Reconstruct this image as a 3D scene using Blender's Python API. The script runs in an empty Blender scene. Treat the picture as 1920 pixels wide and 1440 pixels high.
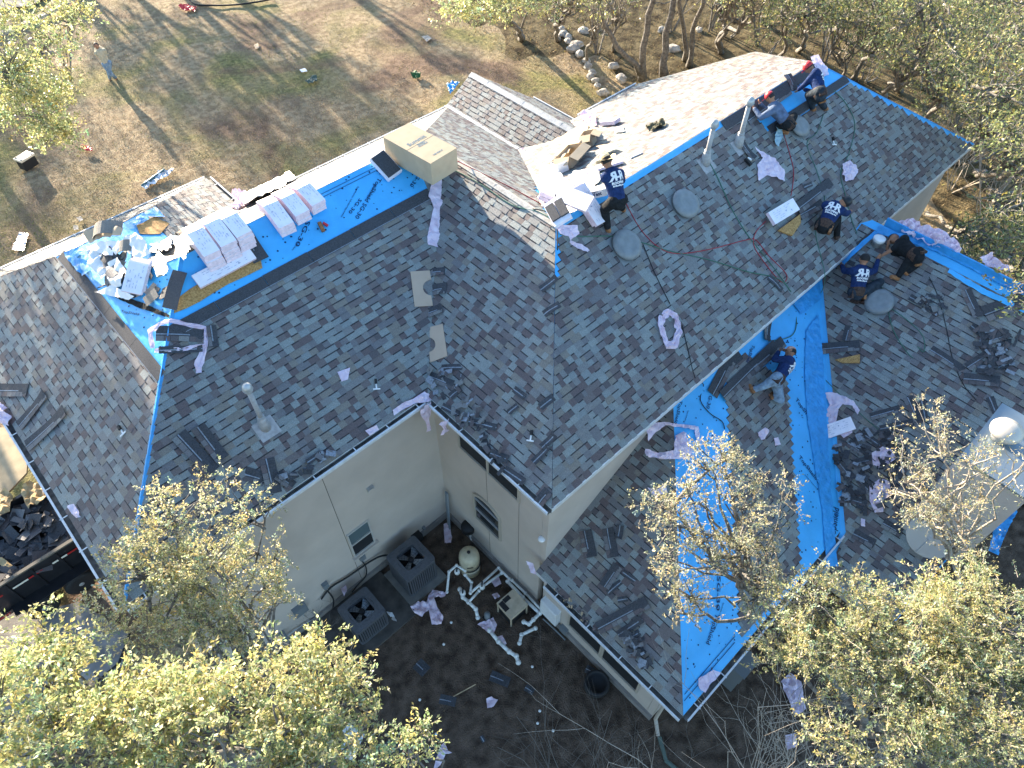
import bpy, bmesh, math, random
import numpy as np
from mathutils import Vector, Matrix, noise, geometry, bvhtree
# ---------------------------------------------------------------- camera, sky, sun, exposure
S = bpy.context.scene
CAMH = 18.0; K = 0.9
TH = math.radians(38.9); YAW = math.radians(-43.24)
cd = bpy.data.cameras.new("camera"); cam = bpy.data.objects.new("camera", cd); S.collection.objects.link(cam)
cam.location = (0, 0, CAMH); cam.rotation_euler = (TH, 0, YAW)
cd.sensor_width = 36.0; cd.lens = 36.0*1340/1920; cd.clip_start = 0.2; cd.clip_end = 900
S.camera = cam
SUN_EL = math.radians(12.2); SUN_AZ = math.radians(5.5)
w = bpy.data.worlds.new("World"); S.world = w; w.use_nodes = True
nt = w.node_tree; bg = nt.nodes["Background"]
sky = nt.nodes.new("ShaderNodeTexSky"); sky.sky_type = 'NISHITA'; sky.sun_disc = False
sky.sun_elevation = SUN_EL; sky.sun_rotation = SUN_AZ; sky.air_density = 1.0; sky.dust_density = 1.0; sky.ozone_density = 2.5
nt.links.new(sky.outputs[0], bg.inputs[0]); bg.inputs[1].default_value = 0.125
sd = bpy.data.lights.new("sun", 'SUN'); sd.energy = 5.0; sd.angle = math.radians(0.55); sd.color = (1.0, 0.84, 0.64)
sun = bpy.data.objects.new("sun", sd); S.collection.objects.link(sun)
SUNV = Vector((math.sin(SUN_AZ)*math.cos(SUN_EL), math.cos(SUN_AZ)*math.cos(SUN_EL), math.sin(SUN_EL)))
sun.rotation_euler = SUNV.to_track_quat('Z', 'Y').to_euler(); sun.location = (0, 0, 60)
S.view_settings.view_transform = 'Standard'; S.view_settings.look = 'None'
S.view_settings.exposure = 2.3; S.view_settings.gamma = 1.0; S.view_settings.use_curve_mapping = False
S.cycles.max_bounces = 6; S.cycles.transparent_max_bounces = 8
# ---------------------------------------------------------------- helpers
rnd = random.Random(7); nr = np.random.RandomState(11)
COL = S.collection
CROT = Matrix.Rotation(YAW, 3, 'Z') @ Matrix.Rotation(TH, 3, 'X')
CO = Vector((0, 0, CAMH))
def ray(px, py):
    return (CROT @ Vector((px-960, -(py-720), -1340.0))).normalized()
def depth_scale(p):
    return 1340.0/((CROT.inverted() @ (Vector(p)-CO)).z*-1)
def proj(p):
    q = CROT.inverted() @ (Vector(p)-CO)
    return 960+1340*q.x/-q.z, 720-1340*q.y/-q.z
def rnd_(a, b): return rnd.uniform(a, b)
_mats = {}
def mat(name, col, rough=0.85, spec=0.3, noise_amt=0.0, noise_scale=20.0, bump=0.0, bump_scale=60.0, metal=0.0, vcol=False, transl=0.0, col2=None, coat=0.0):
    if name in _mats: return _mats[name]
    m = bpy.data.materials.new(name); m.use_nodes = True; n = m.node_tree; b = n.nodes["Principled BSDF"]
    b.inputs["Roughness"].default_value = rough; b.inputs["Metallic"].default_value = metal
    b.inputs["Specular IOR Level"].default_value = spec
    if coat: b.inputs["Coat Weight"].default_value = coat
    base = None
    if noise_amt > 0 or bump > 0:
        tc = n.nodes.new("ShaderNodeTexCoord")
    if noise_amt > 0:
        ns = n.nodes.new("ShaderNodeTexNoise"); ns.inputs["Scale"].default_value = noise_scale; ns.inputs["Detail"].default_value = 5
        n.links.new(tc.outputs["Object"], ns.inputs["Vector"])
        mx = n.nodes.new("ShaderNodeMixRGB"); n.links.new(ns.outputs["Fac"], mx.inputs[0])
        c1 = tuple(c*(1-noise_amt) for c in col); c2 = col2 if col2 else tuple(min(1, c*(1+noise_amt)) for c in col)
        mr = n.nodes.new("ShaderNodeMapRange"); mr.inputs[1].default_value = 0.32; mr.inputs[2].default_value = 0.68
        n.links.new(ns.outputs["Fac"], mr.inputs[0]); n.links.new(mr.outputs[0], mx.inputs[0])
        mx.inputs[1].default_value = (*c1, 1); mx.inputs[2].default_value = (*c2, 1); base = mx.outputs[0]
    if vcol:
        at = n.nodes.new("ShaderNodeVertexColor"); at.layer_name = "col"
        if base is not None:
            mm = n.nodes.new("ShaderNodeMixRGB"); mm.blend_type = 'MULTIPLY'; mm.inputs[0].default_value = 1
            n.links.new(base, mm.inputs[1]); n.links.new(at.outputs[0], mm.inputs[2]); base = mm.outputs[0]
        else: base = at.outputs[0]
    if base is not None: n.links.new(base, b.inputs["Base Color"])
    else: b.inputs["Base Color"].default_value = (*col, 1)
    if bump > 0:
        n2 = n.nodes.new("ShaderNodeTexNoise"); n2.inputs["Scale"].default_value = bump_scale; n2.inputs["Detail"].default_value = 4
        n.links.new(tc.outputs["Object"], n2.inputs["Vector"])
        bp = n.nodes.new("ShaderNodeBump"); bp.inputs["Strength"].default_value = min(1, bump); bp.inputs["Distance"].default_value = 0.02*max(1, bump)
        n.links.new(n2.outputs["Fac"], bp.inputs["Height"]); n.links.new(bp.outputs[0], b.inputs["Normal"])
    if transl > 0:
        tr = n.nodes.new("ShaderNodeBsdfTranslucent"); ms = n.nodes.new("ShaderNodeMixShader"); ms.inputs[0].default_value = transl
        if base is not None: n.links.new(base, tr.inputs[0])
        else: tr.inputs[0].default_value = (*col, 1)
        out = n.nodes["Material Output"]
        n.links.new(b.outputs[0], ms.inputs[1]); n.links.new(tr.outputs[0], ms.inputs[2]); n.links.new(ms.outputs[0], out.inputs[0])
    _mats[name] = m
    return m
def tag(o, label=None, cat=None, group=None, kind=None):
    if label: o["label"] = label
    if cat: o["category"] = cat
    if group: o["group"] = group
    if kind: o["kind"] = kind
    return o
def empty(name, loc=(0, 0, 0), label=None, cat=None, group=None):
    o = bpy.data.objects.new(name, None); o.location = loc; COL.objects.link(o)
    o.empty_display_size = 0.2
    return tag(o, label, cat, group)
def link(name, me, parent=None, world=None):
    o = bpy.data.objects.new(name, me); COL.objects.link(o)
    if parent is not None:
        o.parent = parent
        pw = PW(parent)
        if world is None: world = Matrix.Identity(4)
        o.matrix_basis = pw.inverted() @ world
    elif world is not None: o.matrix_basis = world
    return o
def PW(o):
    m = o.matrix_basis.copy(); p = o.parent
    while p is not None:
        m = p.matrix_basis @ m; p = p.parent
    return m
class MB:
    def __init__(s): s.v = []; s.f = []; s.m = []
    def poly(s, pts, mi=0):
        n = len(s.v); s.v += [tuple(p) for p in pts]; s.f.append(tuple(range(n, n+len(pts)))); s.m.append(mi)
    def hexa(s, c, mi=0):  # 8 corners: bottom 4, top 4
        n = len(s.v); s.v += [tuple(p) for p in c]
        for f in ((3, 2, 1, 0), (4, 5, 6, 7), (0, 1, 5, 4), (1, 2, 6, 5), (2, 3, 7, 6), (3, 0, 4, 7)):
            s.f.append(tuple(n+i for i in f)); s.m.append(mi)
    def box(s, c, size, M=None, mi=0):
        x, y, z = (q/2 for q in size); P = [Vector(c)+Vector(q) for q in ((-x, -y, -z), (x, -y, -z), (x, y, -z), (-x, y, -z), (-x, -y, z), (x, -y, z), (x, y, z), (-x, y, z))]
        if M is not None: P = [M @ p for p in P]
        s.hexa(P, mi)
    def tube(s, path, r, seg=8, mi=0, caps=True):
        path = [Vector(p) for p in path]; n0 = len(s.v); N = len(path)
        rr = r if isinstance(r, (list, tuple)) else [r]*N
        up = Vector((0, 0, 1)); prev = None
        for i, p in enumerate(path):
            d = (path[min(i+1, N-1)]-path[max(i-1, 0)])
            d = d.normalized() if d.length > 1e-9 else Vector((0, 0, 1))
            if prev is None:
                a = d.cross(up);
                if a.length < 1e-3: a = d.cross(Vector((1, 0, 0)))
                a.normalize()
            else:
                a = prev-d*prev.dot(d)
                if a.length < 1e-6: a = d.cross(up)
                a.normalize()
            prev = a; b = d.cross(a)
            for k in range(seg):
                t = 2*math.pi*k/seg; s.v.append(tuple(p+(a*math.cos(t)+b*math.sin(t))*rr[i]))
        for i in range(N-1):
            for k in range(seg):
                k2 = (k+1) % seg
                s.f.append((n0+i*seg+k, n0+i*seg+k2, n0+(i+1)*seg+k2, n0+(i+1)*seg+k)); s.m.append(mi)
        if caps:
            s.f.append(tuple(n0+k for k in range(seg))[::-1]); s.m.append(mi)
            s.f.append(tuple(n0+(N-1)*seg+k for k in range(seg))); s.m.append(mi)
    def lathe(s, prof, seg=24, M=None, mi=0):
        n0 = len(s.v); N = len(prof)
        for (r, z) in prof:
            for k in range(seg):
                t = 2*math.pi*k/seg; p = Vector((r*math.cos(t), r*math.sin(t), z)); s.v.append(tuple(M @ p if M is not None else p))
        for i in range(N-1):
            for k in range(seg):
                k2 = (k+1) % seg
                s.f.append((n0+i*seg+k, n0+i*seg+k2, n0+(i+1)*seg+k2, n0+(i+1)*seg+k)); s.m.append(mi)
        s.f.append(tuple(n0+k for k in range(seg))[::-1]); s.m.append(mi)
        s.f.append(tuple(n0+(N-1)*seg+k for k in range(seg))); s.m.append(mi)
    def build(s, name, mats, parent=None, smooth=False, world=None):
        me = s.mesh(name, mats, smooth)
        return link(name, me, parent, world)
    def mesh(s, name, mats, smooth=False):
        me = bpy.data.meshes.new(name); me.from_pydata(s.v, [], s.f)
        if not isinstance(mats, (list, tuple)): mats = [mats]
        for m in mats: me.materials.append(m)
        if len(mats) > 1: me.polygons.foreach_set("material_index", s.m)
        if smooth: me.polygons.foreach_set("use_smooth", [True]*len(me.polygons))
        me.update(); return me
def recenter(o):
    """put the origin of a top-level mesh at the middle of its base"""
    me = o.data; n = len(me.vertices); a = np.empty(n*3, 'f'); me.vertices.foreach_get('co', a); a = a.reshape(-1, 3)
    c = Vector(((a[:, 0].min()+a[:, 0].max())/2, (a[:, 1].min()+a[:, 1].max())/2, a[:, 2].min()))
    me.transform(Matrix.Translation(-c)); o.matrix_basis = o.matrix_basis @ Matrix.Translation(c)
    return o
# ---------------------------------------------------------------- planes of the house: z = a + b x + c y (metres)
class Plane:
    def __init__(s, a, b=0.0, c=0.0):
        s.a = a*K; s.b = b; s.c = c; s.n = Vector((-b, -c, 1)).normalized()
    def z(s, x, y): return s.a+s.b*x+s.c*y
    def at(s, px, py, h=0.0):
        r = ray(px, py); n = Vector((-s.b, -s.c, 1))
        t = (s.a-n.dot(CO))/n.dot(r); return CO+r*t+s.n*h
    def pt(s, u, v, h=0.0):
        return Vector((u*K, v*K, s.z(u*K, v*K)))+s.n*h
    def frame(s, p, q, h=0.0):
        """origin at pixel p, x axis towards pixel q, z = normal"""
        o = s.at(*p, h); x = (s.at(*q, h)-o).normalized(); y = s.n.cross(x)
        return Matrix(((x.x, y.x, s.n.x, o.x), (x.y, y.y, s.n.y, o.y), (x.z, y.z, s.n.z, o.z), (0, 0, 0, 1)))
def plane3(p, q, r):
    p, q, r = Vector(p), Vector(q), Vector(r); n = (q-p).cross(r-p); n /= n.z
    return Plane(n.dot(p), -n.x, -n.y)
LB = Plane(6.6-.62*9, 0, .62); LE = Plane(6.6+.62*1.8, .62, 0); CE = Plane(6.6-.62*5.7, .62, 0)
RB = Plane(6.6-.62*4.83, 0, .62); RE = Plane(6.6+.62*25.5, -.62, 0); RF = Plane(9.27+.46*9.136, 0, -.46)
CF = Plane(9.27+.62*10, -.62, 0); LF = Plane(9.54+.62*13.742, 0, -.62); AF = Plane(8.522+.4*1.3, -.4, 0)
AN = Plane(8.522+.565*17.1, 0, -.565); SG1 = Plane(6.6-.62*14.307, .62, 0); SG2 = Plane(7.364+.62*15.54, -.62, 0)
PL_ = Plane(3-.62*5.68, .62, 0); PM = Plane(3-.62*.48, 0, .62); PN = Plane(3-.62*12.28, .62, 0)
RFb = plane3((21.194, 9.136, 9.27), (25.5, 13.442, 6.6), (20.4, 14.94, 6.6))
G = Plane(0)
def wallu(px, py, u0):
    r = ray(px, py); return CO+r*(u0*K/r.x)
def wallv(px, py, v0):
    r = ray(px, py); return CO+r*(v0*K/r.y)
# ---------------------------------------------------------------- materials
M = {}
SH_COLS = [(.240, .266, .252), (.196, .200, .194), (.212, .240, .236), (.120, .093, .092), (.205, .190, .162), (.156, .154, .158), (.096, .085, .088), (.148, .127, .122)]
SH_W = [.18, .22, .17, .13, .12, .12, .03, .08]
def shmat(i):
    c = SH_COLS[i]
    return mat("shingle_%d" % i, c, rough=.66, spec=.5, noise_amt=.22, noise_scale=55, bump=.45, bump_scale=220)
SHM = [shmat(i) for i in range(len(SH_COLS))]
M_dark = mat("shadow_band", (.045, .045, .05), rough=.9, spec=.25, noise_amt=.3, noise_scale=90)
M_strip = mat("asphalt_strip", (.052, .055, .062), rough=.75, spec=.4, noise_amt=.35, noise_scale=40, bump=.3, bump_scale=180)
M_seal = mat("sealant_line", (.22, .25, .29), rough=.5, spec=.5, noise_amt=.3, noise_scale=30)
def felt_mat():
    m = mat("blue_underlayment", (.06, .42, .82), rough=.42, spec=.5, noise_amt=.07, noise_scale=2.5, bump=.5, bump_scale=6)
    return m
M_felt = felt_mat()
M_felt2 = mat("blue_underlayment_wrinkled", (.035, .31, .68), rough=.45, spec=.5, noise_amt=.15, noise_scale=5, bump=1.0, bump_scale=14)
M_ink = mat("navy_print", (.006, .03, .10), rough=.6)
M_osb = mat("chipboard", (.42, .22, .07), rough=.8, noise_amt=.35, noise_scale=30, col2=(.56, .34, .13))
M_stucco = mat("stucco", (.52, .455, .39), rough=.93, spec=.15, noise_amt=.07, noise_scale=1.2, bump=.5, bump_scale=90)
M_trim = mat("white_gutter", (.62, .64, .64), rough=.35, spec=.5, noise_amt=.12, noise_scale=8)
M_galv = mat("galvanised_metal", (.42, .43, .42), rough=.42, metal=.35, noise_amt=.18, noise_scale=9)
M_vent = mat("painted_vent", (.20, .22, .225), rough=.42, spec=.5, noise_amt=.12, noise_scale=7)
M_pipe = mat("vent_pipe_grey", (.36, .355, .35), rough=.5, spec=.4, noise_amt=.15, noise_scale=14)
M_white = mat("white_plastic", (.74, .75, .74), rough=.45, spec=.4, noise_amt=.06, noise_scale=12)
M_pvc = mat("pvc_pipe", (.70, .71, .68), rough=.4, spec=.5, noise_amt=.12, noise_scale=12)
M_black = mat("black_rubber", (.015, .015, .016), rough=.65, spec=.4)
M_glass = mat("window_glass", (.03, .035, .04), rough=.06, spec=.8)
M_screen = mat("window_screen", (.02, .022, .025), rough=.6, spec=.3)
M_wrap = mat("pink_wrapper", (.80, .62, .74), rough=.42, spec=.45, noise_amt=.10, noise_scale=6, col2=(.88, .76, .86), transl=.15, bump=.5, bump_scale=25)
M_bundle = mat("bundle_wrap", (.84, .80, .85), rough=.38, spec=.5, noise_amt=.06, noise_scale=6, bump=.25, bump_scale=22)
M_bundle_e = mat("bundle_edge", (.82, .66, .72), rough=.45, spec=.4, noise_amt=.12, noise_scale=14)
M_print = mat("grey_print", (.40, .42, .52), rough=.6)
M_green = mat("green_print", (.03, .22, .14), rough=.5, noise_amt=.3, noise_scale=15)
M_card = mat("cardboard", (.44, .36, .25), rough=.85, spec=.2, noise_amt=.08, noise_scale=3, bump=.1)
M_card2 = mat("cardboard_pale", (.50, .38, .26), rough=.85, spec=.2, noise_amt=.07, noise_scale=3)
M_tank = mat("cream_fibreglass", (.50, .44, .30), rough=.45, spec=.4, noise_amt=.12, noise_scale=7)
M_heater = mat("tan_enamel", (.50, .42, .30), rough=.6, spec=.3, noise_amt=.16, noise_scale=7)
M_ac = mat("condenser_steel", (.085, .09, .10), rough=.55, spec=.4, noise_amt=.15, noise_scale=20)
M_ac_d = mat("condenser_dark", (.018, .018, .02), rough=.6)
M_blade = mat("fan_blade", (.28, .31, .33), rough=.35, metal=.5, noise_amt=.1, noise_scale=9)
M_conc = mat("concrete", (.27, .255, .235), rough=.92, spec=.2, noise_amt=.3, noise_scale=2.2, bump=.6, bump_scale=40)
M_bark = mat("oak_bark", (.185, .175, .16), rough=.95, spec=.15, noise_amt=.45, noise_scale=9, bump=2.0, bump_scale=28)
M_twig = mat("bare_twig", (.34, .30, .25), rough=.9, spec=.15, noise_amt=.3, noise_scale=14)
M_skin = mat("skin", (.34, .17, .10), rough=.6, spec=.35, noise_amt=.08, noise_scale=20)
M_navy = mat("navy_cotton", (.016, .034, .105), rough=.9, spec=.15, noise_amt=.25, noise_scale=14, bump=1.2, bump_scale=16)
M_blackcloth = mat("black_cotton", (.016, .018, .02), rough=.9, spec=.15, noise_amt=.3, noise_scale=14, bump=1.2, bump_scale=16)
M_denim = mat("light_denim", (.21, .29, .37), rough=.9, spec=.15, noise_amt=.35, noise_scale=10, bump=1.2, bump_scale=16)
M_dkdenim = mat("dark_denim", (.028, .038, .05), rough=.9, spec=.15, noise_amt=.35, noise_scale=10, bump=1.2, bump_scale=16)
M_tancloth = mat("beige_shirt", (.50, .42, .28), rough=.9, spec=.15, noise_amt=.15, noise_scale=10, bump=1.0, bump_scale=16)
M_boot = mat("tan_leather", (.28, .13, .055), rough=.7, spec=.3, noise_amt=.3, noise_scale=20)
M_leather = mat("dark_leather", (.06, .035, .025), rough=.7, spec=.3, noise_amt=.5, noise_scale=25)
M_straw = mat("straw", (.72, .58, .34), rough=.85, spec=.2, noise_amt=.25, noise_scale=40)
M_red = mat("red_cap", (.55, .03, .04), rough=.5, spec=.4)
M_orange = mat("orange_camo", (.55, .20, .11), rough=.8, noise_amt=.45, noise_scale=22, col2=(.72, .48, .38))
M_hair = mat("black_hair", (.012, .010, .010), rough=.55, spec=.4, bump=1.0, bump_scale=60)
M_redhose = mat("red_hose", (.38, .02, .035), rough=.5)
M_greenhose = mat("green_hose", (.055, .16, .11), rough=.5)
M_blackhose = mat("black_cord", (.02, .022, .024), rough=.5)
M_truck = mat("black_truck_paint", (.014, .014, .016), rough=.35, spec=.5, noise_amt=.3, noise_scale=5)
M_foil = mat("silver_foil", (.62, .64, .66), rough=.3, metal=.7, bump=1.0, bump_scale=12)
M_stone = mat("limestone", (.38, .35, .30), rough=.95, spec=.15, noise_amt=.35, noise_scale=5, bump=1.5, bump_scale=12)
M_wood = mat("plank_wood", (.42, .32, .20), rough=.85, noise_amt=.3, noise_scale=12)
M_cloth_green = mat("olive_cloth", (.10, .095, .06), rough=.95, noise_amt=.5, noise_scale=20, bump=1.5, bump_scale=20)
def M_leafm(name, transl=.38, rough=.42):
    return mat(name, (1, 1, 1), rough=rough, spec=.42, vcol=True, transl=transl)
# ---------------------------------------------------------------- generic builders
def clip_poly(poly, a, b, c):
    """keep a*x+b*y<=c"""
    out = []; n = len(poly)
    for i in range(n):
        p, q = poly[i], poly[(i+1) % n]; dp = a*p[0]+b*p[1]-c; dq = a*q[0]+b*q[1]-c
        if dp <= 0: out.append(p)
        if (dp < 0 and dq > 0) or (dp > 0 and dq < 0):
            t = dp/(dp-dq); out.append((p[0]+(q[0]-p[0])*t, p[1]+(q[1]-p[1])*t))
    return out
def clip_convex(sub, cl):
    A = sum(cl[i][0]*cl[(i+1) % len(cl)][1]-cl[(i+1) % len(cl)][0]*cl[i][1] for i in range(len(cl)))
    c = cl if A > 0 else cl[::-1]
    for i in range(len(c)):
        p, q = c[i], c[(i+1) % len(c)]; ex, ey = q[0]-p[0], q[1]-p[1]
        sub = clip_poly(sub, ey, -ex, ey*p[0]-ex*p[1])
        if len(sub) < 3: return []
    return sub
def inside(poly, x, y):
    r = False; n = len(poly); j = n-1
    for i in range(n):
        xi, yi = poly[i]; xj, yj = poly[j]
        if (yi > y) != (yj > y) and x < (xj-xi)*(y-yi)/(yj-yi)+xi: r = not r
        j = i
    return r
def sheet(name, plane, pix, mats, bump=.05, g=.06, lift=.012, parent=None, seed=0, fr=5.0, smooth=False, metres=False, drape=None):
    """crumpled sheet of film / paper / felt with a pixel outline laid on a plane"""
    if metres: P3 = [Vector(p) for p in pix]
    else: P3 = [plane.at(*p) for p in pix]
    o = sum(P3, Vector())/len(P3); n = plane.n
    x = (P3[1]-P3[0]); x = (x-n*x.dot(n)).normalized(); y = n.cross(x)
    pl = [((p-o).dot(x), (p-o).dot(y)) for p in P3]
    # refine outline
    out = []
    for i in range(len(pl)):
        a, b = pl[i], pl[(i+1) % len(pl)]; L = math.hypot(b[0]-a[0], b[1]-a[1]); k = max(1, int(L/g))
        for j in range(k):
            t = j/k; jx = 0 if j == 0 else rnd.uniform(-.12, .12)*g; out.append((a[0]+(b[0]-a[0])*t+jx, a[1]+(b[1]-a[1])*t+jx))
    xs = [p[0] for p in out]; ys = [p[1] for p in out]; ins = []
    yy = min(ys)
    while yy < max(ys):
        xx = min(xs)
        while xx < max(xs):
            q = (xx+rnd.uniform(-.3, .3)*g, yy+rnd.uniform(-.3, .3)*g)
            if inside(out, *q) and min((q[0]-p[0])**2+(q[1]-p[1])**2 for p in out) > (.4*g)**2: ins.append(q)
            xx += g
        yy += g
    n0 = len(out); vs = [Vector(p) for p in out+ins]
    r = geometry.delaunay_2d_cdt(vs, [], [list(range(n0))], 1, 1e-5)
    V2, F = r[0], r[2]; mb = MB()
    for p in V2:
        q = Vector((p.x*fr+seed*7.3, p.y*fr, seed*1.7))
        h = abs(noise.noise(q))*1.3+.5*abs(noise.noise(q*2.3)); h = lift+bump*h
        pt = o+x*p.x+y*p.y+n*h
        if drape: pt = drape(pt)
        mb.v.append(tuple(pt))
    for f in F: mb.f.append(tuple(f)); mb.m.append(0)
    ob = mb.build(name, mats, parent, smooth)
    return ob if parent is not None else recenter(ob)
def text_mesh(txt, size=1.0, bold=0.0, name="print"):
    c = bpy.data.curves.new("t", 'FONT'); c.body = txt; c.size = size; c.offset = bold; c.align_x = 'CENTER'; c.align_y = 'CENTER'; c.resolution_u = 2
    o = bpy.data.objects.new("t", c); me = bpy.data.meshes.new_from_object(o)
    bpy.data.objects.remove(o); bpy.data.curves.remove(c); me.name = name
    return me
def text_on(txt, plane, p, q, parent, m=None, h=.006, height=None, bold=.01, name="print", italic=0, squash=1.0):
    """text running from pixel p to pixel q on a plane"""
    me = text_mesh(txt, 1.0, bold); me.materials.append(m or M_ink)
    F = plane.frame(p, q, h); L = (plane.at(*q)-plane.at(*p)).length
    n = len(me.vertices); a = np.empty(n*3, 'f'); me.vertices.foreach_get('co', a); a = a.reshape(-1, 3)
    wd = a[:, 0].max()-a[:, 0].min(); sc = L/wd; hs = sc if height is None else height/.72
    me.transform(Matrix.Translation((L/2, 0, 0)) @ Matrix.Diagonal((sc, hs, 1, 1)))
    return link(name, me, parent, F)
def strip(name, plane, p, q, wd, label, cat="shingle", group=None, h=.01, bend=0.0, mats=None, seal=True, lam=True, kind=None):
    """a loose shingle strip from pixel p to q"""
    F = plane.frame(p, q, h); L = (plane.at(*q)-plane.at(*p)).length
    mb = MB(); N = 6; T = .007
    tw = rnd.uniform(-.03, .03); top = []
    def hh(x, y): t = x/L; return bend*(4*(t-.5)**2)+.012*math.sin(5*t+y*9)+tw*y*2*t+.012
    X = [L*i/N for i in range(N+1)]
    for i in range(N):
        a = [(X[i], -wd/2), (X[i+1], -wd/2), (X[i+1], wd/2), (X[i], wd/2)]
        mb.hexa([Vector((x, y, hh(x, y)-T)) for x, y in a]+[Vector((x, y, hh(x, y))) for x, y in a])
    root = mb.mesh(name, mats or M_strip); o = link(name, root, None, F)
    tag(o, label, cat, group, kind)
    if seal:
        sb = MB()
        for yy in (-wd*.05,):
            for i in range(N):
                a = [(X[i], yy-.011), (X[i+1], yy-.011), (X[i+1], yy+.011), (X[i], yy+.011)]
                sb.poly([Vector((x, y, hh(x, y)+.003)) for x, y in a])
        o2 = link("sealant_line", sb.mesh("sealant_line", M_seal), o, F)
    if lam:
        lb = MB(); x = 0.0; k = 0
        while x < L-.04:
            wl = min(rnd.uniform(.1, .2), L-x)
            y0, y1 = -wd/2, -wd*.16
            lb.hexa([Vector((a, b, hh(a, b))) for a, b in ((x+.004, y0-.002), (x+wl-.004, y0-.002), (x+wl-.004, y1), (x+.004, y1))]+[Vector((a, b, hh(a, b)+.006)) for a, b in ((x+.004, y0-.002), (x+wl-.004, y0-.002), (x+wl-.004, y1), (x+.004, y1))], rnd.choice([0, 0, 1, 2, 3]))
            x += wl; k += 1
        link("shingle_tab", lb.mesh("shingle_tab", [SHM[5], SHM[6], SHM[1], SHM[3]]), o, F)
    return o
def bundle(name, F, L, wd, T, label, group="wrapped shingle bundles", sag=0.0, prof=None, layers=1, cat="bundle", printed=True, shift=0.0):
    """paper-wrapped bundle lying in frame F (x along), can bend over a ridge: prof(x)->z"""
    root = empty(name, F.to_translation(), label, cat, group)
    N = 10
    pf = prof or (lambda x: -sag*(x/L*2-1)**2)
    for l in range(layers):
        mb = MB(); z0 = l*T; jx = rnd.uniform(-.02, .02)+shift*l; jy = rnd.uniform(-.012, .012)
        prev = None
        for i in range(N):
            x0, x1 = -L/2+L*i/N, -L/2+L*(i+1)/N
            e = .006
            a = [(x0, -wd/2), (x1, -wd/2), (x1, wd/2), (x0, wd/2)]
            lo = [Vector((x+jx, y+jy, pf(x)+z0+.004)) for x, y in a]; hi = [Vector((x+jx, y*.985+jy, pf(x)+z0+T-.006)) for x, y in a]
            n = len(mb.v); mb.v += [tuple(q) for q in lo+hi]
            for fc, mi in (((3, 2, 1, 0), 0), ((4, 5, 6, 7), 0), ((0, 1, 5, 4), 1), ((2, 3, 7, 6), 1)):
                mb.f.append(tuple(n+k for k in fc)); mb.m.append(mi)
            if i == 0: mb.f.append((n+3, n, n+4, n+7)); mb.m.append(1)
            if i == N-1: mb.f.append((n+1, n+2, n+6, n+5)); mb.m.append(1)
        mb.build("wrapped_layer" if layers > 1 else "wrapping", [M_bundle, M_bundle_e], root, world=F)
    if printed:
        pb = MB(); z = layers*T+.001
        for row in range(5):
            y = -wd*.3+wd*.15*row; x = -L*.36
            while x < L*.36:
                l2 = rnd.uniform(.02, .10)
                if rnd.random() < .5:
                    q = [(x, y-.004), (x+l2, y-.004), (x+l2, y+.004), (x, y+.004)]
                    pb.poly([Vector((a+shift*(layers-1), b, pf(a)+z)) for a, b in q])
                x += l2+.03
        for k in range(2):
            x = rnd.uniform(-L*.3, L*.3); y = rnd.uniform(-wd*.3, wd*.3)
            pb.poly([Vector((x+.018*math.cos(t)+shift*(layers-1), y+.018*math.sin(t), pf(x)+z+.001)) for t in (0, 1, 2, 3, 4, 5)])
        pb.build("print", M_print, root, world=F)["kind"] = "stuff"
    return root
def ribbon(name, plane, pix, wd, label, cat="wrapper", group=None, bump=.05, m=None, seed=0):
    """crumpled film ribbon following a pixel path"""
    P = [plane.at(*p) for p in pix]; out = []
    for i in range(len(P)-1):
        k = max(2, int((P[i+1]-P[i]).length/.05))
        for j in range(k): out.append(P[i].lerp(P[i+1], j/k))
    out.append(P[-1]); mb = MB(); C_ = 6
    for i, p in enumerate(out):
        d = (out[min(i+2, len(out)-1)]-out[max(i-2, 0)]).normalized(); s_ = plane.n.cross(d); w_ = wd*(.75+.6*abs(noise.noise(Vector((i*.23, seed, 0)))))
        for k in range(C_):
            t = k/(C_-1)-.5; q = Vector((i*.35, t*4, seed*3.1)); mb.v.append(tuple(p+s_*(w_*t+.02*noise.noise(q))+plane.n*(.02+bump*abs(noise.noise(q*1.3))*1.6)))
    for i in range(len(out)-1):
        for k in range(C_-1): a = i*C_+k; mb.f.append((a, a+1, a+C_+1, a+C_)); mb.m.append(0)
    o = recenter(mb.build(name, m or M_wrap)); tag(o, label, cat, group); return o
def poly_tube(name, pts, r, m, label, cat="hose", parent=None, seg=6, sub=4):
    """smooth tube through 3D points"""
    P = [Vector(p) for p in pts]; out = []
    for i in range(len(P)-1):
        p0 = P[max(i-1, 0)]; p1 = P[i]; p2 = P[i+1]; p3 = P[min(i+2, len(P)-1)]
        for j in range(sub):
            t = j/sub; out.append(.5*((2*p1)+(p2-p0)*t+(2*p0-5*p1+4*p2-p3)*t*t+(3*p1-p0-3*p2+p3)*t**3))
    out.append(P[-1]); mb = MB(); mb.tube(out, r, seg); o = mb.build(name, m, parent, True)
    if parent is None: recenter(o); tag(o, label, cat)
    return o
def hose(plane_pts, r, m, label, name="air_hose", cat="hose"):
    return poly_tube(name, [pl.at(px, py, r+.008+rnd.uniform(0, .008)) for pl, px, py in plane_pts], r, m, label, cat)
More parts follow.
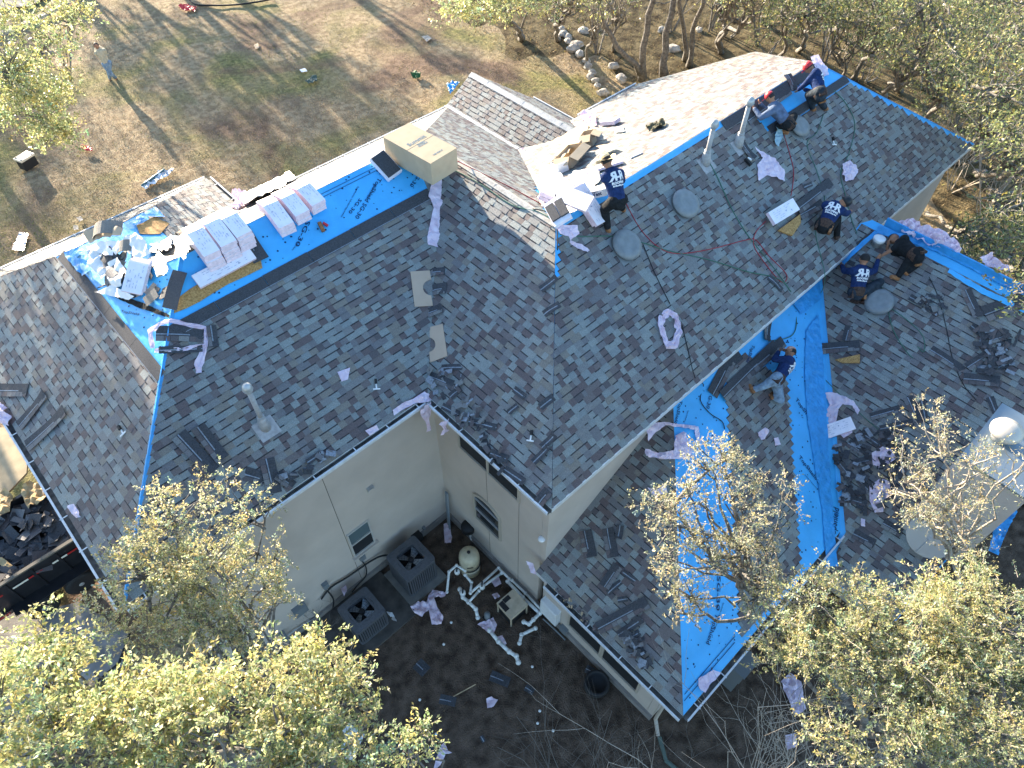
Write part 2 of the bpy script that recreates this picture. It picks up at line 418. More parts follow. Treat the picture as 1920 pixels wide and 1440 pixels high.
# ---------------------------------------------------------------- ground
def grid_sheet(x0, x1, y0, y1, step, fz, name, m, kind="structure"):
    nx = int((x1-x0)/step)+1; ny = int((y1-y0)/step)+1
    X, Y = np.meshgrid(np.linspace(x0, x1, nx), np.linspace(y0, y1, ny)); Z = fz(X, Y)
    v = np.stack([X.ravel(), Y.ravel(), Z.ravel()], 1).astype('f')
    i = (np.arange(ny-1)[:, None]*nx+np.arange(nx-1)[None, :]).ravel()
    f = np.stack([i, i+1, i+nx+1, i+nx], 1).astype('i')
    return np_mesh(name, v, f, m, None, kind)
def np_mesh(name, v, f, m, parent=None, kind=None, cols=None, smooth=False, mi=None):
    me = bpy.data.meshes.new(name); k = f.shape[1]
    me.vertices.add(len(v)); me.vertices.foreach_set('co', v.astype('f').ravel())
    me.loops.add(f.size); me.loops.foreach_set('vertex_index', f.astype('i').ravel())
    me.polygons.add(len(f)); me.polygons.foreach_set('loop_start', np.arange(0, f.size, k, dtype='i')); me.polygons.foreach_set('loop_total', np.full(len(f), k, 'i'))
    for q in (m if isinstance(m, (list, tuple)) else [m]): me.materials.append(q)
    if mi is not None: me.polygons.foreach_set('material_index', mi.astype('i'))
    if cols is not None:
        ca = me.color_attributes.new("col", 'FLOAT_COLOR', 'CORNER'); c = np.ones((f.size, 4), 'f'); c[:, :3] = np.repeat(cols, k, 0); ca.data.foreach_set('color', c.ravel())
    me.update(calc_edges=True)
    if smooth: me.polygons.foreach_set("use_smooth", [True]*len(me.polygons))
    o = link(name, me, parent)
    if kind: o["kind"] = kind
    return o
def ground_material():
    m = bpy.data.materials.new("dry_lawn"); m.use_nodes = True; n = m.node_tree; b = n.nodes["Principled BSDF"]; L = n.links.new
    b.inputs["Roughness"].default_value = .95; b.inputs["Specular IOR Level"].default_value = .1
    tc = n.nodes.new("ShaderNodeTexCoord")
    def nz(sc, det=5, dist=0.0):
        t = n.nodes.new("ShaderNodeTexNoise"); t.inputs["Scale"].default_value = sc; t.inputs["Detail"].default_value = det; t.inputs["Distortion"].default_value = dist
        L(tc.outputs["Object"], t.inputs["Vector"]); return t
    def mix(f, a, bb, lo=.4, hi=.6):
        mr = n.nodes.new("ShaderNodeMapRange"); mr.inputs[1].default_value = lo; mr.inputs[2].default_value = hi; L(f, mr.inputs[0])
        x = n.nodes.new("ShaderNodeMixRGB"); L(mr.outputs[0], x.inputs[0])
        for i, q in ((1, a), (2, bb)):
            if isinstance(q, tuple): x.inputs[i].default_value = (*q, 1)
            else: L(q, x.inputs[i])
        return x.outputs[0]
    straw = mix(nz(3.2, 8).outputs[0], (.26, .195, .125), (.40, .315, .205))
    green = mix(nz(5.0, 8).outputs[0], (.15, .15, .06), (.30, .27, .11))
    soil = mix(nz(2.2, 8).outputs[0], (.155, .105, .075), (.235, .165, .12))
    c = mix(nz(.23, 4, .6).outputs[0], straw, green, .47, .66)
    c = mix(nz(.16, 5, .9).outputs[0], c, soil, .52, .62)
    fine = mix(nz(26, 6).outputs[0], (.62, .62, .62), (1.28, 1.25, 1.15), .3, .7)
    mm = n.nodes.new("ShaderNodeMixRGB"); mm.blend_type = 'MULTIPLY'; mm.inputs[0].default_value = 1; L(c, mm.inputs[1]); L(fine, mm.inputs[2])
    L(mm.outputs[0], b.inputs["Base Color"])
    bp = n.nodes.new("ShaderNodeBump"); bp.inputs["Strength"].default_value = 1; bp.inputs["Distance"].default_value = .06; L(nz(14, 6).outputs[0], bp.inputs["Height"]); L(bp.outputs[0], b.inputs["Normal"])
    return m
def fz(X, Y):
    return .05*np.sin(X*.31+1)*np.cos(Y*.27)+.03*np.sin(X*1.3+Y*.9)+.02*np.sin(X*2.9-Y*2.1)-.05
M_lawn = ground_material()
far = MB(); far.poly([(-260, -120, -.35), (320, -120, -.35), (320, 420, -.35), (-260, 420, -.35)]); o = far.build("ground", M_lawn); tag(o, kind="structure")
def fz2(X, Y): return fz(X, Y)
o = grid_sheet(-14, 70, -14, 80, .45, fz2, "lawn", M_lawn)
# mulched yard between the wings, in the shade: dark bare soil
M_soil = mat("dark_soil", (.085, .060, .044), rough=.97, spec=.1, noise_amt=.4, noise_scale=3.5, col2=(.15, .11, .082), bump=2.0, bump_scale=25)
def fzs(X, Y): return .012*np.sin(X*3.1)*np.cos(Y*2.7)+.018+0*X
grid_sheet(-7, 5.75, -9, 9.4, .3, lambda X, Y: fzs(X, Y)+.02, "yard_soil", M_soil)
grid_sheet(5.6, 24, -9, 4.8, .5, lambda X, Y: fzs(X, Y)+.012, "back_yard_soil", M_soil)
M_forest = mat("leaf_litter", (.072, .052, .030), rough=.97, spec=.1, noise_amt=.5, noise_scale=1.6, col2=(.19, .15, .08), bump=2.5, bump_scale=12)
grid_sheet(24.5, 75, -14, 62, .8, lambda X, Y: .05*np.sin(X*.7)*np.sin(Y*.6)-.16+.22*np.clip((X-25.6-1.6*np.sin(Y*.4)-1.1*np.sin(Y*1.1+1))/3.0, 0, 1), "forest_floor", M_forest)
# drive
dr = MB()
P = [G.at(*p) for p in ((-60, 1120), (60, 1150), (150, 1130), (245, 1190), (230, 1250), (150, 1310), (95, 1460), (-200, 1500))]
dr.poly([p+Vector((0, 0, .05)) for p in P]); o = dr.build("driveway", M_conc); tag(o, kind="structure")
ed = MB(); pe = [G.at(*p, .06) for p in ((245, 1190), (225, 1245), (190, 1275), (150, 1310), (120, 1380), (95, 1460))]
ed.tube(pe, .035, 6); o = ed.build("driveway_edging", M_black); recenter(o); tag(o, "dark curved edging strip along the concrete drive under the trees", "edging")
rd = MB(); rd.poly([G.at(*p)+Vector((0, 0, .06)) for p in ((-260, 45), (60, 12), (130, -30), (-60, -60), (-400, -40))]); o = rd.build("road", mat("asphalt_road", (.10, .105, .115), rough=.9, noise_amt=.2, noise_scale=3)); tag(o, kind="structure")
kb = MB(); a = [G.at(*p) for p in ((-200, 130), (20, 60), (90, 28), (180, -24))]
for i in range(3):
    p, q = a[i], a[i+1]; d = (q-p).normalized(); nn = Vector((-d.y, d.x, 0))*.16
    kb.hexa([p-nn, q-nn, q+nn, p+nn, p-nn+Vector((0, 0, .14)), q-nn+Vector((0, 0, .14)), q+nn+Vector((0, 0, .14)), p+nn+Vector((0, 0, .14))])
o = kb.build("kerb", mat("kerb_concrete", (.42, .37, .30), rough=.9, noise_amt=.15)); tag(o, kind="structure")
# grass tufts
def tufts(n, fpos, h, m, name, colf):
    P = fpos(n); n = len(P); a = nr.rand(n)*6.283; r = h*(.5+nr.rand(n)); lean = nr.randn(n, 2)*r[:, None]*.8; wd = r*.30
    d = np.stack([np.cos(a), np.sin(a)], 1)
    v = np.zeros((n, 3, 3)); v[:, 0, :2] = P[:, :2]-d*wd[:, None]; v[:, 1, :2] = P[:, :2]+d*wd[:, None]; v[:, 2, :2] = P[:, :2]+lean
    z = P[:, 2]; v[:, 0, 2] = z-.02; v[:, 1, 2] = z-.02; v[:, 2, 2] = z+r
    return np_mesh(name, v.reshape(-1, 3), np.arange(n*3).reshape(n, 3), m, None, "stuff", colf(n, P))
M_tuft = mat("grass_blade", (1, 1, 1), rough=.8, spec=.15, vcol=True, transl=.2)
def lawnpos(n):
    px = nr.rand(n)*1400-60; py = -60+nr.rand(n)**.8*600
    out = []
    R = np.array(CROT); d = np.stack([px-960, -(py-720), np.full(n, -1340.)], 1) @ R.T; t = -CAMH/d[:, 2]; p = d*t[:, None]
    ok = (p[:, 1] > 15) & (p[:, 1] < 75) & (p[:, 0] > -12) & (p[:, 0] < 60) & ~((p[:, 1] < 19) & (p[:, 0] > -1.8) & (p[:, 0] < 16)); p = p[ok]; p[:, 2] = fz(p[:, 0], p[:, 1]); return p
def lawncol(n, P):
    c = np.array([(.43, .34, .22), (.33, .26, .16), (.25, .21, .10), (.30, .29, .10), (.17, .12, .08)])[nr.choice(5, n, p=[.34, .27, .15, .1, .14])]
    g = (np.sin(P[:, 0]*.35+2)+np.sin(P[:, 1]*.28+P[:, 0]*.2) > .9)[:, None]
    return np.where(g, c*np.array([.75, .9, .6]), c)*(.8+.4*nr.rand(n, 1))
o = tufts(120000, lawnpos, .045, M_tuft, "lawn_grass", lawncol)
tag(o, "short dry straw and olive grass covering the lawn beyond the house", "grass")
def soilpos(n):
    p = np.zeros((n, 3)); p[:, 0] = -5+nr.rand(n)*10.3; p[:, 1] = -6+nr.rand(n)*14.2; p[:, 2] = .05; return p
o = tufts(26000, soilpos, .022, M_tuft, "yard_leaf_litter", lambda n, P: np.array([(.19, .135, .085), (.13, .09, .06), (.085, .062, .045), (.32, .26, .18)])[nr.choice(4, n, p=[.4, .3, .27, .03])]*(.7+.5*nr.rand(n, 1)))
tag(o, "fallen brown leaves scattered over the dark yard soil between the wings", "leaf litter")
def forpos(n):
    p = np.zeros((n, 3)); p[:, 0] = 22+nr.rand(n)*40; p[:, 1] = -10+nr.rand(n)*66; p[:, 2] = .08; return p[(p[:, 0] > 24.5)]
o = tufts(70000, forpos, .075, M_tuft, "forest_litter", lambda n, P: np.array([(.26, .20, .11), (.18, .13, .07), (.22, .20, .07), (.08, .065, .04)])[nr.choice(4, n, p=[.35, .3, .2, .15])]*(.7+.6*nr.rand(n, 1)))
tag(o, "dead leaves and dry grass under the oak wood right of the house", "leaf litter")
# ---------------------------------------------------------------- the house
HOUSE = empty("house", (9*K, 9*K, 0), "sprawling beige stucco house with hipped grey shingle roof being re-roofed", "house")
def W(u, v, z): return Vector((u*K, v*K, z*K))
POLY = {
 'LB': (LB, [(-1.8, 9), (5.7, 9), (10, 13.306), (9.565, 13.742), (2.942, 13.742)]),
 'LE': (LE, [(-1.8, 9), (2.942, 13.742), (1.3, 15.384), (1.3, 17.1), (-1.8, 20.5)]),
 'AF': (AF, [(1.3, 15.384), (6.1, 18.484), (6.1, 20.5), (1.3, 17.1)]),
 'AN': (AN, [(1.3, 17.1), (6.1, 20.5), (-1.8, 20.5)]),
 'LF': (LF, [(2.942, 13.742), (9.565, 13.742), (14.307, 18.484), (6.1, 18.484), (1.3, 15.384)]),
 'CF': (CF, [(9.565, 13.742), (10, 13.306), (10, 9.136), (14.307, 14.94), (14.307, 18.484)]),
 'RB': (RB, [(5.7, 4.83), (25.5, 4.83), (21.194, 9.136), (10, 9.136)]),
 'RE': (RE, [(25.5, 4.83), (25.5, 13.442), (21.194, 9.136)]),
 'RF': (RF, [(10, 9.136), (21.194, 9.136), (20.4, 14.94), (14.307, 14.94)]),
 'RG': (RFb, [(21.194, 9.136), (25.5, 13.442), (20.4, 14.94)]),
 'S1': (SG1, [(14.307, 14.94), (14.307, 18.6), (15.54, 18.6), (15.54, 13.28)][::-1]),
 'S2': (SG2, [(15.54, 13.28), (15.54, 18.6), (17.2, 17.3), (17.2, 15.0)][::-1]),
 'CE': (CE, [(5.7, 4.83), (10, 9.136), (10, 13.306), (5.7, 9)]),
 'L': (PL_, [(5.68, .48), (10.35, 5.15), (5.68, 5.15)]),
 'M': (PM, [(5.68, .48), (12.28, .48), (16.95, 5.15), (10.35, 5.15)]),
 'N': (PN, [(12.28, .48), (11.3, .2), (11.3, -1.75), (18.8, -1.75), (18.8, 4.95), (18.6, 5.15), (16.95, 5.15)]),
}
# deck + felt sheets
for k, (pl, pg) in POLY.items():
    mb = MB(); top = [pl.pt(u, v, 0) for u, v in pg]; bot = [p-Vector((0, 0, .16)) for p in top]
    A = sum(pg[i][0]*pg[(i+1) % len(pg)][1]-pg[(i+1) % len(pg)][0]*pg[i][1] for i in range(len(pg)))
    if A < 0: top = top[::-1]; bot = bot[::-1]
    n = len(top); mb.poly(top, 0); mb.poly(bot[::-1], 1)
    for i in range(n): mb.poly([top[i], bot[i], bot[(i+1) % n], top[(i+1) % n]], 1)
    mb.build("roof_deck", [M_felt, M_trim], HOUSE)
# shingles
TABS = []   # (plane, kind, poly2d(x,y metres), colour)
E_ = .1425
def shingle_plane(key, axis, region=None, smin=0, smax=99, clip=True, jag=False, ext=0.0):
    pl, pg = POLY[key]; pgm = [(u*K, v*K) for u, v in (region or pg)]
    sl = math.sqrt(1+pl.b**2+pl.c**2); E = E_/sl   # plan exposure
    up = 1 if (pl.b+pl.c) > 0 else -1
    ci = 1 if axis == 'u' else 0                   # slope coordinate index
    base = min(p[ci] for p in [(u*K, v*K) for u, v in pg]) if up > 0 else max(p[ci] for p in [(u*K, v*K) for u, v in pg])
    lo = min(p[1-ci] for p in pgm); hi = max(p[1-ci] for p in pgm); smn = min(p[ci] for p in pgm); smx = max(p[ci] for p in pgm)
    N = int(abs((smx if up > 0 else smn)-base)/E)+1; seed = sum(map(ord, key))
    r = random.Random(seed)
    for j in range(N):
        s0 = base+up*j*E; s1 = s0+up*E
        if max(s0, s1) < smn or min(s0, s1) > smx: continue
        x = lo-r.uniform(0, .4); tooth = r.random() < .5; last = None
        while x < hi:
            wd = r.choice([.12, .15, .15, .18, .21, .27]) if tooth else r.choice([.10, .14, .17, .22])
            ci_ = r.choices(range(8), SH_W)[0]
            if not tooth and r.random() < .45: ci_ = r.choice([2, 4, 5, 3, 7])
            rect = [(x, s0), (x+wd, s0), (x+wd, s1), (x, s1)]
            if ci == 0: rect = [(b, a) for a, b in rect]
            if jag:
                ym = (s0+s1)/2; xs = [t/200*(hi-lo)+lo for t in range(201) if inside(pgm, t/200*(hi-lo)+lo, ym)]
                if xs:
                    a_, b_ = max(x, min(xs)), min(x+wd, max(xs))
                    if b_-a_ > .02: TABS.append((pl, ci, up, [(a_, s0), (b_, s0), (b_, s1), (a_, s1)], tooth, ci_, b_-a_ > wd-.001, wd))
            else:
                if all(inside(pgm, *p) for p in rect): TABS.append((pl, ci, up, rect, tooth, ci_, True, wd))
                else:
                    c = clip_convex(rect, pgm)
                    if len(c) >= 3: TABS.append((pl, ci, up, c, tooth, ci_, False, wd))
            x += wd; tooth = not tooth if r.random() < .8 else tooth
shingle_plane('LB', 'u', [(-1.8, 9), (5.7, 9), (9.2, 12.5), (1.7, 12.5)])
shingle_plane('LB', 'u', [(8.9, 12.5), (9.2, 12.5), (10, 13.306), (9.565, 13.742), (9.3, 13.742)])
shingle_plane('LE', 'v', [(-1.8, 9), (1.05, 11.85), (1.05, 17.37), (-1.8, 20.5)])
shingle_plane('CE', 'v'); shingle_plane('CF', 'v'); shingle_plane('RF', 'u'); shingle_plane('RG', 'u'); shingle_plane('S1', 'v'); shingle_plane('S2', 'v')
shingle_plane('LF', 'u'); shingle_plane('AN', 'u'); shingle_plane('RE', 'v')
shingle_plane('AF', 'v', [(3.6, 16.87), (6.1, 18.484), (6.1, 20.5), (3.6, 18.73)])
shingle_plane('RB', 'u', [(5.7, 4.83), (25.5, 4.83), (22.1, 8.23), (17.9, 8.23), (17.6, 9.1), (9.97, 9.1)])
shingle_plane('L', 'v')
shingle_plane('M', 'u', [(7.95, .6), (10.55, .6), (13.75, 3.75), (13.1, 4.95), (12.2, 4.9)], jag=True)
shingle_plane('N', 'v', [(12.35, .40), (12.35, -1.72), (18.6, -1.72), (18.6, 5.12), (16.95, 5.0)])
shingle_plane('N', 'v', [(11.32, .1), (11.32, -1.72), (12.35, -1.72), (12.35, .38)])
def tab_geo(pl, ci, up, pg, tooth):
    """returns top ring, bottom ring heights"""
    h1 = .0135 if tooth else .0075; h0 = .002
    S_ = [p[ci]*up for p in pg]; lo, hi = min(S_), max(S_); top = []
    for p, s in zip(pg, S_):
        # full course height measured from the plan exposure
        t = 0 if hi == lo else (s-lo)/max(hi-lo, 1e-6)
        top.append(Vector((p[0], p[1], pl.z(*p)))+pl.n*(h1+(h0-h1)*t+.004))
    return top
# the 300 tabs that show largest stand as objects of their own
full = [i for i, t in enumerate(TABS) if t[6]]
def vis(i):
    t = TABS[i]; c = Vector((sum(p[0] for p in t[3])/4, sum(p[1] for p in t[3])/4, 0)); c.z = t[0].z(c.x, c.y)
    px, py = proj(c)
    if not (20 < px < 1900 and 20 < py < 1420): return 0
    d = CO-c; a = d.normalized().dot(t[0].n)*t[7]*E_/d.length_squared
    # skip the areas hidden by the tree crowns
    if 1170 < px < 1600 and 830 < py and t[0] in (PM, PN): return a*.3
    return a
full.sort(key=vis, reverse=True)
solo = set(full[:300])
cache = {}
for i in solo:
    pl, ci, up, pg, tooth, c, _, wd = TABS[i]
    p0 = Vector((min(p[0] for p in pg), min(p[1] for p in pg), 0)); p0.z = pl.z(p0.x, p0.y)
    key = (id(pl), tooth, c, round(wd, 3))
    if key not in cache:
        mb = MB(); top = [q-p0 for q in tab_geo(pl, ci, up, pg, tooth)]; bot = [Vector((p[0], p[1], pl.z(*p)))-p0 for p in pg]
        mb.poly(top, 0)
        n = len(pg)
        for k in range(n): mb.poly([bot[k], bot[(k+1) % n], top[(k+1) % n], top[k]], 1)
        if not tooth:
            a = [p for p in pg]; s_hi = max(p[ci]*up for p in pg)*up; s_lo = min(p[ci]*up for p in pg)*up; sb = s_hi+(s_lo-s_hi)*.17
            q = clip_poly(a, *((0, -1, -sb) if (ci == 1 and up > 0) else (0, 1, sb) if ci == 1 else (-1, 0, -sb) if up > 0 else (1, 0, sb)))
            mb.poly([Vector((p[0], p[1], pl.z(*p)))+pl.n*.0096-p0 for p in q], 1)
        me = mb.mesh("shingle", [SHM[c], M_dark])
        for pp in me.polygons:
            pass
        cache[key] = me
    o = link("shingle", cache[key], HOUSE, Matrix.Translation(p0))
mb = MB()
for i, (pl, ci, up, pg, tooth, c, fl, wd) in enumerate(TABS):
    if i in solo: continue
    A = sum(pg[k][0]*pg[(k+1) % len(pg)][1]-pg[(k+1) % len(pg)][0]*pg[k][1] for k in range(len(pg)))
    if A < 0: pg = pg[::-1]
    top = tab_geo(pl, ci, up, pg, tooth); n = len(pg); mb.poly(top, c)
    for k in range(n):
        if pg[k][ci] == pg[(k+1) % n][ci] and abs(pg[k][ci]*up-min(p[ci]*up for p in pg)) > 1e-5: continue
        b0 = Vector((pg[k][0], pg[k][1], pl.z(*pg[k]))); b1 = Vector((pg[(k+1) % n][0], pg[(k+1) % n][1], pl.z(*pg[(k+1) % n])))
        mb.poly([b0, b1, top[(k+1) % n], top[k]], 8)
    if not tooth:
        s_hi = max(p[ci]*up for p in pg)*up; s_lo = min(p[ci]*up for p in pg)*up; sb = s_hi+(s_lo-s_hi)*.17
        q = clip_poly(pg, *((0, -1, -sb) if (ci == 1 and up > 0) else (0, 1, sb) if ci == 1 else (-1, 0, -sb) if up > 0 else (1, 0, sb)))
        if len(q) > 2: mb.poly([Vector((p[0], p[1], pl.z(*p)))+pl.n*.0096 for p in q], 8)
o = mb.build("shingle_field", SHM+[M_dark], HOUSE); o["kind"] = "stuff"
NT = len(TABS)
# dark starter bands along the top of the laid courses
def band(pl, a, b, wd, name="starter_band", m=M_strip, h=.02, parent=HOUSE, light=True):
    A_, B_ = pl.pt(*a, h), pl.pt(*b, h); d = (B_-A_).normalized(); y = pl.n.cross(d); L = (B_-A_).length
    n = max(1, int(L/1.0))
    for i in range(n):
        p, q = A_+d*(L*i/n+.004), A_+d*(L*(i+1)/n-.004); mb = MB(); j = rnd.uniform(-.006, .006)
        c = [p-y*wd/2+y*j, q-y*wd/2+y*j, q+y*wd/2+y*j, p+y*wd/2+y*j]
        mb.hexa([x-pl.n*.008 for x in c]+c, 0)
        o = mb.build(name, [m], parent)
        if light:
            sb = MB(); e = pl.n*.003
            s = -1 if (y*1).dot(Vector((-pl.b, -pl.c, 0))) < 0 else 1
            c = [p+y*s*wd*.44+e, q+y*s*wd*.44+e, q+y*s*wd*.49+e, p+y*s*wd*.49+e]
            sb.poly(c); sb.build("edge_line", M_seal, o)
band(LB, (1.75, 12.58), (8.95, 12.58), .27); band(LE, (1.17, 11.95), (1.17, 17.25), .25)
band(RB, (17.8, 8.33), (22.0, 8.33), .24)
band(RB, (16.4, 9.0), (21.1, 9.0), .26, light=False, h=.028)
band(PM, (12.3, 4.98), (12.95, 4.98), .3, light=False)
# hip and ridge trims
def trim(a, b, wd, m, name="ridge_cap", parent=HOUSE, h=.02, pieces=0, vdrop=.08):
    a, b = Vector(a), Vector(b); d = (b-a).normalized(); side = d.cross(Vector((0, 0, 1))).normalized(); L = (b-a).length
    n = pieces or 1
    for i in range(n):
        p, q = a+d*L*i/n, a+d*(L*(i+1)/n-(.006 if pieces else 0)); mb = MB(); up = Vector((0, 0, h)); dn = Vector((0, 0, h-vdrop))
        l = .006*(i % 2)
        mb.hexa([p-side*wd+dn, q-side*wd+dn, q+up*.5, p+up*.5, p-side*wd+dn+Vector((0, 0, .01)), q-side*wd+dn+Vector((0, 0, .01)), q+up+Vector((0, 0, l)), p+up+Vector((0, 0, l))])
        mb.hexa([p+up*.5, q+up*.5, q+side*wd+dn, p+side*wd+dn, p+up+Vector((0, 0, l)), q+up+Vector((0, 0, l)), q+side*wd+dn+Vector((0, 0, .01)), p+side*wd+dn+Vector((0, 0, .01))])
        mb.build(name, m, parent)
trim(LE.pt(-1.8, 9, .01), LE.pt(2.942, 13.742, .01), .075, M_felt2, "hip_felt", pieces=5)
trim(RB.pt(10, 9.136, .0), RB.pt(16.4, 9.136, .0), .028, M_felt, "ridge_felt", pieces=4, vdrop=.05)
trim(RB.pt(25.5, 4.83, .0), RB.pt(21.194, 9.136, .0), .035, M_felt2, "hip_felt", pieces=4)
trim(CE.pt(10, 9.136, .0), CE.pt(10, 13.306, .0), .085, mat("ridge_metal", (.42, .40, .36), rough=.5, noise_amt=.25, noise_scale=14), "ridge_vent", pieces=6, vdrop=.05)
trim(SG1.pt(15.54, 13.28), SG1.pt(15.54, 18.6), .13, M_galv, "ridge_cap", pieces=6)
trim(CF.pt(14.307, 14.94, .01), CF.pt(14.307, 18.6, .01), .09, M_trim, "valley_flashing", pieces=2, vdrop=-.02)
# gutters: an open channel along every eave the photograph shows
def gutter(a, b, out, straps=True, name="gutter"):
    """a,b (u,v,z) eave ends; out = unit vector (x,y) outwards"""
    p, q = W(*a), W(*b); o_ = Vector((out[0], out[1], 0)); mb = MB(); wd = .125; hgt = .10; t = .012
    def slab(x0, x1, z0, z1, mi=0):
        mb.hexa([p+o_*x0+Vector((0, 0, z0)), q+o_*x0+Vector((0, 0, z0)), q+o_*x1+Vector((0, 0, z0)), p+o_*x1+Vector((0, 0, z0)),
                 p+o_*x0+Vector((0, 0, z1)), q+o_*x0+Vector((0, 0, z1)), q+o_*x1+Vector((0, 0, z1)), p+o_*x1+Vector((0, 0, z1))], mi)
    slab(.003, wd, -hgt, -hgt+t, 1); slab(wd-t*.5, wd+t, -hgt, -.02, 0); slab(wd-.02, wd+t+.008, -.02, -.008, 0); slab(.003, .003+t, -hgt-.06, -.03, 1)
    g = mb.build(name, [M_trim, mat("gutter_inside", (.10, .10, .095), rough=.7, noise_amt=.5, noise_scale=6)], HOUSE)
    L = (q-p).length; d = (q-p).normalized(); x = .35
    while straps and x < L-.2:
        c = p+d*x+o_*(wd/2+.01)+Vector((0, 0, -.006)); sb = MB(); sb.box((0, 0, 0), (.022, wd+.05, .008), Matrix(((d.x, o_.x, 0, c.x), (d.y, o_.y, 0, c.y), (0, 0, 1, c.z), (0, 0, 0, 1))))
        sb.build("gutter_strap", M_trim, g); x += rnd.uniform(.75, 1.0)
gutter((-1.8, 9, 6.6), (5.70, 9, 6.6), (0, -1)); gutter((5.7, 9, 6.6), (5.7, 4.83, 6.6), (-1, 0)); gutter((-1.8, 20.5, 6.6), (-1.8, 9, 6.6), (-1, 0))
gutter((5.68, 4.75, 3), (5.68, .48, 3), (-1, 0)); gutter((5.68, .48, 3), (12.28, .48, 3), (0, -1))
gutter((6.1, 20.5, 6.6), (-1.8, 20.5, 6.6), (0, 1)); gutter((14.307, 18.484, 6.6), (6.1, 18.484, 6.6), (0, 1)); gutter((6.1, 18.6, 6.6), (6.1, 20.5, 6.6), (1, 0))
gutter((17.2, 15.0, 6.335), (17.2, 17.3, 6.335), (1, 0), False); gutter((20.4, 14.94, 6.6), (17.3, 14.94, 6.6), (0, 1), False)
# drip edges (thin white metal) under the right-hand eaves
def rod(a, b, r, m, name, parent=HOUSE, seg=6):
    mb = MB(); mb.tube([Vector(a), Vector(b)], r, seg); return mb.build(name, m, parent)
for a, b in (((5.7, 4.83, 6.6), (25.5, 4.83, 6.6)), ((25.5, 4.83, 6.6), (25.5, 13.44, 6.6))):
    p, q = W(*a), W(*b); rod(p+Vector((0, 0, .0)), q+Vector((0, 0, .0)), .018, M_trim, "drip_edge")
# walls
def wall(a, b, z0, z1, t=.16, out=(0, 0)):
    p, q = Vector((a[0]*K, a[1]*K, 0)), Vector((b[0]*K, b[1]*K, 0)); d = (q-p).normalized(); n = Vector((-out[0], -out[1], 0))
    mb = MB(); c = [p, q, q+n*t, p+n*t]; mb.hexa([x+Vector((0, 0, z0*K)) for x in c]+[x+Vector((0, 0, z1*K)) for x in c])
    return mb.build("wall", M_stucco, HOUSE)
WV = 9.29; WU = 6.0
w1 = wall((-1.5, WV), (WU, WV), 0, 6.52, out=(0, -1)); w2 = wall((WU, WV), (WU, 5.335), 0, 6.52, out=(-1, 0))
wall((-1.5, 20.0), (-1.5, WV+.185), 0, 6.52, out=(-1, 0)); w4 = wall((WU, 5.14), (WU, 1.285), 0, 2.95, out=(-1, 0)); wall((WU, 1.1), (12.31, 1.1), 0, 2.95, out=(0, -1))
wall((WU, 5.15), (25.2, 5.15), 2.8, 6.52, out=(0, -1)); wall((18.6, 5.15), (25.2, 5.15), 0, 2.79, out=(0, -1)); wall((25.2, 5.335), (25.2, 13.2), 0, 6.52, out=(1, 0))
wall((5.9, 20.2), (-1.5, 20.2), 0, 6.52, out=(0, 1)); wall((14.1, 18.2), (5.9, 18.2), 0, 6.52, out=(0, 1)); wall((25.2, 13.2), (20.2, 14.5), 0, 6.52, out=(0, 1)); wall((20.2, 14.7), (17.0, 14.7), 0, 6.4, out=(0, 1))
wall((18.35, 5.1), (18.35, -1.3), 0, 6.5, out=(1, 0)); wall((12.5, 1.1), (12.5, -1.3), 0, 2.95, out=(-1, 0))
mb = MB(); mb.hexa([W(12.5, -1.5, 0), W(18.5, -1.5, 0), W(18.5, -1.32, 0), W(12.5, -1.32, 0), W(12.5, -1.5, 2.95), W(18.5, -1.5, 6.6), W(18.5, -1.32, 6.6), W(12.5, -1.32, 2.95)]); mb.build("gable_wall", M_stucco, HOUSE); wall((5.95, 18.2), (5.95, 20.2), 0, 6.5, out=(1, 0)); wall((16.9, 18.3), (14.4, 18.3), 0, 6.4, out=(0, 1)); wall((17.0, 14.7), (17.0, 18.2), 0, 6.2, out=(1, 0))
# gable infill of the small gable
mb = MB(); mb.poly([W(14.35, 18.3, 6.3), W(15.54, 18.3, 7.3), W(16.9, 18.3, 6.3)][::-1]); mb.build("gable_wall", M_stucco, HOUSE)
# fascia board under the felted right rake
mb = MB(); mb.hexa([W(18.81, -1.75, 6.95), W(18.86, -1.75, 6.95), W(18.86, 4.6, 6.95), W(18.81, 4.6, 6.95), W(18.81, -1.75, 7.3), W(18.86, -1.75, 7.3), W(18.86, 4.6, 7.3), W(18.81, 4.6, 7.3)]); mb.build("fascia_board", M_felt2, HOUSE)
# foundation ledge
M_found = mat("foundation", (.24, .22, .20), rough=.95, noise_amt=.2, noise_scale=3)
def ledge(a, b, out):
    p, q = Vector((a[0]*K, a[1]*K, 0)), Vector((b[0]*K, b[1]*K, 0)); n = Vector((*out, 0)); mb = MB(); c = [p+n*.002, q+n*.002, q+n*.07, p+n*.07]
    mb.hexa([x for x in c]+[x+Vector((0, 0, .26)) for x in c]); mb.build("foundation", M_found, HOUSE)
ledge((-1.5, WV), (WU-.08, WV), (0, -1)); ledge((WU, WV-.08), (WU, 1.1), (-1, 0))
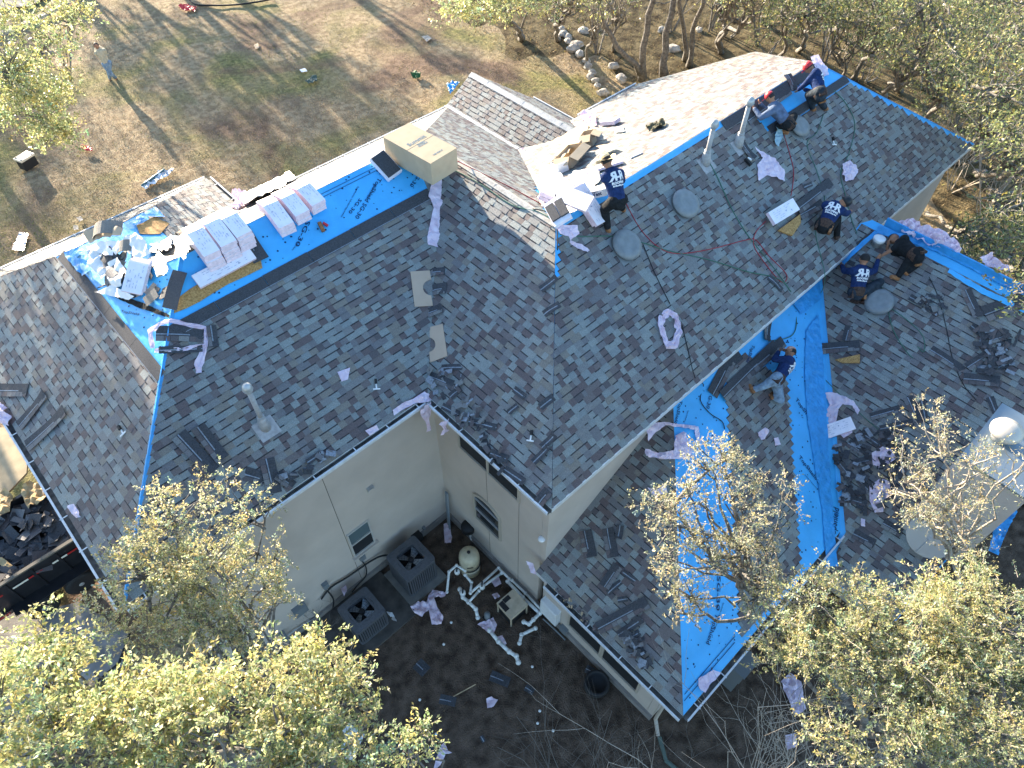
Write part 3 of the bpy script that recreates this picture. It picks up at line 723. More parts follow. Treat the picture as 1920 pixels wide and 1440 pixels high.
# control joints in the stucco
def wline(f, p0, p1, off, r=.008):
    a, b = f(*p0), f(*p1); o_ = Vector(off); rod(a+o_, b+o_, r, mat("joint_shadow", (.16, .14, .12), rough=.9), "stucco_joint", seg=4)
fv = lambda x, y: wallv(x, y, WV); fu = lambda x, y: wallu(x, y, WU)
def vline(f, px, py, off):
    b = f(px, py); a = b.copy(); a.z = 5.75; b.z = .28; o_ = Vector(off); rod(a+o_, b+o_, .008, mat("joint_shadow", (.16, .14, .12), rough=.9), "stucco_joint", seg=4)
vline(fv, 663, 1047, (0, 0, 0)); vline(fu, 973, 960, (0, 0, 0)); vline(fu, 912, 900, (0, 0, 0))
def hline(f, p, q): rod(f(*p), f(*q), .007, mat("joint_shadow", (.16, .14, .12), rough=.9), "stucco_joint", seg=4)
# windows
def window_v(px, name="window"):
    """on the left wing's wall: px = corners tl, br pixels"""
    a, b = wallv(*px[0], WV), wallv(*px[1], WV); x0, x1 = sorted((a.x, b.x)); z0, z1 = sorted((a.z, b.z)); y = WV*K
    mb = MB(); t = .03
    mb.box(((x0+x1)/2, y-.02, z0-t/2), (x1-x0+2*t, .05, t)); mb.box(((x0+x1)/2, y-.02, z1+t/2), (x1-x0+2*t, .05, t)); mb.box((x0-t/2, y-.02, (z0+z1)/2), (t, .05, z1-z0)); mb.box((x1+t/2, y-.02, (z0+z1)/2), (t, .05, z1-z0))
    mb.box(((x0+x1)/2, y-.03, (z0+z1)/2), (x1-x0, .03, .035))
    r = mb.build(name, M_white if False else mat("window_frame_white", (.48, .46, .42), rough=.5), HOUSE)
    zm = (z0+z1)/2
    p1 = MB(); p1.box(((x0+x1)/2, y-.006, (zm+z1)/2+.01), (x1-x0, .008, z1-zm-.025)); p1.build("pane", mat("pane_reflecting", (.10, .14, .15), rough=.15, spec=.7), r)
    p2 = MB(); p2.box(((x0+x1)/2, y-.006, (zm+z0)/2-.01), (x1-x0, .008, zm-z0-.025)); p2.build("pane", M_screen, r)
    sl = MB(); sl.box(((x0+x1)/2, y-.055, z0-t-.02), (x1-x0+.2, .11, .04)); sl.build("sill", M_stucco, r)
window_v(((651, 1003), (700, 1014)))
def window_u(v0, v1, z0, z1, bars=(), name="window", m=M_screen, fm=None, t=.05):
    x = WU*K; y0, y1 = sorted((v0*K, v1*K)); z0 *= K; z1 *= K; mb = MB()
    mb.box((x-.02, (y0+y1)/2, z0-t/2), (.05, y1-y0+2*t, t)); mb.box((x-.02, (y0+y1)/2, z1+t/2), (.05, y1-y0+2*t, t)); mb.box((x-.02, y0-t/2, (z0+z1)/2), (.05, t, z1-z0)); mb.box((x-.02, y1+t/2, (z0+z1)/2), (.05, t, z1-z0))
    for b in bars: mb.box((x-.022, b*K, (z0+z1)/2), (.045, .05, z1-z0))
    r = mb.build(name, fm or mat("window_frame_white", (.48, .46, .42), rough=.5), HOUSE)
    bs = [y0]+[b*K for b in sorted(bars)]+[y1]
    for i in range(len(bs)-1):
        p = MB(); p.box((x-.006, (bs[i]+bs[i+1])/2, (z0+z1)/2), (.008, bs[i+1]-bs[i]-.0, z1-z0)); p.build("pane", m, r)
    return r
M_brz = mat("bronze_frame", (.13, .11, .09), rough=.5)
window_u(6.15, 8.27, 4.95, 6.35, bars=(7.22,), fm=mat("beige_frame", (.42, .37, .30), rough=.6))
window_u(3.02, 4.1, .85, 2.3, fm=mat("beige_frame", (.42, .37, .30), rough=.6)); window_u(1.75, 2.9, .85, 2.3, fm=mat("beige_frame", (.42, .37, .30), rough=.6))
# arched window
def arch():
    x = WU*K; y0, y1 = 6.86*K, 7.84*K; z0 = 1.85*K; zs = 2.95*K; cy = (y0+y1)/2; r_ = (y1-y0)/2
    pts = [(y0, z0), (y1, z0), (y1, zs)]+[(cy+r_*math.cos(t), zs+r_*.62*math.sin(t)) for t in [math.pi*k/12 for k in range(1, 12)]]+[(y0, zs)]
    big = [(cy+(y-cy)*1.13, z0-.05+(z-z0+.05)*1.06) for y, z in pts]
    mb = MB(); n = len(pts)
    for i in range(n):
        j = (i+1) % n
        mb.hexa([(x, *pts[i]), (x, *pts[j]), (x, *big[j]), (x, *big[i]), (x-.05, *pts[i]), (x-.05, *pts[j]), (x-.05, *big[j]), (x-.05, *big[i])])
    fr = mb.build("arched_window", mat("beige_frame", (.42, .37, .30), rough=.6), HOUSE)
    g = MB(); g.poly([(x-.012, y, z) for y, z in pts]); g.build("pane", M_glass, fr)
    for k, z in enumerate((zs, (z0+zs)/2)):
        b = MB(); b.box((x-.03, cy, z), (.03, y1-y0, .04)); b.build("glazing_bar", mat("bar_grey", (.33, .33, .33), rough=.5), fr)
arch()
# vent hood on the wall + downspout at the lower corner
mb = MB(); c = wallv(692, 912, WV); mb.box((c.x, c.y-.05, c.z), (.16, .10, .015)); mb.box((c.x-.075, c.y-.04, c.z-.06), (.012, .08, .12)); mb.box((c.x+.075, c.y-.04, c.z-.06), (.012, .08, .12)); mb.build("wall_bracket", M_galv, HOUSE)
mb = MB(); mb.tube([W(6.0, .98, 2.75), W(6.02, 1.0, 2.5), W(6.02, 1.0, .25), W(5.8, .7, .08)], .045, 6); mb.build("downspout", mat("beige_downspout", (.46, .40, .33), rough=.5), HOUSE)
mb = MB(); mb.tube([W(5.8, .66, .09), W(5.5, .2, .08), W(5.6, -.6, .08), W(6.2, -1.6, .08)], .05, 8); o = mb.build("drain_pipe", mat("green_drain", (.10, .14, .12), rough=.6)); recenter(o); tag(o, "long dark green drain pipe leading off from the downspout at the lower corner", "pipe")
mb = MB(); a = W(5.95, 5.2, 4.1); mb.lathe([(.01, 0), (.07, 0), (.085, .03), (.07, .06), (.02, .08)], 12, Matrix.Translation(wallu(1018, 1008, WU)+Vector((-.04, 0, -.04)))); mb.build("flood_lamp", M_white, HOUSE)
# chimney chase with sheet-metal cap
def world0(px, py, z):
    q = ray(px, py); return CO+q*((z-CAMH)/q.z)
def chase():
    r = empty("chimney", W(17.6, 1.0, 5.5), "square beige stucco chimney with pale metal cap on the right-hand roof", "chimney")
    zt = 7.15*K
    def pt(px, py, z): q = ray(px, py); return CO+q*((z-CAMH)/q.z)
    A_ = pt(1800, 857, zt); B_ = pt(1879, 755, zt); x0, x1 = A_.x, B_.x; y1 = (A_.y+B_.y)/2; y0 = y1-1.35
    mb = MB(); mb.hexa([(x0+.05, y0+.05, 3.6), (x1-.05, y0+.05, 3.6), (x1-.05, y1-.05, 3.6), (x0+.05, y1-.05, 3.6), (x0+.05, y0+.05, zt-.04), (x1-.05, y0+.05, zt-.04), (x1-.05, y1-.05, zt-.04), (x0+.05, y1-.05, zt-.04)]); mb.build("chase_wall", M_stucco, r)
    mb = MB(); c = Vector(((x0+x1)/2, (y0+y1)/2, zt+.05))
    mb.hexa([(x0, y0, zt-.05), (x1, y0, zt-.05), (x1, y1, zt-.05), (x0, y1, zt-.05), (x0, y0, zt), (x1, y0, zt), (x1, y1, zt), (x0, y1, zt)])
    for q in (((x0, y0), (x1, y0)), ((x1, y0), (x1, y1)), ((x1, y1), (x0, y1)), ((x0, y1), (x0, y0))): mb.poly([(*q[0], zt+.001), (*q[1], zt+.001), c])
    mb.build("chase_cap", mat("galvanised_sheet", (.24, .30, .34), rough=.38, metal=.55, noise_amt=.12, noise_scale=2), r)  # blue-grey darkened so the sunlit cap looks shaded
    cc = pt(1895, 800, zt+.42); mb = MB(); T = Matrix.Translation((cc.x, cc.y, zt+.03))
    mb.lathe([(.17, 0), (.17, .18), (.16, .19)], 24, T); mb.build("flue", M_galv, r, True)
    mb = MB(); mb.lathe([(.20, .18), (.29, .20), (.30, .26), (.27, .33), (.14, .385), (.01, .40)], 28, T); mb.build("flue_cap", mat("cap_warm_metal", (.55, .50, .42), rough=.45, metal=.2), r, True)
chase()
c = world0(1745, 1006, 4.55*K)
r = empty("satellite_dish", c, "round pale disc dish at the foot of the chimney by the roof edge", "dish"); F = Matrix.Translation(c) @ (CO-c+Vector((0, 0, 4))).to_track_quat('Z', 'Y').to_matrix().to_4x4()
mb = MB(); mb.lathe([(.01, 0), (.2, .012), (.4, .05), (.46, .075), (.47, .07), (.4, .035), (.2, -.002), (.011, -.012)], 32, F); mb.build("reflector", mat("dish_cream", (.42, .39, .33), rough=.6), r, True)
mb = MB(); mb.tube([F @ Vector((0, -.45, .06)), F @ Vector((0, -.1, .42))], .015, 6); mb.box((0, -.1, .44), (.06, .06, .1), F); mb.build("feed_arm", M_galv, r); mb = MB(); mb.tube([F @ Vector((0, 0, 0)), F @ Vector((0, .05, -.5))], .03, 6); mb.build("mast", M_galv, r)
# ================================================================ things on the roof
# ---- print on the underlayment
FELT_TXT = [(LB, (786, 330), (770, 350), "G-30", .11), (LB, (712, 335), (668, 410), "TopShield SG-30", .12), (LB, (676, 374), (655, 400), "SG-30", .10),
            (LB, (578, 415), (556, 462), "SG-30", .12), (LE, (228, 584), (262, 590), "TopShield", .07),
            (PM, (1492, 748), (1512, 776), "TopSh", .13), (PM, (1498, 856), (1545, 918), "TopShield SG-", .13), (PM, (1344, 1152), (1326, 1208), "TopShield", .13), (PM, (1347, 1080), (1345, 1145), "SG-30", .12),
            (PM, (1276, 752), (1266, 795), "TopShield", .11), (PM, (1332, 742), (1326, 766), "G-30", .12), (PM, (1412, 648), (1400, 680), "TopShield", .11), (PM, (1484, 560), (1500, 583), "Shield", .14),
            (PM, (1560, 1010), (1568, 952), "TopShield", .24), (PM, (1300, 1030), (1284, 1012), "lade", .16), (PM, (1520, 680), (1524, 718), "Deck", .18),
            (RB, (1462, 180), (1482, 168), "SG-30", .08), (RB, (1494, 166), (1506, 150), "30", .10)]
for pl, p, q, t, hgt in FELT_TXT: text_on(t, pl, p, q, HOUSE, h=.016, height=hgt*.75, bold=.012)
for pl, p, q in ((LB, (672, 350), (640, 408)), (LB, (705, 345), (688, 375)), (PM, (1356, 1130), (1340, 1180)), (PM, (1508, 890), (1530, 915)), (LB, (560, 455), (548, 470)), (PM, (1290, 770), (1284, 790))):
    text_on("Synthetic Underlayment", pl, p, q, HOUSE, h=.016, height=.035)
# nail dots and printed guide lines
mb = MB()
def dots(pl, pg, n):
    for i in range(n):
        while True:
            u, v = rnd.uniform(min(p[0] for p in pg), max(p[0] for p in pg)), rnd.uniform(min(p[1] for p in pg), max(p[1] for p in pg))
            if inside(pg, u, v): break
        c = pl.pt(u, v, .007); x = Vector((1, 0, pl.b)).normalized(); y = pl.n.cross(x); r = rnd.choice([.012, .018, .022])
        mb.poly([c+x*r*math.cos(t)+y*r*math.sin(t) for t in (0, 1.05, 2.1, 3.14, 4.2, 5.25)])
dots(LB, [(2.2, 12.8), (9.3, 12.8), (9.5, 13.7), (3.1, 13.7)], 90); dots(PM, [(5.9, .6), (7.9, .6), (12.2, 5), (10.4, 5)], 100); dots(PM, [(10.6, .6), (12.2, .6), (16.6, 5.0), (14, 5.0)], 90); dots(LE, [(1.5, 12.5), (2.7, 13.6), (1.5, 14.6)], 20)
mb.build("cap_nails", M_ink, HOUSE)["kind"] = "stuff"
for pl, a, b in ((LB, (5.6, 13.62), (9.3, 13.62)), (LB, (5.6, 13.55), (9.3, 13.55)), (PM, (5.9, .66), (7.8, .66)), (PM, (6.0, .74), (7.9, .74))):
    rod(pl.pt(*a, .012), pl.pt(*b, .012), .006, M_ink, "printed_line", seg=4)
# creased overlay of felt down the valley, and the felted rake on the right with torn wrappers along it
sheet("valley_felt", PM, [(1533, 590), (1541, 660), (1548, 770), (1556, 900), (1562, 990), (1570, 1062), (1548, 1064), (1541, 960), (1524, 860), (1512, 780), (1508, 700), (1510, 620)], M_felt2, bump=.03, g=.09, lift=.014, parent=HOUSE, seed=3, fr=6)
sheet("valley_felt", PM, [(1478, 560), (1532, 512), (1540, 560), (1500, 590)], M_felt2, bump=.03, g=.09, lift=.02, parent=HOUSE, seed=5)
sheet("rake_felt", PN, [(1646, 425), (1700, 442), (1780, 470), (1850, 503), (1935, 546), (1935, 564), (1860, 526), (1790, 489), (1740, 467), (1680, 448), (1642, 438)], M_felt2, bump=.07, g=.10, lift=.02, parent=HOUSE, seed=6, fr=5)
sheet("eave_felt", PN, [(1566, 497), (1640, 434), (1646, 440), (1612, 470), (1596, 484), (1582, 499)], M_felt2, bump=.03, g=.08, lift=.06, parent=HOUSE, seed=8)
sheet("rake_felt", PN, [(1780, 505), (1850, 545), (1930, 580), (1925, 590), (1840, 552), (1776, 512)], M_felt, bump=.03, g=.08, lift=.03, parent=HOUSE, seed=9)
# ---- loose sheets: wrappers and felt scraps  (plane, outline, label, material, bump)
WR = "torn pink shingle wrappers"
SHEETS = [
 (LB, [(632, 698), (656, 690), (652, 712), (640, 716)], "small pale blue paper scrap lying mid left roof slope", .02, .03),
 (LB, [(812, 330), (828, 302), (846, 300), (843, 330), (835, 372), (852, 388), (846, 430), (832, 468), (802, 460), (800, 446), (812, 392), (806, 375), (802, 370)], "long white and green wrapper trailing from the big carton along the valley", .05, .07),
 (RB, [(1413, 276), (1430, 288), (1452, 300), (1470, 322), (1468, 342), (1455, 335), (1436, 330), (1420, 341), (1418, 310), (1428, 298)], "large flat pink wrapper spread below the two tall vent pipes", .05, .06),
 (RB, [(1578, 308), (1592, 302), (1607, 320), (1598, 338), (1582, 342), (1577, 326)], "small crumpled pink wrapper near the right end of main slope", .07, .05),
 (CE, [(1040, 415), (1052, 425), (1084, 424), (1088, 440), (1070, 452), (1068, 445), (1052, 440), (1044, 428)], "pink wrapper hanging below the open bundle at the ridge corner", .08, .05),
 (RB, [(1068, 452), (1090, 460), (1105, 470), (1100, 474), (1080, 466), (1066, 456)], "thin white wrapper sliver beside the lower round vent", .03, .03),
 (PM, [(1213, 795), (1240, 792), (1306, 800), (1312, 828), (1304, 830), (1300, 806), (1245, 798), (1226, 812), (1214, 828), (1210, 812)], "pink wrapper loop around dark strips under the big eave", .08, .05),
 (PM, [(1262, 818), (1278, 810), (1290, 830), (1296, 860), (1240, 862), (1206, 856), (1208, 842), (1230, 850), (1262, 845)], "wide torn pink wrapper draped on the lower slope above the tree crown", .10, .06),
 (PM, [(1212, 914), (1228, 920), (1246, 908), (1250, 925), (1222, 930)], "little pink wrapper beside the left tip of the thin tree crown", .06, .04),
 (PM, [(1418, 812), (1432, 802), (1440, 808), (1432, 824), (1424, 826)], "first of two small pink scraps on the narrow shingled strip", .05, .03),
 (PM, [(1448, 822), (1458, 820), (1462, 834), (1452, 836)], "second small pink scrap on the narrow shingled strip, nearer the valley", .04, .03),
 (PN, [(1545, 738), (1556, 736), (1570, 738), (1600, 752), (1612, 770), (1608, 778), (1598, 762), (1580, 758), (1572, 768), (1568, 790), (1560, 808), (1520, 800), (1516, 778), (1544, 778), (1556, 760)], "big pink wrapper with folded arm beside the upper valley", .07, .06),
 (PN, [(1565, 806), (1594, 790), (1598, 812), (1582, 822)], "triangular pink wrapper end lying on the printed bundle", .05, .05),
 (PN, [(1634, 850), (1655, 838), (1668, 840), (1680, 860), (1666, 872), (1652, 862), (1648, 878), (1636, 872)], "pink wrapper upper one of two near the dark debris heap", .09, .05),
 (PN, [(1630, 912), (1650, 897), (1668, 905), (1672, 930), (1655, 938), (1656, 960), (1640, 962), (1630, 940)], "pink wrapper lower one of two near the dark debris heap", .10, .06),
 (PN, [(1614, 972), (1622, 974), (1622, 988), (1614, 986)], "tiny pale wrapper scrap at the edge of the lower tree crown", .03, .03),
 (PN, [(1684, 418), (1706, 414), (1730, 428), (1760, 432), (1790, 452), (1802, 470), (1796, 482), (1770, 470), (1740, 464), (1712, 448), (1690, 438)], "heap of pink wrappers bunched along the felted right rake", .24, .07),
 (PN, [(1836, 484), (1858, 480), (1870, 492), (1888, 500), (1890, 512), (1868, 506), (1846, 500)], "short pink wrapper bunch near the end of the felted rake", .16, .06),
 (LE, [(-4, 752), (14, 760), (22, 778), (30, 784), (24, 800), (8, 795), (-4, 790)], "pink wrapper hanging over the left gutter near the frame edge", .10, .05),
 (LE, [(131, 948), (142, 945), (152, 960), (156, 970), (146, 972), (136, 962)], "small pink wrapper caught on the left gutter", .06, .04),
 (LF, [(430, 376), (448, 362), (466, 366), (470, 384), (448, 396), (428, 392)], "pink wrapper crumpled on the front slope by the step in the roof", .16, .05),
 (CF, [(1010, 305), (1040, 318), (1042, 336), (1030, 345), (1008, 330)], "white torn wrapper in the sunny valley behind the ridge", .08, .05),
 (RF, [(1088, 218), (1106, 212), (1118, 222), (1120, 240), (1104, 238), (1092, 228)], "pink wrapper at the back eave beside the small gable", .12, .05),
 (CF, [(968, 275), (980, 268), (1008, 268), (1018, 282), (1006, 292), (980, 290)], "white bulging bag lying in the sunlit valley", .18, .05),
 (RB, [(1518, 108), (1532, 104), (1548, 128), (1552, 142), (1540, 146), (1528, 130)], "white wrapped roll end beyond the red-helmeted worker at the ridge end", .05, .05),
]
for i, (pl, pg, lab, bump, g) in enumerate(SHEETS):
    o = sheet("wrapper", pl, pg, M_wrap, bump=bump*1.25, g=g*.8, lift=.02, seed=i+20, fr=6.5)
    tag(o, lab, "wrapper", WR)
ribbon("wrapper", LB, [(286, 654), (282, 622), (300, 608), (322, 602), (352, 610), (386, 616), (386, 648), (340, 656), (290, 658)], .10, "long pink wrapper strip looped round a bundle on the left hip", group=WR, bump=.05, seed=3)
ribbon("wrapper", LB, [(384, 650), (378, 668), (372, 685), (373, 700)], .15, "tail of pink wrapper hanging down from the loop on the left slope", group=WR, bump=.04, seed=4)
ribbon("wrapper", RB, [(1240, 594), (1252, 586), (1266, 596), (1270, 620), (1264, 646), (1250, 650), (1243, 632), (1236, 612), (1240, 594)], .17, "crumpled pink wrapper ring alone in the middle of the main slope", group=WR, bump=.09, seed=5)
# wrappers in the gutter and hanging at the inner corner
def hang(pts, label, seed, wd=.09):
    """strip of film hanging: centre line of 3D points"""
    mb = MB(); n = len(pts); cols_ = 5
    for i, p in enumerate(pts):
        t = i/(n-1); ww = wd*(1+.6*math.sin(t*5+seed))
        for k in range(cols_):
            s = k/(cols_-1)-.5; q = Vector((seed*3.1+t*4, s*3, 0))
            mb.v.append(tuple(Vector(p)+Vector((ww*s*1.5, -.03*noise.noise(q)-.02, 0))+Vector((0, -.08*abs(noise.noise(q*2.2)), .05*noise.noise(q*1.7)))))
    for i in range(n-1):
        for k in range(cols_-1): a = i*cols_+k; mb.f.append((a, a+1, a+cols_+1, a+cols_)); mb.m.append(0)
    o = recenter(mb.build("wrapper", M_wrap)); tag(o, label, "wrapper", WR)
c0 = W(5.45, 8.8, 6.6)
hang([c0+Vector((0, 0, .05-.13*i)) for i in range(8)], "long pink wrapper dangling from the inner corner of the gutters", 1, .13)
c1 = W(5.5, 8.15, 6.6); hang([c1+Vector((-.02, 0, .06-.11*i)) for i in range(5)], "short pink wrapper knotted over the gutter beside the inner corner", 2, .11)
def gsheet(pts, lab, m=None, cat="wrapper", grp=WR, bump=.08, seed=1):
    o = sheet("wrapper" if cat == "wrapper" else cat.replace(" ", "_"), LB, pts, m or M_wrap, bump=bump, g=.045, lift=.03, seed=seed); tag(o, lab, cat, grp)
gsheet([(735, 770), (752, 758), (775, 748), (795, 735), (812, 745), (800, 756), (780, 756), (752, 770), (738, 780)], "pink and blue wrappers stuffed in the gutter at the inner corner", seed=41)
gsheet([(684, 808), (705, 798), (710, 806), (692, 818)], "small pink wrapper lying in the long left gutter", seed=42)
o = sheet("wrapper", PL_, [(988, 1052), (1000, 1056), (1008, 1078), (996, 1074)], M_wrap, bump=.08, g=.04, seed=43); tag(o, "small pink wrapper in the gutter corner of the lower wing", "wrapper", WR)
o = sheet("wrapper", PM, [(1308, 1272), (1335, 1255), (1350, 1262), (1330, 1280), (1318, 1298), (1308, 1290)], M_wrap, bump=.12, g=.05, seed=44); tag(o, "pink wrapper heaped in the lower gutter under the felt", "wrapper", WR)
# felt scraps
o = sheet("felt_scrap", PN, [(1562, 492), (1584, 482), (1588, 492), (1582, 500), (1574, 496), (1564, 506)], M_felt2, bump=.06, g=.05, lift=.05, seed=50, fr=3.0, smooth=True); tag(o, "torn bright blue felt scrap left of the kneeling worker", "felt scrap")
o = sheet("felt_scrap", LE, [(122, 475), (150, 466), (162, 470), (150, 486), (172, 490), (176, 510), (160, 520), (140, 500)], M_felt2, bump=.06, g=.06, lift=.03, seed=51, fr=3.0, smooth=True); tag(o, "torn blue felt flap beside the bags at the far left ridge", "felt scrap")
o = sheet("felt_scrap", AF, [(240, 425), (290, 392), (310, 412), (280, 410), (252, 428)], M_felt2, bump=.06, g=.06, lift=.06, seed=52, fr=3.0, smooth=True); tag(o, "wrinkled pale blue felt strip along the far left roof edge", "felt scrap")
o = sheet("chipboard_panel", AF, [(256, 424), (290, 408), (318, 420), (300, 440), (262, 440)], M_osb, bump=.01, g=.2, lift=.02, seed=53); tag(o, "bare brown roof board showing under the torn blue felt", "board")
o = sheet("chipboard_panel", LB, [(326, 588), (400, 550), (455, 521), (492, 503), (488, 482), (440, 500), (380, 528), (330, 562)], M_osb, bump=.004, g=.25, lift=.013, seed=54); tag(o, "long orange chipboard strip bared below the bundles on the left", "board")
o = sheet("felt_scrap", LE, [(205, 548), (268, 568), (322, 592), (322, 598), (262, 578), (206, 553)], M_blackcloth, bump=.06, g=.06, lift=.03, seed=55, fr=3.0, smooth=True); tag(o, "thin black torn felt edge across the left hip", "felt scrap")
o = sheet("bag", LE, [(170, 470), (186, 458), (206, 490), (212, 520), (204, 528), (184, 512), (172, 496)], M_white, bump=.14, g=.05, lift=.05, seed=56, fr=3.0, smooth=True); tag(o, "bulging white sack nearest the far left edge of the left roof", "bag")
o = sheet("bag", LE, [(146, 478), (168, 480), (178, 520), (176, 528), (158, 506)], mat("cyan_film", (.35, .62, .72), rough=.4, noise_amt=.3, noise_scale=8), bump=.10, g=.05, lift=.03, seed=57, fr=3.0, smooth=True); tag(o, "pale cyan film bag beside the dark band at the left end", "bag")
o = sheet("bag", LF, [(296, 498), (306, 485), (318, 495), (324, 520), (304, 535)], mat("green_white_film", (.45, .62, .58), rough=.4, noise_amt=.4, noise_scale=10, col2=(.8, .84, .86)), bump=.12, g=.05, lift=.1, seed=58, fr=3.0, smooth=True); tag(o, "green and white plastic bag between the two bundle stacks", "bag")
o = sheet("bag", LF, [(232, 430), (262, 428), (300, 455), (312, 478), (300, 482), (262, 452), (240, 446)], M_white, bump=.14, g=.06, lift=.12, seed=59, fr=3.0, smooth=True); tag(o, "large bright white sack in full sun at the left end", "bag")
# curved loose shingles among the bags (arched strips)
def arch_strip(pl, p, q, wd, rise, label, h=.03, m=None):
    F = pl.frame(p, q, h); L = (pl.at(*q)-pl.at(*p)).length; mb = MB(); N = 12
    for i in range(N):
        x0, x1 = L*i/N, L*(i+1)/N; z0, z1 = rise*math.sin(math.pi*i/N)+.01, rise*math.sin(math.pi*(i+1)/N)+.01
        mb.hexa([(x0, -wd/2, z0-.01), (x1, -wd/2, z1-.01), (x1, wd/2, z1-.01), (x0, wd/2, z0-.01), (x0, -wd/2, z0), (x1, -wd/2, z1), (x1, wd/2, z1), (x0, wd/2, z0)])
    o = link("curled_shingle", mb.mesh("curled_shingle", m or SHM[4]), None, F); tag(o, label, "shingle", "curled shingles among the bags")
    return o
arch_strip(LE, (178, 445), (232, 428), .30, .22, "arched tan shingle standing over the others at the far left end")
arch_strip(LE, (196, 470), (230, 500), .34, .10, "dark arched shingle in the middle of the bag heap", m=M_strip)
arch_strip(LE, (222, 475), (262, 462), .26, .16, "tan curled shingle right above the small wrapped stack")
arch_strip(LE, (205, 540), (236, 500), .30, .14, "grey curled shingle left of the small wrapped stack", m=SHM[5])
arch_strip(LB, (318, 580), (338, 510), .26, .10, "brown curled shingle leaning against the left bundle stack", m=SHM[6])
# ---- bundles
def ridge_prof(F, pl_a, pl_b):
    """height profile along F's x that follows the two roof planes (for bundles bent over a ridge)"""
    inv = F.inverted()
    def f(x):
        w0 = F @ Vector((x, 0, 0)); z = min(pl_a.z(w0.x, w0.y), pl_b.z(w0.x, w0.y)) ; p = inv @ Vector((w0.x, w0.y, z)); return p.z
    return f
def over_ridge(u, yawdeg, v=13.742, z=9.54, lift=.03):
    a = math.radians(yawdeg); o = W(u, v, z)+Vector((0, 0, lift)); x = Vector((math.sin(a), math.cos(a), 0)); zz = Vector((0, 0, 1)); y = zz.cross(x)
    return Matrix(((x.x, y.x, 0, o.x), (x.y, y.y, 0, o.y), (x.z, y.z, 1, o.z), (0, 0, 0, 1)))
def bent(u, yaw, layers, label, L=.98, wd=.34, dz=0.0, dv=0.0, T=.085):
    F = over_ridge(u, yaw, 13.742+dv, lift=.03+dz)
    def pf(x):
        w0 = F @ Vector((x, 0, 0)); zr = min(LB.z(w0.x, w0.y), LF.z(w0.x, w0.y)); zz = zr-(9.54*K)
        sm = -.5*math.sqrt(zz*zz+.02)+.5*zz  # soften
        return zz*.55-.03-(.0)
    return bundle("shingle_bundle", F, L, wd, T, label, layers=layers, prof=pf)
bent(5.25, 4, 3, "left of the three white bundle stacks bent over the left ridge", dv=-.15); bent(5.70, 1, 3, "middle of the three white bundle stacks bent over the left ridge", dv=-.05); bent(6.15, -2, 3, "right of the three white bundle stacks bent over the left ridge", dv=0)
bent(3.45, 3, 5, "left column of the tallest wrapped bundle pile near the left hip", dv=-.12); bent(3.85, 2, 5, "middle column of the tallest wrapped bundle pile near the left hip", dv=-.1); bent(4.25, 0, 5, "right column of the tallest wrapped bundle pile near the left hip", dv=-.05)
F = LB.frame((378, 532), (480, 478), .05); F = F @ Matrix.Translation((.55, .05, 0)); bundle("shingle_bundle", F, 1.25, .30, .09, "single printed bundle lying along the foot of the tallest pile", layers=1)
F = LB.frame((245, 540), (300, 535), .05); F = F @ Matrix.Translation((.2, .2, .12)) @ Matrix.Rotation(math.radians(70), 4, 'Z'); bundle("shingle_bundle", F, .62, .34, .05, "small leaning stack of pink-edged bundles among the bags", layers=7, shift=-.035)
F = RB.frame((1437, 420), (1500, 382), .06) @ Matrix.Translation((.45, .04, .10)); bundle("shingle_bundle", F, .98, .34, .10, "white printed bundle lying on an orange board mid main slope")
F = PN.frame((1522, 828), (1605, 800), .03) @ Matrix.Translation((.52, .10, 0)); bundle("shingle_bundle", F, 1.0, .33, .06, "printed pink bundle lying across the valley felt")
F = RB.frame((1082, 372), (1112, 418), .04) @ Matrix.Translation((.25, .05, .02)); bundle("shingle_bundle", F, .95, .36, .09, "printed white bundle fanned at the hat wearer's feet", layers=2, shift=.05)
F = CE.frame((1060, 385), (1098, 400), .04) @ Matrix.Translation((.2, .15, .06)); bundle("shingle_bundle", F, .8, .36, .07, "lower white bundle beside the open box at the ridge corner", layers=2, shift=.03)
# open bundle with grey shingles showing
F = CE.frame((1048, 430), (1030, 395), .06); r = empty("open_bundle", F.to_translation(), "opened white bundle showing stacked grey shingles at the ridge corner", "bundle")
mb = MB(); mb.box((.3, -.16, .08), (.62, .42, .09), F); mb.build("wrapping", M_bundle, r)
for k in range(2):
    mb = MB(); mb.box((.3, -.27+.2*k, .15), (.40, .19, .05), F @ Matrix.Rotation(.04*(k-.5), 4, 'Z')); mb.build("shingle_pack", M_strip, r)
# draped shingle stack next to the carton
F = LB.frame((722, 310), (742, 332), .05); r = empty("shingle_stack", F.to_translation(), "dark shingle stack edged with white wrap beside the big carton", "shingles")
mb = MB(); mb.box((.05, -.05, .05), (.62, .42, .1), F); mb.build("wrapping", M_bundle, r); mb = MB(); mb.box((.04, -.05, .115), (.56, .37, .04), F); mb.build("shingle_pack", M_strip, r)
F = LB.frame((405, 420), (470, 500), .05)
o = strip("shingle_strip", LB, (452, 432), (490, 490), .34, "brown and grey shingle strip hanging right of the tallest bundle pile", h=.05, seal=True)
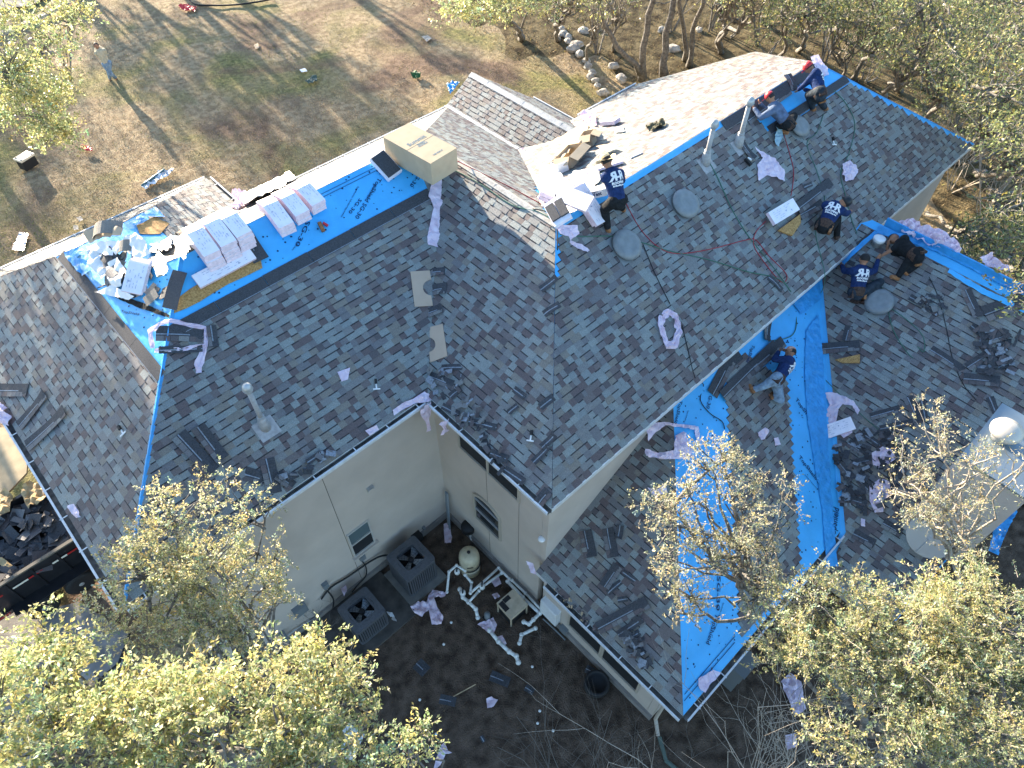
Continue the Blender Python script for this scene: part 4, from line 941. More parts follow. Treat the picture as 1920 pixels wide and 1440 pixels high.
# ---- boards
def board(pl, px, th, label, m=M_osb, lift=.03, name="board"):
    P = [pl.at(*p, lift) for p in px]; mb = MB(); n = len(P); T = pl.n*th
    mb.poly([p+T for p in P]); mb.poly(P[::-1])
    for i in range(n): j = (i+1) % n; mb.poly([P[j], P[i], P[i]+T, P[j]+T])
    o = recenter(mb.build(name, m)); tag(o, label, "board"); return o
board(RB, [(1456, 434), (1496, 404), (1498, 420), (1482, 444)], .05, "orange chipboard offcut under the white bundle mid main slope", lift=.03)
board(PN, [(1566, 676), (1612, 666), (1612, 682), (1580, 682)], .06, "yellow chipboard offcut beside the upper valley debris")
board(CF, [(948, 240), (982, 234), (988, 262), (960, 268)], .02, "square tan board scrap on the small gable slope", m=M_card2)
def notch_board(pl, px, circ, label):
    """pale board with a round bite: outline given in pixels incl. arc"""
    return board(pl, px, .012, label, m=mat("pale_hardboard", (.50, .38, .28), rough=.8, noise_amt=.05, noise_scale=3), lift=.02, name="notched_board")
def arcpx(cx, cy, r, a0, a1, n=9, sx=1, sy=1): return [(cx+r*sx*math.cos(math.radians(a0+(a1-a0)*i/n)), cy+r*sy*math.sin(math.radians(a0+(a1-a0)*i/n))) for i in range(n+1)]
notch_board(LB, [(769, 510), (805, 508), (808, 526)]+arcpx(808, 540, 15, -90, -270, 9, 1.05, .98)+[(808, 556), (811, 574), (777, 576)], None, "upper pale board with a round cut-out on the valley")
notch_board(CE, [(800, 616), (831, 608), (840, 668), (808, 680), (806, 661)]+arcpx(803, 647, 14, 80, -80, 9, 1.05, 1.0)+[(800, 630)], None, "lower pale board with a round cut-out on the valley")
# ---- cartons
def box3(F, sx, sy, sz, name, label, m, parts=()):
    r = empty(name, F.to_translation(), label, "box"); mb = MB(); mb.box((0, 0, sz/2), (sx, sy, sz), F); b = mb.build("carton", m, r)
    sm = MB(); sm.box((0, 0, sz+.002), (sx, .035, .003), F); sm.build("tape", mat("packing_tape", (.52, .40, .24), rough=.3), r)
    return r, b
# big carton straddling the ridge: solve its base from the photograph's corners
def big_carton():
    z = 9.54*K+.0
    zt = z+.42
    def pt(px, py, zz): q = ray(px, py); return CO+q*((zz-CAMH)/q.z)
    A_, B_, C_, D_ = pt(735, 252, zt), pt(783, 221, zt), pt(840, 287, zt), pt(790, 312, zt)
    c = (A_+B_+C_+D_)/4; x = ((B_-A_)+(C_-D_)).normalized(); y = Vector((0, 0, 1)).cross(x)
    sx = ((B_-A_).length+(C_-D_).length)/2; sy = ((D_-A_).length+(C_-B_).length)/2; o = Vector((c.x, c.y, zt-.55))
    F = Matrix(((x.x, y.x, 0, o.x), (x.y, y.y, 0, o.y), (x.z, y.z, 1, o.z), (0, 0, 0, 1)))
    r, b = box3(F, sx, sy, .55, "carton", "big tan cardboard carton standing on the ridge", M_card)
    for t, yy, s, m in (("Summit", .10, .17, "steel_blue_print"), ("Skylight", -.04, .07, 0), ("FRAGILE", -.11, .07, 0), ("THIS SIDE UP", -sy*.38, .05, 0)):
        me = text_mesh(t, s, .003); me.materials.append(mat("carton_ink", (.10, .17, .22), rough=.7)); link("print", me, r, F @ Matrix.Translation((0, yy, .5545)))
    for sgn in (-1, 1):
        mb = MB(); mb.box((0, sgn*.004, .5515), (sx, .0045, .003), F); mb.build("flap_seam", mat("seam_dark", (.2, .14, .08)), r)
big_carton()
def open_carton(pl, p, q, sx, sy, sz, label, m, flaps=True, h=.02, rot=0):
    F = pl.frame(p, q, h) @ Matrix.Rotation(rot, 4, 'Z'); r = empty("open_box", F.to_translation(), label, "box"); t = .012
    mb = MB(); mb.box((0, 0, t/2), (sx, sy, t), F)
    for s in (-1, 1):
        mb.box((s*sx/2, 0, sz/2), (t, sy, sz), F); mb.box((0, s*sy/2, sz/2), (sx, t, sz), F)
    mb.build("carton", m, r)
    if flaps:
        for i, s in enumerate((-1, 1)):
            fb = MB(); Rm = F @ Matrix.Translation((0, s*sy/2, sz)) @ Matrix.Rotation(s*-rnd.uniform(.4, 1.3), 4, 'X'); fb.box((0, s*.12, 0), (sx, .24, .008), Rm); fb.build("flap", m, r)
            fb = MB(); Rm = F @ Matrix.Translation((s*sx/2, 0, sz)) @ Matrix.Rotation(s*rnd.uniform(.2, 1.1), 4, 'Y'); fb.box((s*.12, 0, 0), (.24, sy, .008), Rm); fb.build("flap", m, r)
    return r, F
open_carton(RF, (1072, 305), (1112, 270), 1.0, .42, .30, "long torn brown carton lying open in the sunny valley", M_card, rot=.1)
open_carton(RF, (1106, 272), (1116, 258), .42, .30, .32, "brown carton end standing open behind the torn carton", M_card)
open_carton(RF, (1052, 322), (1070, 330), .36, .30, .24, "small white open box left of the torn brown carton", M_white, flaps=False)
r, F = open_carton(RF, (1114, 372), (1140, 366), .62, .30, .16, "white printed box the hat wearer reaches into", M_white, flaps=False, h=.05)
me = text_mesh("ProWest", .11, .004); me.materials.append(M_ink); link("print", me, r, F @ Matrix.Translation((0, -.158, .08)) @ Matrix.Rotation(math.radians(90), 4, 'X'))
mb = MB(); mb.tube([F @ Vector((-.14, -.16, .125)), F @ Vector((0, -.16, .15)), F @ Vector((.14, -.16, .125))], .006, 5); mb.build("print", M_ink, r)
F = RF.frame((1080, 335), (1150, 312), .04) @ Matrix.Translation((.5, 0, 0)); b_ = bundle("shingle_bundle", F, 1.3, .28, .07, "long white wrapped roll with dark label in the glare behind the ridge", printed=False)
mb = MB(); mb.box((.05, -.02, .075), (.5, .05, .004), F); mb.build("label_band", M_print, b_)
F = RF.frame((1010, 395), (1020, 345), .04); b_ = bundle("shingle_bundle", F @ Matrix.Translation((.3, 0, 0)), .7, .34, .07, "white bundle with grey print leaning down the sunny slope near the corner")
F = CF.frame((1018, 385), (1030, 340), .04); bundle("shingle_bundle", F @ Matrix.Translation((.3, 0, .05)), .8, .34, .10, "white wrapped bundle in glare left of the hat wearer", layers=2)
F = RF.frame((1135, 235), (1170, 232), .04); r = bundle("shingle_bundle", F @ Matrix.Translation((.2, 0, 0)), .52, .30, .12, "small white box with dark roof emblem high on the sunny back slope", printed=False)
mb = MB(); Fb = F @ Matrix.Translation((.2, 0, .125)); mb.tube([Fb @ Vector((-.12, -.04, 0)), Fb @ Vector((0, .05, 0)), Fb @ Vector((.12, -.04, 0))], .008, 5); mb.build("print", M_ink, r)
o = sheet("cloth", RF, [(1211, 240), (1222, 236), (1232, 232), (1246, 232), (1250, 239), (1236, 244), (1218, 250)], M_cloth_green, bump=.16, g=.04, lift=.03, seed=70); tag(o, "crumpled olive work gloves on the bright back slope", "gloves")
mb = MB(); F = RF.frame((1184, 298), (1204, 289), .02); mb.box((.15, 0, .015), (.34, .05, .03), F); o = recenter(mb.build("caulk_tube", M_white)); tag(o, "white sealant tube lying on the bright slope right of the hat wearer", "tube")
for i, (pg, lab, m, bp, lf) in enumerate((
  ([(1030, 285), (1062, 268), (1098, 246), (1108, 250), (1100, 276), (1072, 300), (1058, 316), (1046, 306)], "long brown cardboard flap rising from the torn carton in the valley", M_card, .10, .22),
  ([(1100, 248), (1116, 246), (1124, 268), (1112, 272)], "upright brown cardboard end behind the hat wearer", M_card, .05, .20),
  ([(1120, 288), (1146, 280), (1160, 284), (1140, 294)], "thin brown card scrap right beside the straw hat", M_card, .05, .15),
  ([(1020, 318), (1046, 322), (1060, 340), (1080, 352), (1066, 372), (1030, 372), (1012, 350)], "bright white paper heap in the sunlit valley", M_white, .16, .06),
  ([(1076, 326), (1120, 320), (1128, 340), (1110, 362), (1070, 360)], "broad white wrapper sheet spread before the hat wearer", M_white, .10, .05),
  ([(1030, 392), (1050, 372), (1090, 372), (1096, 396), (1060, 412)], "white paper folded over the ridge corner below the open box", M_white, .10, .08),
  ([(1150, 244), (1168, 240), (1172, 250), (1154, 252)], "small white paper flap beside the emblem box", M_white, .05, .04))):
    o = sheet("cardboard" if m is M_card else "paper", RF, pg, m, bump=bp*.8, g=.07, lift=lf, seed=140+i, fr=2.6, smooth=True); tag(o, lab, "cardboard" if m is M_card else "paper")
for i, (pl, pg, lab, m) in enumerate((
  (LE, [(208, 500), (232, 488), (246, 512), (240, 540), (220, 545)], "white crumpled wrapper sagging below the leaning stack", M_white),
  (LF, [(262, 452), (300, 440), (330, 452), (326, 478), (290, 484)], "white wrapper sheet between the sack and the tall pile", M_white),
  (LE, [(176, 470), (200, 456), (236, 458), (250, 474), (214, 486)], "grey-white paper sheet in the middle of the bag heap", M_bundle),
  (LF, [(322, 430), (352, 424), (366, 470), (352, 500), (334, 470)], "white wrapper hanging off the left side of the tall pile", M_white),
  (LF, [(452, 376), (500, 352), (548, 330), (560, 344), (500, 376), (462, 392)], "bright white film along the back of the three bent stacks", M_white),
  (LF, [(268, 425), (330, 412), (360, 420), (372, 450), (320, 452), (280, 444)], "open pinkish carton side in full sun behind the tall pile", M_card2),
  (LF, [(300, 420), (360, 395), (402, 388), (420, 410), (400, 430), (340, 440)], "large white wrapper blown bright over the back of the tall pile", M_white),
  (LE, [(240, 452), (262, 440), (282, 455), (292, 480), (270, 492), (250, 478)], "white wrapper bulging over the small leaning stack", M_white),
  (LE, [(188, 552), (222, 540), (262, 560), (250, 566), (214, 558)], "white torn wrapper under the heap along the left hip felt", M_white),
  (LE, [(170, 440), (205, 425), (240, 432), (236, 446), (200, 452), (176, 462)], "white paper draped over the tan arched shingle", M_card2))):
    o = sheet("wrapper" if m is M_white else "cardboard", pl, pg, m, bump=.11, g=.05, lift=.10, seed=160+i, fr=2.8, smooth=True); tag(o, lab, "wrapper" if m is M_white else "cardboard")
# ---- roof vents
def dome(pl, px, r_, label):
    c = pl.at(*px); F = Matrix.Translation(c) @ pl.n.to_track_quat('Z', 'Y').to_matrix().to_4x4()
    r = empty("roof_vent", c, label, "vent", "round domed roof vents")
    mb = MB(); mb.box((0, 0, .012), (r_*1.9, r_*1.9, .01), F); mb.build("flange", M_vent, r)
    mb = MB(); mb.lathe([(r_*.62, .0), (r_*.60, .10)], 28, F); mb.build("neck", M_vent, r, True)
    mb = MB(); mb.lathe([(r_*.96, .085), (r_, .075), (r_*1.0, .10), (r_*.97, .125), (r_*.86, .16), (r_*.78, .172), (r_*.55, .182), (r_*.50, .176), (r_*.28, .178), (r_*.02, .18)], 40, F); mb.build("dome", M_vent, r, True)
dome(RB, (1172, 462), .36, "lowest round grey roof vent, just below the hat wearer's boots"); dome(RB, (1282, 385), .36, "round grey roof vent in the open middle of the main slope")
dome(RB, (1495, 240), .30, "round grey roof vent under the kneeling red-capped worker"); dome(PN, (1648, 568), .34, "round grey roof vent beside the kneeling worker's thigh")
def pipe(pl, base, top, r_, label, cap="ball"):
    """vertical flue from base pixel to top pixel"""
    b = pl.at(*base); q = ray(*top); hx = b-CO; t = (hx.x*q.x+hx.y*q.y)/(q.x**2+q.y**2); tp = CO+q*t; H = max(.4, min(1.5, tp.z-b.z)); b = Vector((b.x, b.y, b.z))
    r = empty("vent_pipe", b, label, "pipe", "galvanised vent pipes"); T = Matrix.Translation(b)
    mb = MB(); F = T @ pl.n.to_track_quat('Z', 'Y').to_matrix().to_4x4(); mb.box((.05*0, -.05, .012), (.42, .40, .012), F); mb.build("flashing", M_pipe, r)
    mb = MB(); mb.lathe([(r_*2.3, -.04), (r_*2.0, .14), (r_*1.8, .22), (r_*1.2, .32)], 20, T); mb.build("flashing_cone", M_pipe, r, True)
    mb = MB(); mb.lathe([(r_, 0), (r_, H)], 18, T); mb.lathe([(r_*1.5, .31), (r_*1.5, .335)], 18, T); mb.build("flue", M_pipe, r, True)
    mb = MB(); mb.lathe([(r_*1.1, H-.05), (r_*1.75, H), (r_*1.9, H+.05), (r_*1.85, H+.09), (r_*1.5, H+.14), (r_*.8, H+.17), (.004, H+.18)], 22, T)
    mb.build("cap", M_galv, r, True)
    mb = MB(); mb.lathe([(r_*1.95, H+.03), (r_*2.0, H+.036), (r_*1.95, H+.045)], 22, T); mb.build("cap_rim", M_pipe, r, True)
pipe(LB, (497, 800), (476, 728), .05, "single white-capped vent pipe low on the left roof slope"); pipe(RB, (1322, 305), (1329, 236), .055, "left of the two tall grey vent pipes near the main ridge"); pipe(RB, (1384, 272), (1398, 194), .055, "right of the two tall grey vent pipes near the main ridge")
c = PN.at(1643, 460); r = empty("round_vent", c, "short round white vent cap beside the worker in black", "vent"); T = Matrix.Translation(c)
mb = MB(); mb.lathe([(.12, 0), (.12, .14), (.15, .15), (.15, .17)], 24, T); mb.build("neck", M_galv, r, True); mb = MB(); mb.lathe([(.14, .17), (.15, .20), (.15, .235), (.13, .245), (.01, .25)], 24, T); mb.build("cap", M_white, r, True)
# small T-shaped brackets
for i, (pl, p, q, lab) in enumerate(((LB, (704, 716), (706, 732), "small white tee bracket mid left slope"), (LE, (228, 803), (236, 820), "small white tee bracket on the left end slope"), (CE, (998, 812), (994, 832), "small white tee bracket near the corner hip"), (RB, (1560, 262), (1566, 284), "small white bracket near the far right of main slope"))):
    F = pl.frame(p, q, .02); r = empty("bracket", F.to_translation(), lab, "bracket", "small metal roof brackets"); mb = MB(); mb.box((.08, 0, .01), (.16, .03, .015), F); mb.box((.16, 0, .012), (.03, .15, .018), F); mb.build("plate", M_white, r); mb = MB(); mb.box((.0, 0, .03), (.10, .045, .05), F); mb.build("foot", M_black, r)
for i, (pl, p, q, lab) in enumerate(((RB, (1395, 300), (1410, 318), "nail gun pack lying left of the spread pink wrapper"), (LB, (598, 420), (606, 436), "small brown and red nail pouch on the blue felt"),)):
    F = pl.frame(p, q, .02); r = empty("tool", F.to_translation(), lab, "tool"); mb = MB(); mb.box((.1, 0, .04), (.22, .07, .07), F); mb.build("body", M_black if i == 0 else M_boot, r); mb = MB(); mb.box((.12, .05, .03), (.12, .05, .04), F @ Matrix.Rotation(.6, 4, 'Z')); mb.build("handle", M_white if i == 0 else M_red, r)
# ---- loose strips (plane, p, q, width, label)
ST = [
 (LE, (0, 732), (54, 732), .28, "dark shingle strip at the left frame edge above the gutter"), (LE, (40, 800), (88, 738), .26, "upper of two long strips reaching the left gutter"), (LE, (56, 838), (126, 770), .28, "lower of two long strips reaching the left gutter"),
 (LB, (335, 815), (400, 885), .30, "left of the slanting strips above the leafy tree crown"), (LB, (372, 802), (418, 862), .26, "right of the slanting strips above the leafy tree crown"), (LB, (458, 888), (500, 900), .28, "short dark strip low near the left eave"), (LB, (500, 860), (515, 925), .28, "upright dark strip by the left eave"), (LB, (520, 890), (550, 912), .2, "small strip touching the left eave gutter"), (LB, (575, 868), (602, 850), .12, "small dark scrap above the left eave"),
 (LB, (396, 612), (402, 652), .18, "dark strip end beside the looped wrapper"), (LB, (292, 625), (385, 628), .30, "wide dark shingle inside the looped pink wrapper"), (LB, (298, 658), (380, 654), .14, "dark strip under the looped pink wrapper"),
 (CE, (810, 512), (835, 508), .18, "dark strip right of the upper notched board"), (CE, (812, 545), (838, 540), .26, "dark square by the upper notched board"), (CE, (802, 590), (830, 578), .22, "dark strip between the two notched boards"), (CE, (828, 690), (872, 688), .14, "thin strip just below the lower notched board"), (CE, (806, 705), (850, 722), .20, "banded strip over the inner gutter corner"), (CE, (845, 745), (865, 728), .16, "short banded strip near the inner gutter corner"),
 (CE, (832, 762), (862, 778), .14, "banded scrap beside the knotted wrapper"), (CE, (880, 790), (932, 802), .14, "long banded strip along the upper wall windows"), (CE, (905, 812), (920, 850), .10, "thin scrap above the upper wall windows"), (CE, (922, 850), (955, 862), .16, "banded strip near the middle of the short gutter"), (CE, (948, 880), (985, 905), .16, "banded strip in the short gutter"), (CE, (965, 730), (985, 745), .14, "small banded scrap mid valley slope"), (CE, (955, 775), (972, 760), .12, "small dark scrap mid valley slope"),
 (CE, (1015, 545), (1045, 520), .16, "dark patch strip on the corner hip"), (CE, (1020, 590), (1050, 570), .16, "second dark patch strip down the corner hip"), (CE, (1018, 840), (1042, 815), .16, "dark strip across the lower corner hip"), (CE, (1002, 868), (1030, 838), .14, "grey strip near the lower corner hip"), (CE, (1010, 945), (1030, 920), .22, "flat grey starter piece at the roof corner"), (RB, (1010, 765), (1036, 745), .16, "grey strip on the hip above the corner"),
 (PL_, (1098, 995), (1108, 1045), .30, "first banded strip on the lower left slope"), (PL_, (1140, 990), (1150, 1045), .26, "second banded strip on the lower left slope"), (PL_, (1165, 985), (1160, 1010), .16, "third short banded strip on the lower left slope"), (PL_, (1134, 1100), (1160, 1060), .24, "fourth banded strip lower on that slope"), (PL_, (1168, 1072), (1196, 1092), .12, "thin banded strip beside the fourth"), (PL_, (1140, 1112), (1165, 1090), .12, "thin banded scrap below the fourth strip"), (PL_, (1122, 1178), (1215, 1128), .26, "longest banded strip on the lower left slope"), (PL_, (1160, 1190), (1205, 1160), .16, "shorter strip beside the longest one"), (PL_, (1160, 1125), (1178, 1122), .12, "small square scrap near the longest strip"), (PL_, (1172, 1200), (1200, 1185), .14, "scrap above the lower gutter"), (PL_, (1178, 1225), (1208, 1220), .18, "curled scrap near the lower gutter"), (PL_, (1200, 1250), (1220, 1235), .14, "last scrap before the lower gutter corner"),
 (RB, (1382, 262), (1412, 300), .22, "dark strip leaning below the right tall vent pipe"), (RB, (1490, 395), (1555, 345), .30, "wide dark sheet behind the crouching worker"), (RB, (1506, 352), (1522, 345), .12, "small dark scrap above the crouching worker"), (RB, (1497, 404), (1540, 380), .28, "dark flat shingle left of the crouching worker"),
 (RB, (1440, 520), (1466, 545), .16, "curled brown shingle at the eave by the hose loop"), (RB, (1475, 140), (1490, 170), .26, "dark strip across the open ridge felt"),
 (RB, (1400, 228), (1480, 170), .22, "long dark strip under the red-capped worker's arms"), 
 (PM, (1334, 740), (1368, 675), .30, "dark strip standing across the blue valley felt under the eave"), (PM, (1352, 745), (1452, 648), .30, "longest dark strip in front of the kneeling worker in jeans"), (PM, (1438, 600), (1436, 640), .18, "short dark strip against the eave by the hose"), (PM, (1410, 690), (1468, 640), .28, "shingle course being laid by the worker in jeans"),
 (PN, (1540, 655), (1612, 648), .28, "wide banded strip at the upper valley"), (PN, (1585, 640), (1592, 612), .18, "thin strip leaning on the wide banded strip"), (PN, (1560, 478), (1600, 500), .20, "dark course strip left of the kneeling worker"), (PN, (1600, 470), (1640, 440), .22, "dark course strip under the white round cap"),
 (PN, (1705, 558), (1730, 570), .16, "small dark piece in the middle of the right slope"), (PN, (1735, 555), (1765, 560), .08, "thin pale-edged scrap in the middle of the right slope"), (PN, (1810, 545), (1835, 595), .22, "upright dark strip near the right rake"), (PN, (1845, 590), (1925, 560), .40, "broad dark shingle sheet near the right frame edge"), (PN, (1820, 612), (1850, 635), .16, "dark scrap left of the broken pile"), (PN, (1838, 625), (1850, 655), .10, "thin dark strip over the broken pile"), (PN, (1855, 640), (1890, 628), .18, "flat dark piece on the broken pile"), (PN, (1848, 665), (1892, 638), .06, "thin pale rod across the broken pile"), (PN, (1900, 650), (1915, 615), .05, "dark chain-like strip at the right frame edge"),
 (PN, (1744, 655), (1806, 695), .22, "long dark strip in the middle right slope"), (PN, (1806, 710), (1874, 716), .26, "dark strip end to end with the long one"), (PN, (1812, 690), (1855, 662), .20, "slanting grey strip above the two long ones"), (PN, (1870, 690), (1895, 680), .14, "short banded scrap at the right"), (PN, (1632, 782), (1692, 765), .18, "grey strip above the debris heap"), (PN, (1650, 805), (1712, 792), .16, "second grey strip above the debris heap"), (PN, (1702, 745), (1722, 790), .22, "dark strip standing beside the first twig"), (PN, (1728, 752), (1736, 790), .12, "thin dark strip beside the first twig"), (PN, (1855, 745), (1868, 775), .16, "dark strip above the chimney"), (PN, (1668, 800), (1672, 930), .10, "long straight metal strip through the debris heap"),
 (PN, (1590, 830), (1620, 850), .20, "dark piece in the debris heap's left part"), (PN, (1600, 870), (1640, 860), .20, "dark piece in the middle of the debris heap"), (PN, (1575, 870), (1600, 900), .20, "dark piece low in the debris heap"), (PN, (1610, 900), (1635, 925), .18, "dark piece right of the lower wrapper"), (PN, (1590, 935), (1625, 945), .18, "dark piece at the foot of the debris heap"), (PN, (1620, 815), (1650, 835), .14, "small dark piece topping the debris heap"), (PN, (1680, 840), (1700, 870), .2, "dark piece behind the sunlit twigs"), (PN, (1655, 980), (1690, 1000), .22, "dark piece by the dish"), (PN, (1600, 1000), (1640, 1020), .22, "dark piece at the bottom of the right slope"), (PN, (1500+60, 790), (1500+62, 770), .1, "tiny dark piece under the folded wrapper"),
]
for i, (pl, p, q, wd, lab) in enumerate(ST):
    strip("shingle_strip", pl, p, q, wd, lab, group="loose shingle strips on the roof", h=.014+.006*(i % 5), bend=rnd.uniform(-.02, .05), lam=(wd > .17), seal=(wd > .1))
# broken bits in the debris heap and the gutters
def bits(pl, pg, n, smin, smax, name, label, mats, h=.02, hmax=.10, cat="debris"):
    mb = MB()
    for i in range(n):
        while True:
            x, y = rnd.uniform(min(p[0] for p in pg), max(p[0] for p in pg)), rnd.uniform(min(p[1] for p in pg), max(p[1] for p in pg))
            if inside(pg, x, y): break
        c = pl.at(x, y, h+rnd.random()*hmax); a = rnd.uniform(0, 6.28); Rm = Matrix.Translation(c) @ pl.n.to_track_quat('Z', 'Y').to_matrix().to_4x4() @ Matrix.Rotation(a, 4, 'Z') @ Matrix.Rotation(rnd.uniform(-.35, .35), 4, 'X') @ Matrix.Rotation(rnd.uniform(-.3, .3), 4, 'Y')
        s = rnd.uniform(smin, smax); mb.box((0, 0, 0), (s, s*rnd.uniform(.25, .8), .008), Rm, rnd.randrange(len(mats)))
    o = mb.build(name, mats); recenter(o); tag(o, label, cat, None, "stuff"); return o
bits(PN, [(1560, 830), (1640, 800), (1700, 830), (1690, 900), (1640, 960), (1580, 960)], 160, .04, .24, "debris_heap", "dark heap of broken shingle scraps on the right slope above the tree", [M_strip, SHM[6], M_dark, M_seal, M_strip])
bits(PN, [(1820, 610), (1890, 620), (1900, 700), (1840, 700)], 70, .05, .26, "debris_heap", "scatter of broken dark shingle scraps beside the long strips far right", [M_strip, SHM[6], M_seal, M_strip])
bits(PN, [(1715, 560), (1765, 550), (1775, 590), (1730, 590)], 25, .04, .16, "shingle_scraps", "few small scraps on the middle of the right slope", [M_strip, M_seal, SHM[1]])
bits(PL_, [(1165, 1190), (1200, 1180), (1225, 1240), (1215, 1255), (1180, 1225)], 45, .04, .18, "shingle_scraps", "small scraps gathered above the lower gutter", [M_strip, M_seal, SHM[5]])
bits(CE, [(805, 690), (870, 700), (960, 880), (940, 890), (860, 790), (812, 740)], 60, .05, .2, "shingle_scraps", "scraps gathered along the short inner gutter", [M_strip, M_seal, SHM[6], SHM[1]])
bits(LB, [(505, 905), (560, 880), (620, 840), (625, 850), (560, 900)], 30, .05, .2, "shingle_scraps", "scraps along the long left gutter", [M_strip, M_seal, SHM[5]])
bits(PL_, [(1030, 1090), (1060, 1110), (1130, 1180), (1120, 1190), (1050, 1125)], 50, .02, .08, "gutter_litter", "leaf litter lying in the lower gutter", [M_wood, M_strip, SHM[3]], hmax=.03)
bits(LE, [(180, 500), (205, 470), (262, 470), (300, 520), (320, 575), (240, 545)], 40, .12, .36, "shingle_heap", "heap of dark loose shingles under the bags at the left ridge", [M_strip, SHM[5], SHM[4], M_strip], hmax=.10)
# ---- hoses
hose([(RB, 1327, 302), (RB, 1345, 335), (RB, 1370, 390), (RB, 1400, 440), (RB, 1440, 490), (RB, 1470, 530), (RB, 1482, 548)], .011, M_greenhose, "green air hose running from the left tall pipe down to the eave")
hose([(CE, 1050, 440), (RB, 1090, 444), (RB, 1150, 444), (RB, 1205, 456), (RB, 1250, 470), (RB, 1330, 488), (RB, 1400, 510), (RB, 1455, 522), (RB, 1480, 545), (PM, 1488, 570), (PM, 1492, 610), (PM, 1480, 632), (PM, 1440, 640)], .011, M_greenhose, "green air hose crossing the whole main slope to the worker in jeans")
hose([(RB, 1172, 380), (RB, 1200, 430), (RB, 1235, 465), (RB, 1270, 476), (RB, 1330, 468), (RB, 1400, 450), (RB, 1418, 452), (RB, 1440, 480), (RB, 1470, 510), (RB, 1474, 524), (RB, 1462, 528), (RB, 1430, 490), (RB, 1412, 460), (RB, 1416, 436), (RB, 1435, 415)], .009, M_redhose, "red air hose looping across the middle of the main slope")
hose([(RB, 1468, 250), (RB, 1480, 290), (RB, 1487, 320), (RB, 1485, 350), (RB, 1482, 368)], .009, M_redhose, "short red hose hanging from the red-capped worker to the printed bundle")
hose([(RB, 1562, 170), (RB, 1585, 195), (RB, 1602, 235), (RB, 1590, 290), (RB, 1575, 325), (RB, 1585, 370), (RB, 1598, 420), (RB, 1612, 450)], .010, M_greenhose, "green hose from the red-helmeted worker down the right slope")
hose([(RB, 1543, 215), (RB, 1530, 250), (RB, 1512, 270), (RB, 1530, 320), (RB, 1545, 370), (RB, 1540, 392)], .009, M_greenhose, "thin green hose ending behind the crouching worker")
hose([(RB, 1530, 410), (RB, 1528, 440), (RB, 1538, 480), (RB, 1546, 520), (PN, 1540, 548), (PM, 1528, 556)], .009, M_greenhose, "thin green hose from the crouching worker to the valley")
hose([(PN, 1635, 525), (PN, 1652, 538), (PN, 1662, 570), (PN, 1675, 620), (PN, 1700, 660), (PN, 1712, 672)], .010, M_greenhose, "green hose over the round vent and down the right slope")
hose([(PN, 1665, 575), (PN, 1700, 600), (PN, 1730, 630), (PN, 1732, 660), (PN, 1720, 650)], .009, M_greenhose, "second green hose looping right of the round vent")
hose([(PN, 1742, 520), (PN, 1760, 560), (PN, 1775, 620), (PN, 1785, 670), (PN, 1805, 720), (PN, 1830, 750)], .009, M_blackhose, "thin dark cord running down the right slope")
hose([(PN, 1545, 710), (PN, 1580, 745), (PN, 1640, 800), (PN, 1700, 850)], .009, M_greenhose, "green hose beside the folded wrapper")
hose([(RB, 1205, 460), (RB, 1228, 515), (RB, 1255, 570)], .010, M_blackhose, "dark cord from the lowest round vent to the wrapper ring")
hose([(RB, 1278, 610), (RB, 1290, 660), (RB, 1302, 708), (PM, 1318, 722), (PM, 1312, 750), (PM, 1330, 775), (PM, 1352, 790), (PM, 1358, 805)], .010, M_blackhose, "black cord running over the eave onto the blue felt")
hose([(CF, 850, 300), (CF, 900, 325), (CF, 960, 355), (CF, 1015, 385)], .010, M_redhose, "red hose lying along the sunlit inner slope")
hose([(CE, 843, 315), (CE, 900, 345), (CE, 960, 385), (CE, 1010, 398), (CE, 1048, 420)], .010, M_greenhose, "green hose lying just below the central ridge")
hose([(CE, 1000, 392), (CE, 1035, 402), (CE, 1045, 425), (CE, 1046, 470)], .014, M_blackhose, "short black hose draped over the ridge corner")
# ================================================================ people
FAT = 1.2
def icos(mb, c, r, sc=(1, 1, 1), Rm=None, seg=10, ring=6):
    n0 = len(mb.v); c = Vector(c)
    pts = []
    for i in range(ring+1):
        ph = math.pi*i/ring
        for k in range(seg):
            t = 2*math.pi*k/seg; p = Vector((math.sin(ph)*math.cos(t)*r*sc[0], math.sin(ph)*math.sin(t)*r*sc[1], math.cos(ph)*r*sc[2]))
            if Rm is not None: p = Rm @ p
            mb.v.append(tuple(c+p))
    for i in range(ring):
        for k in range(seg):
            k2 = (k+1) % seg; mb.f.append((n0+i*seg+k, n0+(i+1)*seg+k, n0+(i+1)*seg+k2, n0+i*seg+k2)); mb.m.append(0)
def caps(mb, a, ra, b, rb, flat=None, fr=1.0):
    if ra > .04: ra *= FAT
    if rb > .04: rb *= FAT
    """tapered capsule; flat = direction along which it is flattened by fr"""
    a, b = Vector(a), Vector(b); d = b-a; L = d.length
    if L < 1e-5: icos(mb, a, ra); return
    z = d/L
    if flat is None: x = z.orthogonal().normalized()
    else:
        x = (flat-z*flat.dot(z))
        x = x.normalized() if x.length > 1e-4 else z.orthogonal().normalized()
    y = z.cross(x); prof = []
    for k in range(4): t = -math.pi/2+math.pi/2*k/3; prof.append((ra*math.cos(t), ra*math.sin(t)))
    for k in range(4): t = math.pi/2*k/3; prof.append((rb*math.cos(t), L+rb*math.sin(t)))
    F = Matrix(((x.x*fr, y.x, z.x, a.x), (x.y*fr, y.y, z.y, a.y), (x.z*fr, y.z, z.z, a.z), (0, 0, 0, 1)))
    mb.lathe([(max(r, .0008), zz) for r, zz in prof], 12, F)
